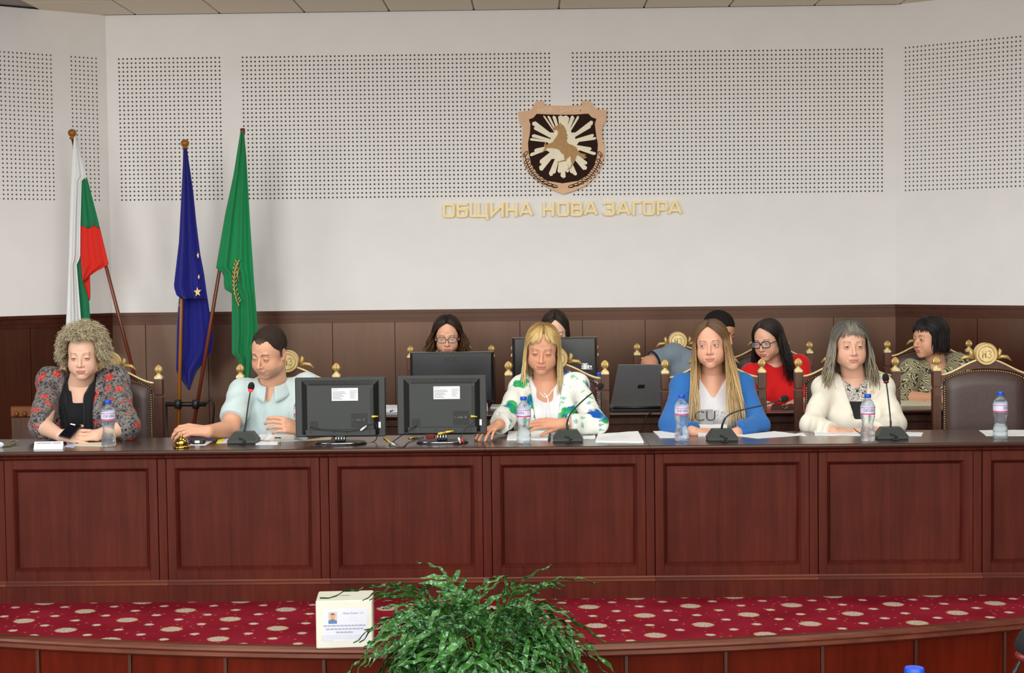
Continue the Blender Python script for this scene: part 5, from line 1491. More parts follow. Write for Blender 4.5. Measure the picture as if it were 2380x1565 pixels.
    for sx in (-1, 1):
        ev, eq, D = sphere_chunk((sx * 0.0315, -0.0768, 0.0), 0.0126)
        g = np.array([math.sin(math.radians(gaze[0])), -math.cos(math.radians(gaze[0])) * math.cos(math.radians(gaze[1])), -math.sin(math.radians(gaze[1]))])
        an = np.degrees(np.arccos(np.clip(D @ g, -1, 1)))
        ec_ = np.tile(lin((218, 210, 204)), (len(D), 1)); ec_[an < 32] = lin(iris); ec_[an < 14] = lin((12, 10, 10))
        chunks.append((H.w(ev), eq, np.concatenate([ec_, np.ones((len(ec_), 1))], 1)))
    return chunks

# ------------------------------------------------------------------ hands and arms
def hand_prims(wr, fdir, pnorm, thumb_side, curl, spread=0.10, s=1.0, thumb=(0.6, 0.35)):
    """round cones of a hand. fdir: along the fingers, pnorm: out of the back of the hand, thumb_side: +1/-1 along cross(fdir, pnorm); curl: bend per finger"""
    X = np.array(fdir, float); X /= np.linalg.norm(X); Zv = np.array(pnorm, float); Zv -= X * (Zv @ X); Zv /= np.linalg.norm(Zv); Yv = np.cross(Zv, X) * thumb_side
    wr = np.array(wr, float); T = lambda x, y, z: wr + (X * x + Yv * y + Zv * z) * s
    out = []
    ks = [(0.090, 0.030), (0.094, 0.010), (0.089, -0.011), (0.080, -0.029)]
    for (kx, ky) in ks: out.append((T(0.0, ky * 0.55, 0), T(kx, ky, 0), 0.0145 * s, 0.0105 * s, 0.012 * s))
    out.append((T(0.02, 0.0, -0.004), T(0.06, 0.0, -0.004), 0.018 * s, 0.016 * s, 0.012 * s))
    ln = [(0.042, 0.026, 0.021), (0.047, 0.030, 0.022), (0.043, 0.028, 0.021), (0.034, 0.021, 0.019)]
    for i, (kx, ky) in enumerate(ks):
        a = spread * (1.5 - i); p = np.array([kx, ky, 0.0]); c = curl[i] if hasattr(curl, '__len__') else curl
        ang = 0.0; r = 0.0096 if i < 3 else 0.0082
        for j, L in enumerate(ln[i]):
            ang += c * (0.9, 1.0, 0.7)[j]
            d = np.array([math.cos(ang) * math.cos(a), math.cos(ang) * math.sin(a), -math.sin(ang)]); q = p + d * L
            out.append((T(*p), T(*q), r * s * (1 - 0.06 * j), r * s * (0.93 - 0.08 * j), 0.003)); p = q
    p = np.array([0.022, 0.024, -0.008]); a1, a2 = thumb
    for j, (L, r) in enumerate(((0.040, 0.0145), (0.032, 0.0108), (0.026, 0.0095))):
        an = a1 * (1 - 0.35 * j); dn = a2 * (0.6 + 0.4 * j)
        d = np.array([math.cos(an) * math.cos(dn), math.sin(an) * math.cos(dn), -math.sin(dn)]); q = p + d * L
        out.append((T(*p), T(*q), r * s, r * s * 0.86, 0.008 if j == 0 else 0.003)); p = q
    return out

def arm_chunk(el, wr, hand, skin, r=(0.043, 0.028), upper=None, ru=0.05, h=0.003, knuckle=True):
    pr = [(np.array(el), np.array(wr), r[0], r[1], 0.0)]
    if upper is not None: pr.append((np.array(upper), np.array(el), ru, r[0] * 1.02, 0.02))
    pr += hand
    lo = np.min([np.minimum(a, b) - max(x, y) - 0.012 for a, b, x, y, k in pr], 0); hi = np.max([np.maximum(a, b) + max(x, y) + 0.012 for a, b, x, y, k in pr], 0)
    f = Field(lo, hi, h)
    for i, (a, b, x, y, k) in enumerate(pr): f.cone(a, b, x, y, k if i else 0.0) if k or not i else f.cone(a, b, x, y, 0.004)
    V, Q = f.mesh(1)
    C = np.tile(lin(skin), (len(V), 1))
    tips = [q for q in hand[5:]]
    for i in range(5):
        seg = hand[5 + 3 * i: 8 + 3 * i]
        tip = seg[2][1]; d = vlen(V - tip); m = np.clip(1 - d / 0.022, 0, 1)[:, None] * 0.28; C = C * (1 - m) + lin((206, 120, 104)) * m
        kn = seg[1][0]; d = vlen(V - kn); m = np.clip(1 - d / 0.012, 0, 1)[:, None] * 0.2; C = C * (1 - m) + lin((196, 118, 98)) * m
    return (V, Q, np.concatenate([C, np.ones((len(C), 1))], 1))

# ------------------------------------------------------------------ torso
class Torso:
    """seated figure: pelvis, trunk, shoulders, legs; all world coordinates"""
    def __init__(s, cx, neck, shl, shr, yb=0.86, rx=0.165, ry=0.115, bust=0.0, bx=None, belly=0.0):
        s.neck = np.array(neck); s.sh = [np.array(shl), np.array(shr)]
        s.hip = np.array([cx, yb, 0.56]); mid = (s.sh[0] + s.sh[1]) / 2
        s.ch = np.array([mid[0], (mid[1] + yb) / 2 - 0.01, mid[2] - 0.13]); s.be = (s.hip + s.ch) / 2 + np.array([0, -0.01, 0.0])
        s.rx, s.ry, s.bust, s.belly = rx, ry, bust, belly
    def add(s, f, off=0.0, shr=0.045, pad=0.0, low=True):
        o = off
        f.ell(s.hip, (s.rx * 1.12 + o, s.ry * 1.15 + o, 0.12 + o))
        f.ell(s.be, (s.rx * 0.98 + s.belly * .4 + o, s.ry * 1.0 + s.belly + o, 0.17 + o), 0.06)
        f.ell(s.ch, (s.rx + o, s.ry + o, 0.155 + o), 0.06)
        for i, sg in enumerate((-1, 1)):
            f.cone(s.neck + np.array([0, 0.01, -0.045]), s.sh[i] + np.array([0, 0, pad]), 0.050 + o, shr + o, 0.05)
            f.cone(s.sh[i], s.ch + np.array([sg * s.rx * 0.5, 0, 0]), shr + o, 0.08 + o, 0.05)
            if s.bust: f.ell(s.ch + np.array([sg * 0.072, -s.ry * 0.78, -0.035]), (0.068 + o, s.bust + o, 0.066 + o), 0.05)
    def bounds(s, extra):
        P = np.array([s.hip - 0.24, s.hip + 0.24, s.sh[0] - 0.09, s.sh[1] + 0.09, s.neck + 0.05, s.hip - np.array([0, 0, 0.14])] + [np.array(e) for e in extra])
        return P.min(0) - 0.075, P.max(0) + 0.075
def folds(seed, amp=0.0028):
    r = np.random.default_rng(seed); K = r.normal(size=(6, 3)) * np.array([26, 26, 20]); ph = r.uniform(0, 6, 6)
    K2 = r.normal(size=(4, 3)) * np.array([70, 60, 28]); p2 = r.uniform(0, 6, 4)
    def f(X, Y, Z):
        o = 0
        for k, p in zip(K, ph): o = o + np.sin(k[0] * X + k[1] * Y + k[2] * Z + p + 0.8 * np.sin(0.5 * k[1] * X - 0.4 * k[0] * Z))
        q = 0
        for k, p in zip(K2, p2): q = q + (1 - np.abs(np.sin(0.5 * (k[0] * X + k[1] * Y + k[2] * Z) + p + 1.2 * np.sin(9 * Z + p)))) ** 3
        return o * amp / 2.4 + q * amp * 0.55
    return f
def sleeve(f, sh, el, wr, off, r=(0.054, 0.050, 0.036), end=None, k=0.03, loose=0.0, elbow_k=0.02):
    f.cone(sh, el, r[0] + off, r[1] + off, k)
    if end is None: f.cone(el, wr, r[1] + off, r[2] + off + loose, elbow_k); return
    el = np.array(el); wr = np.array(wr)
    c = el + (wr - el) * end; n = (wr - el) / np.linalg.norm(wr - el)
    f.cone(el, wr, r[1] + off, r[2] + off + loose, elbow_k, clip=(c, n))
def sleeve_folds(f, a, b, rad, n=5, amp=0.004, seed=0):
    """soft rings of cloth along an arm"""
    a = np.array(a); b = np.array(b); d = (b - a); L = np.linalg.norm(d); d /= L
    sl, X, Y, Z = f.block(np.minimum(a, b) - rad, np.maximum(a, b) + rad)
    t = (X - a[0]) * d[0] + (Y - a[1]) * d[1] + (Z - a[2]) * d[2]
    q = np.sqrt(np.maximum((X - a[0]) ** 2 + (Y - a[1]) ** 2 + (Z - a[2]) ** 2 - t * t, 0))
    w = np.exp(-(np.maximum(0, q - rad * 0.7) / 0.03) ** 2) * np.clip(t / L * 4, 0, 1) * np.clip((1 - t / L) * 4, 0, 1)
    skew = 0.5 * ((X - a[0]) + (Y - a[1]))
    f.F[sl] += (amp * w * np.sin(2 * math.pi * n * (t + skew) / L + seed)).astype(np.float32)

def legs(t, T, knee_dx, mat, floor=0.0, name='trousers'):
    kn = [T.hip + np.array([-0.11 - knee_dx, -0.42, 0.0]), T.hip + np.array([0.11 + knee_dx, -0.42, 0.0])]
    lo = np.min([k - 0.12 for k in kn] + [T.hip - 0.26], 0); hi = np.max([k + 0.12 for k in kn] + [T.hip + np.array([0.26, 0.2, 0.1])], 0); lo[2] = floor + 0.02
    f = Field(lo, hi, 0.011)
    f.ell(T.hip + np.array([0, 0, -0.03]), (T.rx * 1.1, T.ry * 1.1, 0.09))
    for i, sg in enumerate((-1, 1)):
        k_ = kn[i]; k_[2] = 0.535
        an = k_ + np.array([0, 0.04, 0]); an[2] = floor + 0.09
        f.cone(T.hip + np.array([sg * 0.08, 0, -0.025]), k_, 0.082, 0.062, 0.03); f.cone(k_, an, 0.060, 0.045, 0.02)
    V, Q = f.mesh(1); emit(name, [(V, Q, None)], mat, t)
    ch = []
    for i in (0, 1):
        k_ = kn[i]; g = Field((k_[0] - 0.07, k_[1] - 0.22, floor), (k_[0] + 0.07, k_[1] + 0.14, floor + 0.14), 0.007)
        g.cone((k_[0], k_[1] + 0.05, floor + 0.045), (k_[0], k_[1] - 0.13, floor + 0.032), 0.042, 0.030, 0.0); g.cone((k_[0], k_[1] + 0.04, floor + 0.05), (k_[0], k_[1] + 0.04, floor + 0.11), 0.04, 0.04, 0.02)
        g.fn(lambda X, Y, Z: Z - (floor + 0.004), 's')
        V, Q = g.mesh(1); emit('shoe', [(V, Q, None)], M_black, t)
def skin_chest(T, skin, off=-0.014, h=0.006):
    lo, hi = T.bounds([]); lo[2] = T.ch[2] - 0.16; hi[2] = T.neck[2] + 0.07
    f = Field(lo, hi, h); T.add(f, off); f.cone(T.neck + np.array([0, 0.0, -0.10]), T.neck + np.array([0, 0, 0.02]), 0.075, 0.054, 0.03)
    f.fn(lambda X, Y, Z: Z - (T.ch[2] - 0.13), 's')
    V, Q = f.mesh(1); C = np.tile(np.append(lin(skin), 1.0), (len(V), 1))
    return (V, Q, C)

# ------------------------------------------------------------------ hair
HC = np.array([0, 0.014, 0.030]); HR = np.array([0.079, 0.101, 0.094])
def hdir(p, a):
    p = math.radians(p); a = math.radians(a); return np.array([math.sin(p) * math.sin(a), -math.sin(p) * math.cos(a), math.cos(p)])
def slerp(u, v, t):
    c = float(np.clip(u @ v, -1, 1)); w = math.acos(c)
    if w < 1e-4: return u
    return (u * math.sin((1 - t) * w) + v * math.sin(t * w)) / math.sin(w)
class Hair:
    def __init__(s, H, cols, seed, taper=1.0): s.H = H; s.ch = []; s.cols = [(p, lin(c)) for p, c in cols]; s.r = np.random.default_rng(seed)
    def color(s, t, var):
        c = s.cols[0][1]
        for (p0, c0), (p1, c1) in zip(s.cols, s.cols[1:]):
            if p0 <= t <= p1: c = c0 + (c1 - c0) * (t - p0) / max(1e-6, p1 - p0)
        if t > s.cols[-1][0]: c = s.cols[-1][1]
        return np.clip(c * var, 0, 1)
    def lock(s, P, r0, flat=0.55, n=4, var=None, tip=0.2, root=0.6, colt=None):
        P = np.asarray(P); m = len(P); var = var if var is not None else s.r.uniform(0.68, 1.28)
        mb = MB(); R = [r0 * (root + (1 - root) * min(1, 4 * i / m)) * (1 if i / (m - 1) < 0.7 else lerp(1, tip, (i / (m - 1) - 0.7) / 0.3)) for i in range(m)]
        out = P[m // 2] - HC; out = out / (np.linalg.norm(out) + 1e-9)
        mb.tube([Vector(p) for p in P], R, n, flat=flat, up=tuple(out))
        C = []
        for i in range(m): 
            c = s.color(i / (m - 1) if colt is None else colt[i], var); C += [np.append(c, 1.0)] * n
        s.ch.append((s.H.w(np.array([tuple(v) for v in mb.v])), mb.f, np.array(C)))
    def sweep(s, root, end, fall=None, puff=(0.02, 0.05), r=0.006, n1=9, n2=9, wave=0.0, **kw):
        """from scalp direction root to direction end over the skull, then falling: fall = (dx, dy, z_end)"""
        P = []; jit = s.r.uniform(-1, 1)
        for i in range(n1):
            t = i / (n1 - 1); d = slerp(root, end, t); pf = lerp(puff[0], puff[1], math.sin(t * math.pi / 2)) + 0.012 * jit * t
            P.append(HC + HR * d * (1 + pf))
        if fall:
            dx, dy, ze = fall; p0 = P[-1].copy(); v = P[-1] - P[-2]; ph = s.r.uniform(0, 6)
            for i in range(1, n2 + 1):
                t = i / n2; q = p0.copy(); q[2] = lerp(p0[2], ze, t)
                q[0] += dx * t + v[0] * (1 - (1 - t) ** 2) * 0.5; q[1] += dy * t + v[1] * (1 - (1 - t) ** 2) * 0.5
                q[0] += wave * math.sin(ph + 7 * t) * t; q[1] += wave * math.cos(ph + 6 * t) * t
                P.append(q)
        s.lock(P, r, **kw)
    def cap(s, faceA=58, faceP=50, backP=112, off=0.015, colt=0.1):
        n, m = 48, 24; V = []; 
        for i in range(m + 1):
            for j in range(n):
                a = -180 + 360 * j / n; lim = faceP + (backP - faceP) * min(1, max(0, (abs(a) - faceA * 0.55) / (faceA * 0.6))) ** 1.0
                d = hdir(lim * i / m, a); V.append(HC + HR * d * (1 + off))
        Q = np.array([(i * n + j, (i + 1) * n + j, (i + 1) * n + (j + 1) % n, i * n + (j + 1) % n) for i in range(m) for j in range(n)])
        c = np.append(s.color(colt, 0.75), 1.0); s.ch.append((s.H.w(np.array(V)), Q, np.tile(c, (len(V), 1))))
    def done(s, parent, mat): return emit('hair', s.ch, mat, parent)
M_skin = vcol('skin', 0.48, sub=0.0, spec=0.35, grain=0.04, bscale=220, bump=0.03)
M_short = vcol('short_hair', 0.85, spec=0.15, grain=0.45, bscale=420, bump=0.9)
M_hair = vcol('hair_strands', 0.5, spec=0.35, grain=0.18, bscale=260)

def eyeglasses(t, H, mat, w=0.027, hh=0.017, z=-0.002, y=-0.104, thick=0.0017, lens=None):
    g = bpy.data.objects.new('eyeglasses', None); COL.objects.link(g); g.parent = t; g.empty_display_size = 0.02
    m = MB()
    for sx in (-1, 1):
        P = [H.w((sx * (0.0325 + w * math.copysign(abs(math.cos(a)) ** 0.6, math.cos(a)) * 0.98), y + 0.003 * abs(math.cos(a)) + (0.004 if sx * math.cos(a) * sx > 0 else 0), z + hh * math.copysign(abs(math.sin(a)) ** 0.75, math.sin(a)))) for a in np.linspace(0, 2 * math.pi, 29)]
        m.tube(P, thick * H.s, 6, caps=False)
        m.tube([H.w(p) for p in ((sx * 0.0605, y + 0.006, z + 0.006), (sx * 0.072, y + 0.022, z + 0.006), (sx * 0.079, 0.0, z + 0.003), (sx * 0.080, 0.02, z - 0.012))], thick * 0.9 * H.s, 6)
    m.tube([H.w(p) for p in ((-0.0065, y + 0.001, z + 0.003), (0, y - 0.003, z + 0.006), (0.0065, y + 0.001, z + 0.003))], thick * H.s, 6)
    base = Vector(t['_base'])
    g.location = (0, 0, 0)
    m.v = [tuple(Vector(p) - base) for p in m.v]; m.build('frame', mat, g, True, world=False)
    if lens:
        m = MB()
        for sx in (-1, 1):
            m.add([tuple(Vector(H.w((sx * (0.0325 + w * 0.94 * math.copysign(abs(math.cos(a)) ** 0.6, math.cos(a))), y + 0.003, z + hh * 0.94 * math.copysign(abs(math.sin(a)) ** 0.75, math.sin(a))))) - base) for a in np.linspace(0, 2 * math.pi, 24, endpoint=False)], [tuple(range(24))])
        m.build('lens', lens, g, world=False)
    return g
def person(label, x, y): return thing('person', label, 'person', (x, y, 0.0))
A3 = lambda p: np.array(at(*p))
# ------------------------------------------------------------------ cloth for the people
def cloth_mat(name, rgb, rough=0.75, scale=500, var=0.08, sheen=0.15, bump=0.12):
    if name in MATS: return MATS[name]
    k = NT(name); c = srgb(*rgb); n = k.noise(k.coord(), scale, 2)
    k.base(k.ramp(n, [(0.3, tuple(x * (1 - var) for x in c[:3]) + (1,)), (0.7, tuple(min(1, x * (1 + var)) for x in c[:3]) + (1,))]))
    k.set(rough=rough, sheen=sheen, spec=0.25); k.bump(n, bump, 0.001); MATS[name] = k.m; return k.m
def floral_dark():
    k = NT('dark_floral_print'); co = k.coord()
    n = k.noise(co, 55, 5, 0.7, 1.2); base = k.ramp(n, [(0.38, srgb(24, 22, 24)), (0.47, srgb(70, 66, 68)), (0.56, srgb(150, 144, 140)), (0.66, srgb(60, 56, 58))])
    d = k.node('ShaderNodeVectorMath', operation='MULTIPLY_ADD'); nn = k.node('ShaderNodeTexNoise'); k.link(co, nn.inputs['Vector']); nn.inputs['Scale'].default_value = 24
    k.link(nn.outputs[1], d.inputs[0]); d.inputs[1].default_value = (0.02, 0.02, 0.02); k.link(co, d.inputs[2])
    v = k.voro(d.outputs[0], 13.5, rnd=0.75)
    fl = k.ramp(v.outputs[0], [(0.30, (1, 1, 1, 1)), (0.36, (0, 0, 0, 1))])
    red = k.ramp(k.noise(co, 90, 3, 0.7), [(0.36, srgb(110, 24, 30)), (0.5, srgb(196, 62, 56)), (0.68, srgb(214, 112, 88))])
    k.base(k.mix(fl, base, red)); k.set(rough=0.6, spec=0.3, sheen=0.1); k.bump(n, 0.1, 0.002); return k.m
def floral_white():
    k = NT('white_green_blue_print'); co = k.coord()
    d = k.node('ShaderNodeVectorMath', operation='MULTIPLY_ADD'); nn = k.node('ShaderNodeTexNoise'); k.link(co, nn.inputs['Vector']); nn.inputs['Scale'].default_value = 16
    k.link(nn.outputs[1], d.inputs[0]); d.inputs[1].default_value = (0.09, 0.09, 0.09); k.link(co, d.inputs[2])
    v = k.voro(d.outputs[0], 7.2, rnd=1.0); m = k.ramp(v.outputs[0], [(0.33, (1, 1, 1, 1)), (0.40, (0, 0, 0, 1))])
    hue = k.ramp(k.noise(d.outputs[0], 9, 3), [(0.40, srgb(14, 84, 178)), (0.48, srgb(20, 130, 150)), (0.55, srgb(30, 160, 84)), (0.68, srgb(96, 190, 130))])
    v2 = k.voro(d.outputs[0], 19, rnd=1.0); m2 = k.ramp(v2.outputs[0], [(0.27, (0.75, 0.75, 0.75, 1)), (0.32, (0, 0, 0, 1))])
    hue2 = k.ramp(k.noise(co, 6, 2), [(0.4, srgb(60, 160, 150)), (0.6, srgb(110, 196, 160))])
    gate = k.ramp(k.noise(co, 5, 1), [(0.45, (0, 0, 0, 1)), (0.5, (1, 1, 1, 1))])
    c = k.mix(k.math('MULTIPLY', m2, gate), srgb(236, 238, 230), hue2)
    k.base(k.mix(m, c, hue)); k.set(rough=0.7, spec=0.2); k.bump(k.noise(co, 400, 2), 0.08, 0.001); return k.m
def lace_black(zcut):
    k = NT('lace_and_black_knit'); co = k.coord(); sx = k.node('ShaderNodeSeparateXYZ'); k.link(co, sx.inputs[0])
    v = k.voro(co, 62, 'DISTANCE_TO_EDGE'); n = k.noise(co, 70, 3, 0.6, 1.5)
    lace = k.ramp(n, [(0.42, srgb(30, 28, 28)), (0.47, srgb(206, 200, 190)), (0.56, srgb(222, 218, 208)), (0.60, srgb(60, 56, 54))])
    up = k.math('GREATER_THAN', sx.outputs[2], zcut); k.base(k.mix(up, srgb(16, 16, 20), lace)); k.set(rough=0.8); return k.m
def zebra():
    k = NT('zebra_wave_print'); co = k.coord(); d = k.node('ShaderNodeVectorMath', operation='MULTIPLY_ADD'); nn = k.node('ShaderNodeTexNoise'); k.link(co, nn.inputs['Vector']); nn.inputs['Scale'].default_value = 12
    k.link(nn.outputs[1], d.inputs[0]); d.inputs[1].default_value = (0.16, 0.16, 0.16); k.link(co, d.inputs[2])
    w = k.node('ShaderNodeTexWave', bands_direction='DIAGONAL'); k.link(d.outputs[0], w.inputs['Vector']); w.inputs['Scale'].default_value = 26; w.inputs['Distortion'].default_value = 2.5; w.inputs['Detail Scale'].default_value = 1.6
    k.base(k.ramp(w.outputs[1], [(0.36, srgb(44, 42, 34)), (0.52, srgb(196, 188, 150))])); k.set(rough=0.65); return k.m
M_darkcloth = cloth_mat('black_cloth', (20, 22, 28)); M_navy = cloth_mat('navy_trousers_cloth', (32, 36, 50)); M_greytr = cloth_mat('grey_trousers_cloth', (60, 60, 64))

def vcut(cx, zv, ztop, wtop, yc, w0=0.0, slope=0.0):
    return lambda X, Y, Z: np.maximum(np.maximum(np.abs(X - cx - slope * (Z - zv)) - (w0 + (wtop - w0) * np.clip((Z - zv) / (ztop - zv), 0, 1.4)), zv - Z), Y - yc)

def garment(t, name, T, mat, off, arms=None, ends=(None, None), pad=0.0, shr=0.045, cut=None, seed=1, amp=0.0028, neck_hole=0.060, h=0.0068, zmin=0.50, rs=(0.047, 0.045, 0.036), lapel=None, mod=None, loose=0.0, zmax=None):
    ex = [p for a in (arms or []) for p in a]
    lo, hi = T.bounds(ex); lo[2] = max(lo[2], zmin - 0.02)
    f = Field(lo, hi, h); T.add(f, off, shr, pad)
    if arms:
        for i, (s_, e_, w_) in enumerate(arms):
            sleeve(f, s_, e_, w_, off * 0.6, rs, ends[i], loose=loose)
            sleeve_folds(f, s_, e_, rs[0] + 0.02, 3.3, 0.0022, seed + i); sleeve_folds(f, e_, w_, rs[1] + 0.02, 4, 0.0018, seed + 2 + i)
    f.warp(folds(seed, amp))
    if lapel is not None:
        cx, zv, zt, w0, w1, yc = lapel; sl, X, Y, Z = f.all()
        wl = w0 + (w1 - w0) * np.clip((Z - zv) / (zt - zv), 0, 1)
        lw = 0.018 + 0.040 * np.clip((Z - zv) / (zt - zv), 0, 1) * np.where(Z < zt - 0.035, 1.0, 0.62)
        band = (np.abs(X - cx) < wl + lw) & (Z > zv) & (Y < yc); f.F[band] -= 0.007
    if mod: mod(f)
    if cut is not None:
        for c in (cut if isinstance(cut, list) else [cut]): f.fn(c, 's')
    if neck_hole: f.cone(T.neck + np.array([0, 0.0, -0.015]), T.neck + np.array([0, -0.02, 0.14]), neck_hole, neck_hole * 1.15, 0.008, mode='s')
    f.fn(lambda X, Y, Z: Z - zmin, 's')
    V, Q = f.mesh(1)
    return emit(name, [(V, Q, None)], mat, t)

def collar(t, T, mat, r=0.066, h0=-0.025, h1=0.03, gap=0.04, name='collar', tilt=0.35, th=0.006, flare=0.018):
    n = 40; rows = []
    for k in range(9):
        v = k / 8; row = []
        for j in range(n + 1):
            a = lerp(gap, 1 - gap, j / n) * 2 * math.pi - math.pi / 2
            fr = (0.5 - 0.5 * math.sin(a))
            # band up, fold over and down
            rr = r + (0.0 if v < .45 else flare * (v - .45) / .55); zz = lerp(h0, h1, v / .45) if v < .45 else lerp(h1, h0 - 0.022 * (1 + 1.1 * fr ** 4), (v - .45) / .55)
            row.append(tuple(T.neck + np.array([rr * math.cos(a) * 1.02, rr * math.sin(a) * 1.02 + 0.005 - tilt * 0.03 * fr, zz - tilt * 0.06 * fr])))
        rows.append(row)
    m = MB(); m.grid(rows); o = m.build(name, mat, t, True); md_ = o.modifiers.new('thickness', 'SOLIDIFY'); md_.thickness = 0.003; return o

SK = dict(fair=(230, 186, 160), warm=(220, 164, 132), tan=(214, 152, 116), pale=(226, 182, 158))

# ================================================================== 1 woman with curly hair
t = person('person with curly ash blonde hair and dark floral jacket holding a phone', CHX[0], 0.86)
H = Head((187, 832, 0.60), 4, 10, 0, 1.05)
T = Torso(CHX[0] - 0.10, A3((188, 890, 0.78)), A3((120, 892, 0.80)), A3((268, 890, 0.80)), 0.84, 0.185, 0.125, 0.055, belly=0.02)
el = [A3((98, 990, 0.44)), A3((293, 992, 0.44))]; wr = [A3((140, 1013, 0.30)), A3((226, 1012, 0.33))]
sk = SK['fair']
body = make_head(H, T.neck, sk, (150, 116, 84), (176, 70, 70), open_=0.12, gaze=(0, 25), age=0.8, jaw=1.1, neck_r=0.056)
body.append(skin_chest(T, sk))
hp = [hand_prims(wr[0], (1, -0.12, -0.02), (0.05, -1, 0.25), 1, (0.30, 0.28, 0.26, 0.24), 0.04, 0.92, (0.5, 0.1)),
      hand_prims(wr[1], (-1, -0.35, 0.05), (0.1, -0.75, 0.65), -1, (0.42, 0.45, 0.48, 0.5), 0.08, 0.92, (0.25, 0.3))]
for i in (0, 1): body.append(arm_chunk(el[i], wr[i], hp[i], sk, (0.046, 0.029), T.sh[i], 0.05))
emit('body', body, M_skin, t)
legs(t, T, 0.03, M_darkcloth)
arms = [(T.sh[i], el[i], wr[i]) for i in (0, 1)]
cxm = T.ch[0]
garment(t, 'jacket', T, floral_dark(), 0.016, arms, (0.22, 0.22), 0.022, 0.056, [vcut(cxm, 0.4, 1.0, 0.085, T.ch[1] + 0.03, 0.085)], 3, 0.004, 0.075, rs=(0.060, 0.056, 0.050))
garment(t, 'black_top', T, M_darkcloth, 0.004, None, cut=[vcut(cxm, at(190, 938, 0.67).z, 1.0, 0.045, T.ch[1] + 0.02, 0.030)], seed=5, amp=0.001, neck_hole=0.078)
f = Field(T.ch - 0.28, T.ch + np.array([0.28, 0.2, 0.27]), 0.006)
for sx in (-1, 1):
    P = bez([T.neck + np.array([sx * 0.050, 0.05, 0.01]), T.neck + np.array([sx * 0.072, -0.02, -0.02]), T.neck + np.array([sx * 0.070, -0.105, -0.09]), T.ch + np.array([sx * 0.060, -0.155, -0.04]), T.ch + np.array([sx * 0.058, -0.160, -0.16]), T.ch + np.array([sx * 0.055, -0.155, -0.26])], 5)
    for a, b in zip(P, P[1:]): f.cone(a, b, 0.025, 0.025, 0.01)
f.warp(folds(8, 0.004)); V, Q = f.mesh(1); emit('scarf', [(V, Q, None)], cloth_mat('black_scarf_cloth', (16, 18, 24), scale=120, bump=0.4), t)
hr = Hair(H, [(0, (112, 98, 72)), (0.5, (170, 156, 124)), (1, (216, 204, 172))], 4); hr.cap(66, 46, 112, 0.16, 0.35)
for i in range(4600):
    a = hr.r.uniform(-180, 180); p = math.degrees(math.acos(hr.r.uniform(-0.55, 1)))
    if abs(a) < 50 and p > 57: continue
    if abs(a) < 75 and p > 100: continue
    d = hdir(p, a); P = []; L = hr.r.uniform(0.030, 0.070) * (1.15 if p < 60 else 1.0); ph = hr.r.uniform(0, 6); tw = hr.r.uniform(1.2, 2.4); u = np.cross(d, [0.3, 0.5, 0.8]); u /= np.linalg.norm(u); v = np.cross(d, u); cr = hr.r.uniform(0.005, 0.012)
    for q in range(11):
        s_ = q / 10; c_ = cr * min(1, s_ * 2.5)
        P.append(HC + HR * d * 1.06 + d * L * s_ * 0.95 + u * c_ * math.cos(ph + 2 * math.pi * tw * s_) + v * c_ * math.sin(ph + 2 * math.pi * tw * s_) + np.array([0, 0, -0.028 * s_ * s_]))
    hr.lock(P, hr.r.uniform(0.0008, 0.0016), 1.0, 3, tip=0.4)
hr.done(t, M_hair)
# phone held between her hands
pc = Vector(A3((163, 1002, 0.265))); ph = thing('mobile_phone', 'black mobile phone held by the curly haired woman', 'phone', tuple(pc))
R = Matrix.Rotation(math.radians(-55), 4, 'X') @ Matrix.Rotation(math.radians(20), 4, 'Y')
MB().box((-0.034, -0.004, -0.055), (0.034, 0.004, 0.055), M=R, ch=0.003).build('case', M_black, ph, world=False)
MB().box((-0.030, -0.0050, -0.050), (0.030, -0.0038, 0.050), M=R).build('glass', plain('phone_glass', (14, 14, 22), 0.08), ph, world=False)
MB().box((-0.024, -0.0054, 0.038), (0.004, -0.0048, 0.046), M=R).build('painted_reflection', M_white, ph, world=False)  # reflection on the phone glass, painted as a white bar

# ================================================================== 2 man in the polo
t = person('person with short dark hair in pale grey blue polo reaching for the bell', CHX[1], 0.86)
H = Head((606, 834, 0.60), -24, 20, 4, 1.06)
T = Torso(CHX[1] - 0.06, A3((634, 884, 0.76)), A3((563, 912, 0.72)), A3((712, 898, 0.84)), 0.84, 0.185, 0.125, 0.0, belly=0.02)
el = [A3((532, 998, 0.52)), A3((745, 1000, 0.50))]; wr = [A3((484, 1003, 0.30)), A3((700, 1000, 0.34))]
sk = (218, 164, 134)
body = make_head(H, T.neck, sk, (70, 54, 44), (186, 104, 94), male=True, open_=0.18, gaze=(-10, 25), jaw=1.12, neck_r=0.060, age=1.0, stubble=(132, 112, 102))
body.append(skin_chest(T, sk))
hp = [hand_prims(wr[0], (-0.85, -0.25, 0.12), (0.1, -0.55, 0.85), -1, (0.52, 0.55, 0.58, 0.6), 0.10, 1.08, (0.35, 0.9)),
      hand_prims(wr[1], (-0.62, -0.35, 0.25), (0.3, -0.8, 0.5), -1, (0.45, 0.5, 0.55, 0.6), 0.05, 1.05, (0.4, 0.4))]
for i in (0, 1): body.append(arm_chunk(el[i], wr[i], hp[i], sk, (0.048, 0.031), T.sh[i], 0.052))
emit('body', body, M_skin, t); legs(t, T, 0.06, M_navy)
arms = [(T.sh[i], T.sh[i] + (el[i] - T.sh[i]) * 0.95, el[i]) for i in (0, 1)]
M_polo = cloth_mat('pale_aqua_pique', (196, 214, 214), scale=700); M_peach = cloth_mat('peach_lining_cloth', (236, 186, 168))
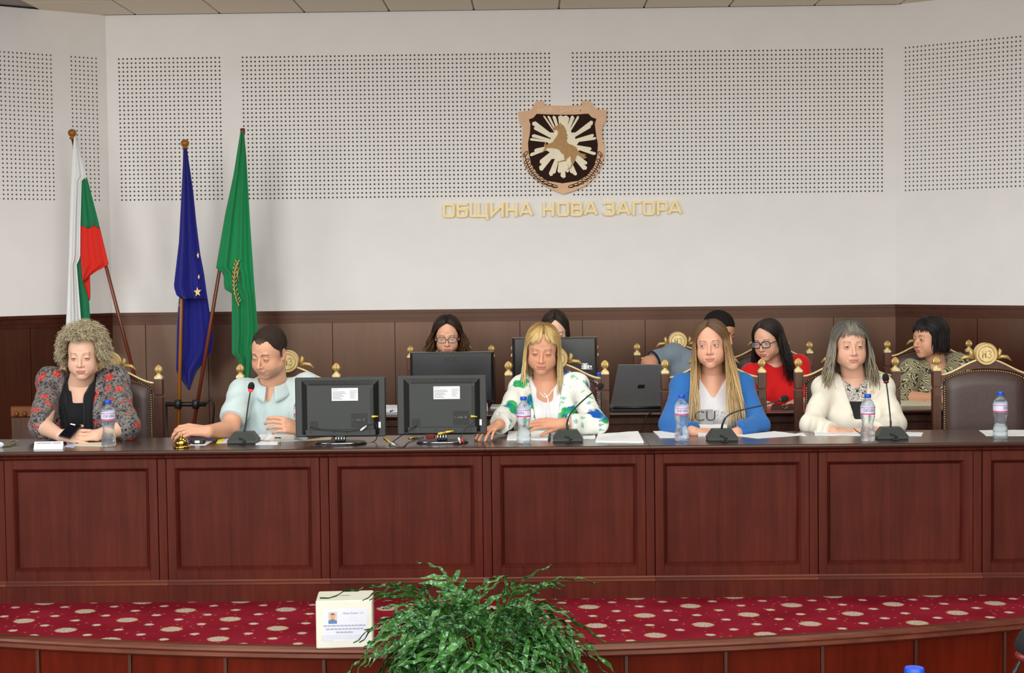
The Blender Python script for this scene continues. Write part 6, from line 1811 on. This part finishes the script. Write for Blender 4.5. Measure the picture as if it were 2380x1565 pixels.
def short_sleeves(f):
    for i in (0, 1):
        a = T.sh[i]; b = el[i]; c = a + (b - a) * 0.74; n = (b - a) / np.linalg.norm(b - a)
        f.cone(a, b, 0.070, 0.070, 0.03, clip=(c, n)); sleeve_folds(f, a, c, 0.09, 3, 0.004, i)
zv = at(628, 935, 0.66).z
garment(t, 'polo_shirt', T, M_polo, 0.012, None, cut=[vcut(T.ch[0] - 0.02, zv, zv + 0.14, 0.060, T.ch[1] + 0.03, 0.006, -0.02)], seed=11, amp=0.005, neck_hole=0.072, mod=short_sleeves)
garment(t, 'placket', T, M_peach, 0.004, None, cut=[vcut(T.ch[0] - 0.02, zv + 0.045, zv + 0.14, 0.055, T.ch[1] + 0.03, 0.004, -0.02)], seed=12, amp=0.001, neck_hole=0.070, zmin=zv - 0.03)
collar(t, T, M_polo, 0.070, -0.015, 0.028, 0.045, tilt=0.8, flare=0.028)
f = Field((-0.10, -0.10, -0.08), (0.10, 0.14, 0.15), 0.0028)
f.ell((0, 0.016, 0.037), (0.0795, 0.1005, 0.0895))
f.fn(lambda X, Y, Z: np.maximum(Y + 0.068 - 0.03 * np.cos(X * 45) * (np.abs(X) < 0.06) + 0.0 * Z, -1), 's') if False else None
hl = lambda X, Y, Z: (Z - (0.080 - 0.9 * np.clip(Y + 0.085, 0, 0.2) + 0.030 * np.exp(-((np.abs(X) - 0.036) / 0.016) ** 2) - 0.012 * np.exp(-(X / 0.016) ** 2)))
f.fn(lambda X, Y, Z: np.where(Y < 0.005, hl(X, Y, Z), np.where(Y < 0.03, Z + 0.01, Z + 0.055)), 's')
for sx in (-1, 1): f.cone((sx * 0.071, -0.008, 0.03), (sx * 0.072, -0.006, -0.006), 0.010, 0.006, 0.004)
rn = np.random.default_rng(3); K = rn.normal(size=(8, 3)) * 260
f.warp(lambda X, Y, Z: 0.0003 * sum(np.sin(k[0] * X + k[1] * Y + k[2] * Z + 5 * i) for i, k in enumerate(K)))
V, Q = f.mesh(0); c_ = np.tile(lin((52, 42, 36)), (len(V), 1)); g_ = np.clip((0.03 - V[:, 2]) / 0.05, 0, 1)[:, None] * 0.5; c_ = c_ * (1 - g_) + lin((120, 108, 100)) * g_
fr_ = np.clip((-V[:, 1] - 0.055) / 0.02, 0, 1)[:, None] * 0.4; c_ = c_ * (1 - fr_) + lin((128, 104, 84)) * fr_
emit('hair', [(H.w(V), Q, np.concatenate([c_, np.ones((len(c_), 1))], 1))], M_short, t)

# ================================================================== 3 blonde woman in the printed jacket
t = person('person with straight blonde hair and white jacket printed green and blue', CHX[2], 0.86)
H = Head((1259, 822, 0.60), -4, 16, 3, 1.04)
T = Torso(CHX[2] - 0.02, A3((1268, 880, 0.76)), A3((1213, 901, 0.78)), A3((1338, 894, 0.78)), 0.84, 0.172, 0.12, 0.06)
el = [A3((1172, 975, 0.50)), A3((1384, 985, 0.46))]; wr = [A3((1158, 990, 0.34)), A3((1306, 986, 0.34))]
sk = (218, 158, 126)
body = make_head(H, T.neck, sk, (150, 110, 72), (190, 92, 86), open_=0.08, gaze=(0, 30), age=0.7, jaw=1.05, neck_r=0.052)
body.append(skin_chest(T, sk))
hp = [hand_prims(wr[0], (-0.45, -0.8, -0.12), (-0.1, -0.2, 1), -1, (0.25, 0.25, 0.3, 0.35), 0.1, 0.92, (0.5, 0.2)),
      hand_prims(wr[1], (-1, -0.25, 0.10), (0.05, -0.62, 0.78), 1, (0.20, 0.18, 0.2, 0.25), 0.06, 0.95, (0.25, 0.5))]
for i in (0, 1): body.append(arm_chunk(el[i], wr[i], hp[i], sk, (0.043, 0.028), T.sh[i], 0.046))
emit('body', body, M_skin, t); legs(t, T, 0.03, M_darkcloth)
arms = [(T.sh[i], el[i], wr[i]) for i in (0, 1)]; cxm = T.ch[0] - 0.015
zv = at(1262, 1010, 0.66).z
garment(t, 'printed_jacket', T, floral_white(), 0.016, arms, (0.80, 0.80), 0.0, 0.041, [vcut(cxm, zv, 0.98, 0.085, T.ch[1] + 0.03, 0.045)], 21, 0.003, 0.074, lapel=(cxm, zv + 0.06, 0.98, 0.05, 0.085, T.ch[1]), rs=(0.048, 0.047, 0.042))
zb_ = at(1265, 925, 0.66).z
garment(t, 'white_blouse', T, cloth_mat('white_blouse_cloth', (232, 232, 236)), 0.006, None, cut=[vcut(cxm + 0.01, zb_, zb_ + 0.09, 0.055, T.ch[1] + 0.02, 0.004)], seed=23, amp=0.003, neck_hole=0.068)
m = MB(); fy = T.ch[1] - T.ry - 0.075
for dx, dz in ((-0.006, -0.14), (0.012, -0.17)):
    m.tube(bez([(cxm - 0.012, fy + 0.01, zb_ + 0.03), (cxm + 0.008, fy - 0.006, zb_), (cxm + 0.006 + dx, fy - 0.016, zb_ + dz * .5), (cxm + 0.012 + dx, fy - 0.014, zb_ + dz)], 6), 0.0028, 6)
m.tube(bez([(cxm - 0.035, fy + 0.03, zb_ + 0.03), (cxm, fy - 0.004, zb_ + 0.008), (cxm + 0.040, fy + 0.03, zb_ + 0.05)], 6), 0.0028, 6)
m.build('drawstring', M_white, t, True)
m = MB(); d_ = (wr[1] - el[1]) / np.linalg.norm(wr[1] - el[1]); c_ = wr[1] - d_ * 0.02
U = np.cross(d_, [0, 0, 1]); U /= np.linalg.norm(U); W_ = np.cross(d_, U)
m.tube([tuple(c_ + (U * math.cos(a) + W_ * math.sin(a)) * 0.0325) for a in np.linspace(0, 2 * math.pi, 25)], 0.005, 8, caps=False); m.build('bracelet', M_chrome, t, True)
hr = Hair(H, [(0, (92, 70, 46)), (0.14, (150, 116, 66)), (0.35, (196, 162, 104)), (0.7, (220, 192, 136)), (1, (236, 216, 168))], 31); hr.cap(60, 46, 118, 0.02, 0.15)
for i in range(560):
    s_ = 1 if i % 2 else -1; q = hr.r.uniform(0, 1)
    root = hdir(lerp(44, 6, q / .6) if q < .6 else lerp(6, 50, (q - .6) / .4), 0 if q < .6 else 180) + np.array([s_ * 0.05 + 0.05, 0, 0]); root /= np.linalg.norm(root)
    end = hdir(hr.r.uniform(88, 100), s_ * (lerp(64, 172, q ** 0.9) + hr.r.uniform(-6, 6)))
    hr.sweep(root, end, (s_ * hr.r.uniform(0.0, 0.02), hr.r.uniform(-0.03, 0.005) if q < .5 else 0.01, hr.r.uniform(-0.235, -0.18)), (0.02, 0.10), hr.r.uniform(0.003, 0.005), wave=0.004)
for i in range(170):
    s_ = 1 if i % 2 else -1; a = s_ * (hr.r.uniform(0, 1) ** 0.7 * 62 + 4); root = hdir(hr.r.uniform(10, 34), s_ * 8 + 6); end = hdir(hr.r.uniform(60, 72) + abs(a) * 0.32, a + 6); hr.sweep(root, end, None, (0.03, 0.10), hr.r.uniform(0.0018, 0.0034), n1=10, colt=[0.1 + 0.6 * k / 9 for k in range(10)])
hr.done(t, M_hair)

# ================================================================== 4 woman in the blue blazer
t = person('person with long dark rooted blonde hair in a bright blue blazer', CHX[3], 0.86)
H = Head((1649, 804, 0.64), -12, 1, -3, 1.04)
T = Torso(CHX[3], A3((1655, 868, 0.80)), A3((1588, 899, 0.80)), A3((1721, 896, 0.80)), 0.84, 0.168, 0.115, 0.062)
el = [A3((1556, 985, 0.60)), A3((1764, 988, 0.58))]; wr = [A3((1612, 1004, 0.40)), A3((1712, 1006, 0.42))]
sk = (222, 166, 138)
body = make_head(H, T.neck, sk, (110, 84, 64), (188, 100, 94), open_=0.72, gaze=(-14, 0), iris=(96, 112, 110), neck_r=0.049, lidc=(150, 120, 110))
body.append(skin_chest(T, sk))
hp = [hand_prims(wr[0], (1, -0.15, -0.05), (0.0, -0.4, 0.9), 1, (0.3, 0.3, 0.3, 0.3), 0.06, 0.9, (0.4, 0.3)), hand_prims(wr[1], (-1, -0.15, -0.05), (0.0, -0.4, 0.9), -1, (0.3, 0.3, 0.3, 0.3), 0.06, 0.9, (0.4, 0.3))]
for i in (0, 1): body.append(arm_chunk(el[i], wr[i], hp[i], sk, (0.040, 0.027), T.sh[i], 0.044))
emit('body', body, M_skin, t); legs(t, T, 0.03, cloth_mat('blue_suit_cloth', (40, 106, 178)))
arms = [(T.sh[i], el[i], wr[i]) for i in (0, 1)]; cxm = T.ch[0]
garment(t, 'blue_blazer', T, cloth_mat('blue_suit_cloth', (40, 106, 178)), 0.016, arms, (0.92, 0.92), 0.0, 0.041, [vcut(cxm, 0.5, 0.96, 0.095, T.ch[1] + 0.03, 0.085)], 41, 0.0028, 0.074, lapel=(cxm, 0.66, 0.97, 0.085, 0.095, T.ch[1]), rs=(0.047, 0.046, 0.039))
zs = at(1663, 925, 0.68).z
garment(t, 'white_shirt', T, cloth_mat('white_tee_cloth', (228, 228, 230)), 0.006, None, cut=[vcut(cxm, zs, zs + 0.12, 0.085, T.ch[1] + 0.02, 0.006)], seed=43, amp=0.002, neck_hole=0.074)
fy = T.ch[1] - T.ry - 0.082; pz = at(1648, 968, 0.62).z; pxw = at(1648, 968, 0.62).x
m = MB(); m.box((pxw - 0.046, fy - 0.004, pz - 0.044), (pxw + 0.020, fy - 0.002, pz + 0.036)); m.build('shirt_print', plain('grey_print', (150, 150, 152), 0.7), t)
m = MB(); v, f_ = text_mesh('CU', 0.075); m.add([(pxw - 0.022 + x * 1.1, fy - 0.006, pz + y) for x, y, _ in v], f_); m.build('print_letters', plain('dark_sequin', (60, 60, 56), 0.3), t)
m = MB()
for k in range(42): m.ball((pxw + 0.030 + random.uniform(0, 0.050), fy - 0.004 + 0.01 * random.random(), pz + random.uniform(-0.030, 0.030)), 0.0032, 6, 4)
sq_ = m.build('sequins', M_chrome, t, True); sq_['kind'] = 'stuff'
hr = Hair(H, [(0, (84, 62, 42)), (0.30, (108, 80, 52)), (0.48, (150, 118, 76)), (0.65, (196, 164, 112)), (1, (220, 194, 144))], 47); hr.cap(58, 44, 118, 0.02, 0.15)
for i in range(700):
    s_ = 1 if i % 2 else -1; q = hr.r.uniform(0, 1)
    root = hdir(lerp(46, 6, q / .6) if q < .6 else lerp(6, 50, (q - .6) / .4), 0 if q < .6 else 180) + np.array([-0.10, 0, 0]); root /= np.linalg.norm(root)
    end = hdir(hr.r.uniform(86, 98), s_ * (lerp(58 if s_ < 0 else 54, 172, q ** 0.9) + hr.r.uniform(-6, 6)))
    fr = q < 0.62
    hr.sweep(root, end, (s_ * hr.r.uniform(-0.012, 0.035 if s_ < 0 else 0.075), hr.r.uniform(-0.115, -0.07) if fr else 0.03, hr.r.uniform(-0.42, -0.33) if fr else hr.r.uniform(-0.30, -0.22)), (0.02, 0.12), hr.r.uniform(0.0032, 0.0055), n2=14, wave=0.006)
hr.done(t, M_hair)

# ================================================================== 5 woman in the cream blazer
t = person('person with grey layered hair and a cream blazer over lace', CHX[4], 0.86)
H = Head((1983, 806, 0.64), 0, 2, 0, 1.06)
T = Torso(CHX[4] + 0.02, A3((1983, 872, 0.80)), A3((1919, 903, 0.80)), A3((2048, 900, 0.80)), 0.84, 0.175, 0.12, 0.055, belly=0.015)
el = [A3((1886, 988, 0.58)), A3((2082, 986, 0.58))]; wr = [A3((1938, 1004, 0.42)), A3((2030, 1004, 0.42))]
sk = (222, 172, 146)
body = make_head(H, T.neck, sk, (130, 112, 98), (184, 108, 100), open_=0.42, gaze=(0, 4), age=0.8, jaw=1.06, neck_r=0.052)
body.append(skin_chest(T, sk))
hp = [hand_prims(wr[0], (1, -0.1, -0.05), (0.0, -0.4, 0.9), 1, (0.3, 0.3, 0.3, 0.3), 0.06, 0.9, (0.4, 0.3)), hand_prims(wr[1], (-1, -0.1, -0.05), (0.0, -0.4, 0.9), -1, (0.3, 0.3, 0.3, 0.3), 0.06, 0.9, (0.4, 0.3))]
for i in (0, 1): body.append(arm_chunk(el[i], wr[i], hp[i], sk, (0.041, 0.027), T.sh[i], 0.045))
emit('body', body, M_skin, t); legs(t, T, 0.03, M_greytr)
arms = [(T.sh[i], el[i], wr[i]) for i in (0, 1)]; cxm = T.ch[0]
M_cr = cloth_mat('cream_suit_cloth', (232, 226, 210)); zv = at(1990, 975, 0.66).z
garment(t, 'cream_blazer', T, M_cr, 0.016, arms, (0.94, 0.94), 0.0, 0.041, [vcut(cxm, zv, 0.97, 0.066, T.ch[1] + 0.03, 0.022)], 51, 0.003, 0.072, lapel=(cxm, zv + 0.02, 0.97, 0.026, 0.066, T.ch[1]), rs=(0.048, 0.047, 0.041))
zl = at(1990, 935, 0.66).z
garment(t, 'lace_top', T, lace_black(zl), 0.005, None, cut=None, seed=53, amp=0.001, neck_hole=0.066)
m = MB(); m.ball((cxm + 0.008, T.ch[1] - T.ry - 0.085, zv - 0.012), (0.009, 0.005, 0.009)); m.build('button', M_cream, t, True)
m = MB(); bp = A3((2027, 911, 0.655)); 
for a in range(5): m.ball(bp + np.array([0.008 * math.cos(a * 1.26), -0.012, 0.008 * math.sin(a * 1.26)]), 0.005, 8, 6)
m.build('brooch', M_goldpale, t, True)
for sx in (-1, 1):
    m = MB(); m.ball(H.w((sx * 0.078, 0.002, -0.040)), 0.005, 8, 6); m.build('earring', M_chrome, t, True)
hr = Hair(H, [(0, (58, 56, 52)), (0.25, (88, 84, 78)), (0.6, (132, 126, 112)), (1, (150, 138, 112))], 57); hr.cap(60, 46, 118, 0.02, 0.15)
for i in range(560):
    s_ = 1 if i % 2 else -1; q = hr.r.uniform(0, 1)
    root = hdir(lerp(42, 6, q / .6) if q < .6 else lerp(6, 50, (q - .6) / .4), 0 if q < .6 else 180) + np.array([s_ * 0.06, 0, 0]); root /= np.linalg.norm(root)
    end = hdir(hr.r.uniform(88, 100), s_ * (lerp(62, 172, q ** 0.9) + hr.r.uniform(-6, 6)))
    hr.sweep(root, end, (s_ * hr.r.uniform(0.005, 0.050), hr.r.uniform(-0.05, -0.01) if q < .5 else 0.01, hr.r.uniform(-0.215, -0.15)), (0.03, 0.16), hr.r.uniform(0.0032, 0.0052), wave=0.010)
for i in range(120):
    a = hr.r.uniform(-50, 50); root = hdir(hr.r.uniform(8, 30), a * 0.6); end = hdir(hr.r.uniform(62, 80) + abs(a) * 0.15, a + hr.r.uniform(-14, 8)); hr.sweep(root, end, None, (0.04, 0.10), hr.r.uniform(0.0022, 0.0036), n1=10, colt=[0.1 + 0.5 * k / 9 for k in range(10)])
hr.done(t, M_hair)

# ================================================================== rear row
# 6 bespectacled woman at the monitor
Y2 = 2.44
t = person('person with dark wavy hair and glasses looking down behind the branded monitor', CHX2[0], 2.5)
H = Head((1039, 788, Y2 - 0.10), 2, 14, 0, 0.98)
T = Torso(CHX2[0], A3((1042, 842, Y2 + 0.06)), A3((988, 862, Y2 + 0.06)), A3((1096, 862, Y2 + 0.06)), 2.5, 0.165, 0.112, 0.055)
el = [A3((968, 935, Y2 - 0.1)), A3((1118, 935, Y2 - 0.1))]; wr = [A3((1010, 944, Y2 - 0.28)), A3((1076, 944, Y2 - 0.28))]
sk = (226, 170, 140)
body = make_head(H, T.neck, sk, (60, 42, 34), (190, 96, 90), 0.0027, open_=0.25, gaze=(0, 22), neck_r=0.048); body.append(skin_chest(T, sk))
for i in (0, 1): body.append(arm_chunk(el[i], wr[i], hand_prims(wr[i], (0.2 * (1 - 2 * i), -1, -0.05), (0, 0, 1), 1 - 2 * i, 0.3, 0.08, 0.9), sk, (0.041, 0.027), T.sh[i], 0.044, 0.004))
emit('body', body, M_skin, t); legs(t, T, 0.02, M_darkcloth)
garment(t, 'dark_blouse', T, cloth_mat('plum_blouse_cloth', (58, 44, 58)), 0.012, [(T.sh[i], el[i], wr[i]) for i in (0, 1)], (0.9, 0.9), seed=61)
k = NT('coated_lens'); k.base((0.9, 0.9, 1, 1)); k.set(rough=0.05); k.b.inputs['Alpha'].default_value = 0.16; M_lens = k.m
eyeglasses(t, H, M_black, lens=M_lens)
hr = Hair(H, [(0, (34, 24, 18)), (0.5, (58, 38, 26)), (0.8, (92, 62, 36)), (1, (104, 76, 44))], 63); hr.cap(58, 46, 118, 0.02, 0.1)
for i in range(500):
    s_ = 1 if i % 2 else -1; q = hr.r.uniform(0, 1)
    root = hdir(lerp(46, 6, q / .6) if q < .6 else lerp(6, 50, (q - .6) / .4), 0 if q < .6 else 180); root = root + np.array([s_ * 0.02, 0, 0]); root /= np.linalg.norm(root)
    end = hdir(hr.r.uniform(84, 98), s_ * (lerp(66, 172, q ** 0.9) + hr.r.uniform(-6, 6)))
    hr.sweep(root, end, (s_ * hr.r.uniform(0.0, 0.06), 0.0, hr.r.uniform(-0.16, -0.08)), (0.02, 0.18), hr.r.uniform(0.0035, 0.006), wave=0.014)
hr.done(t, M_hair)

# 7 woman hidden by the stickered monitor
t = person('person with straight dark hair bowed behind the stickered monitor', CHX2[1], 2.5)
H = Head((1291, 779, Y2 - 0.12), 0, 20, 0, 0.98)
T = Torso(CHX2[1], A3((1291, 840, Y2 + 0.06)), A3((1238, 862, Y2 + 0.06)), A3((1344, 862, Y2 + 0.06)), 2.5, 0.165, 0.112, 0.05)
el = [A3((1220, 935, Y2 - 0.1)), A3((1364, 935, Y2 - 0.1))]; wr = [A3((1262, 944, Y2 - 0.28)), A3((1326, 944, Y2 - 0.28))]
body = make_head(H, T.neck, SK['fair'], (60, 42, 34), (190, 96, 90), 0.0032, open_=0.2, neck_r=0.048); body.append(skin_chest(T, SK['fair']))
for i in (0, 1): body.append(arm_chunk(el[i], wr[i], hand_prims(wr[i], (0.2 * (1 - 2 * i), -1, -0.05), (0, 0, 1), 1 - 2 * i, 0.3, 0.08, 0.9), sk, (0.041, 0.027), T.sh[i], 0.044, 0.005))
emit('body', body, M_skin, t); legs(t, T, 0.02, M_darkcloth)
garment(t, 'dark_blouse', T, cloth_mat('slate_blouse_cloth', (70, 74, 84)), 0.012, [(T.sh[i], el[i], wr[i]) for i in (0, 1)], (0.9, 0.9), seed=66)
hr = Hair(H, [(0, (40, 30, 24)), (1, (66, 48, 38))], 67); hr.cap(58, 46, 118, 0.02, 0.1)
for i in range(300):
    s_ = 1 if i % 2 else -1; q = hr.r.uniform(0, 1)
    root = hdir(lerp(46, 6, q / .6) if q < .6 else lerp(6, 50, (q - .6) / .4), 0 if q < .6 else 180); root = root + np.array([s_ * 0.02 - 0.05, 0, 0]); root /= np.linalg.norm(root)
    end = hdir(hr.r.uniform(84, 98), s_ * (lerp(50, 172, q ** 0.9) + hr.r.uniform(-6, 6)))
    hr.sweep(root, end, (s_ * hr.r.uniform(0.0, 0.02), 0.0, hr.r.uniform(-0.22, -0.16)), (0.02, 0.08), hr.r.uniform(0.0035, 0.006), wave=0.004)
hr.done(t, M_hair)

# 8 man in the grey shirt, leaning over behind the blue blazer
t = person('person with short black hair in grey t-shirt leaning over behind the blonde hair', CHX2[2], 2.5)
H = Head((1694, 783, Y2 - 0.16), 48, 18, 10, 1.03)
T = Torso(CHX2[2] + 0.04, A3((1655, 838, Y2 - 0.02)), A3((1566, 824, Y2 + 0.0)), A3((1676, 868, Y2 - 0.1)), 2.5, 0.17, 0.12, 0.0)
el = [A3((1508, 846, Y2 - 0.08)), A3((1690, 930, Y2 - 0.24))]; wr = [A3((1560, 905, Y2 - 0.30)), A3((1650, 945, Y2 - 0.34))]
sk = (206, 148, 116)
body = make_head(H, T.neck, sk, (30, 24, 22), (170, 96, 86), 0.003, male=True, open_=0.4, neck_r=0.056, stubble=(140, 112, 98)); body.append(skin_chest(T, sk))
for i in (0, 1): body.append(arm_chunk(el[i], wr[i], hand_prims(wr[i], (0.3, -0.9, -0.2), (0, 0, 1), 1 - 2 * i, 0.3, 0.08, 1.0), sk, (0.046, 0.030), T.sh[i], 0.050, 0.004))
emit('body', body, M_skin, t); legs(t, T, 0.05, M_navy)
M_gsh = cloth_mat('grey_blue_tshirt', (116, 130, 142))
def short2(f):
    for i in (0, 1):
        a = T.sh[i]; b = el[i]; c = a + (b - a) * 0.80; n = (b - a) / np.linalg.norm(b - a)
        f.cone(a, b, 0.070, 0.066, 0.03, clip=(c, n)); sleeve_folds(f, a, c, 0.09, 3, 0.004, i)
garment(t, 't_shirt', T, M_gsh, 0.012, None, seed=71, amp=0.004, mod=short2)
for i in (0,):
    a = T.sh[i]; b = el[i]; c = a + (b - a) * 0.79; d_ = (b - a) / np.linalg.norm(b - a); U = np.cross(d_, [0, 1, 0.1]); U /= np.linalg.norm(U); W_ = np.cross(d_, U)
    m = MB(); m.tube([tuple(c + (U * math.cos(q) + W_ * math.sin(q)) * 0.0675) for q in np.linspace(0, 2 * math.pi, 29)], 0.007, 6, caps=False); m.build('sleeve_cuff', M_darkcloth, t, True)
f = Field((-0.10, -0.10, -0.08), (0.10, 0.14, 0.16), 0.0032)
f.ell((0, 0.016, 0.040), (0.0805, 0.1015, 0.0915)); hl2 = lambda X, Y, Z: (Z - (0.066 - 0.9 * np.clip(Y + 0.085, 0, 0.2)))
f.fn(lambda X, Y, Z: np.where(Y < 0.005, hl2(X, Y, Z), np.where(Y < 0.03, Z + 0.005, Z + 0.045)), 's')
f.warp(lambda X, Y, Z: 0.0003 * sum(np.sin(k[0] * X + k[1] * Y + k[2] * Z + 5 * i) for i, k in enumerate(K)))
V, Q = f.mesh(0); emit('hair', [(H.w(V), Q, np.tile(np.append(lin((30, 26, 24)), 1), (len(V), 1)))], M_short, t)

# 9 woman in red
t = person('person in a bright red dress with long dark hair and black glasses', CHX2[3], 2.5)
H = Head((1772, 799, Y2 - 0.16), -34, 14, -4, 1.02)
T = Torso(CHX2[3] + 0.01, A3((1797, 842, Y2 - 0.02)), A3((1748, 868, Y2 - 0.06)), A3((1858, 848, Y2 + 0.04)), 2.5, 0.172, 0.118, 0.06)
el = [A3((1735, 935, Y2 - 0.2)), A3((1886, 925, Y2 - 0.06))]; wr = [A3((1790, 945, Y2 - 0.36)), A3((1835, 945, Y2 - 0.34))]
sk = (226, 174, 146)
body = make_head(H, T.neck, sk, (44, 34, 30), (196, 70, 76), 0.0027, open_=0.5, gaze=(-8, 10), neck_r=0.049, age=0.5); body.append(skin_chest(T, sk))
for i in (0, 1): body.append(arm_chunk(el[i], wr[i], hand_prims(wr[i], (0.6 * (1 - 2 * i), -0.8, -0.05), (0, 0, 1), 1 - 2 * i, 0.3, 0.08, 0.9), sk, (0.042, 0.028), T.sh[i], 0.046, 0.004))
emit('body', body, M_skin, t); legs(t, T, 0.02, cloth_mat('red_dress_cloth', (214, 22, 26)), name='dress_skirt')
garment(t, 'red_dress', T, cloth_mat('red_dress_cloth', (214, 22, 26)), 0.012, [(T.sh[i], el[i], wr[i]) for i in (0, 1)], (0.5, 0.5), seed=75, neck_hole=0.062)
eyeglasses(t, H, M_black, 0.0285, 0.0185, thick=0.0026, lens=M_lens)
hr = Hair(H, [(0, (52, 44, 38)), (0.3, (40, 30, 26)), (1, (34, 22, 22))], 77); hr.cap(56, 44, 118, 0.02, 0.1)
for i in range(560):
    s_ = 1 if i % 2 else -1; q = hr.r.uniform(0, 1)
    root = hdir(lerp(46, 6, q / .6) if q < .6 else lerp(6, 50, (q - .6) / .4), 0 if q < .6 else 180); root = root + np.array([-0.12, 0, 0]); root /= np.linalg.norm(root)
    end = hdir(hr.r.uniform(86, 98), s_ * (lerp(72 if s_ > 0 else 60, 172, q ** 0.9) + hr.r.uniform(-6, 6)))
    hr.sweep(root, end, (s_ * hr.r.uniform(0.0, 0.04), hr.r.uniform(-0.05, 0.0), hr.r.uniform(-0.30, -0.20)), (0.02, 0.13), hr.r.uniform(0.0035, 0.006), wave=0.012, n2=12)
hr.done(t, M_hair)

# 10 woman with the black bob
t = person('person with a black bob in profile wearing zebra patterned blouse', CHX2[4], 2.5)
H = Head((2136, 789, Y2 - 0.10), -62, 6, 0, 1.03)
T = Torso(CHX2[4] + 0.02, A3((2175, 842, Y2 + 0.0)), A3((2118, 862, Y2 - 0.04)), A3((2226, 846, Y2 + 0.08)), 2.5, 0.178, 0.122, 0.06, belly=0.02)
el = [A3((2104, 924, Y2 - 0.18)), A3((2248, 920, Y2 - 0.04))]; wr = [A3((2172, 926, Y2 - 0.32)), A3((2205, 930, Y2 - 0.32))]
sk = (222, 168, 136)
body = make_head(H, T.neck, sk, (70, 54, 46), (190, 76, 76), 0.0027, open_=0.45, gaze=(-6, 4), neck_r=0.052, age=0.8, jaw=1.05); body.append(skin_chest(T, sk))
for i in (0, 1): body.append(arm_chunk(el[i], wr[i], hand_prims(wr[i], (1 - 2 * i, -0.3, -0.05), (0, -0.4, 0.9), 1 - 2 * i, 0.3, 0.08, 0.9), sk, (0.044, 0.029), T.sh[i], 0.048, 0.004))
emit('body', body, M_skin, t); legs(t, T, 0.02, M_darkcloth)
garment(t, 'patterned_blouse', T, zebra(), 0.014, [(T.sh[i], el[i], wr[i]) for i in (0, 1)], (0.22, 0.22), seed=85, neck_hole=0.066, cut=[vcut(T.ch[0] - 0.02, T.neck[2] - 0.15, T.neck[2] + 0.02, 0.06, T.ch[1], 0.004, 0.15)], rs=(0.056, 0.058, 0.052))
hr = Hair(H, [(0, (20, 17, 16)), (1, (26, 20, 19))], 87); hr.cap(60, 46, 122, 0.03, 0.1)
for i in range(560):
    s_ = 1 if i % 2 else -1; q = hr.r.uniform(0, 1)
    root = hdir(lerp(42, 6, q / .6) if q < .6 else lerp(6, 50, (q - .6) / .4), 0 if q < .6 else 180); root = root + np.array([s_ * 0.04, 0, 0]); root /= np.linalg.norm(root)
    end = hdir(hr.r.uniform(86, 98), s_ * (lerp(66, 174, q ** 0.9) + hr.r.uniform(-6, 6)))
    hr.sweep(root, end, (-s_ * hr.r.uniform(0.0, 0.015), hr.r.uniform(-0.02, 0.0), hr.r.uniform(-0.105, -0.075)), (0.04, 0.17), hr.r.uniform(0.0035, 0.006), wave=0.003)
for i in range(130):
    a = hr.r.uniform(-62, 62); root = hdir(hr.r.uniform(8, 30), a * 0.6); end = hdir(hr.r.uniform(70, 80) + abs(a) * 0.12, a + hr.r.uniform(-6, 6)); hr.sweep(root, end, None, (0.05, 0.12), hr.r.uniform(0.003, 0.0045), n1=10)
hr.done(t, M_hair)
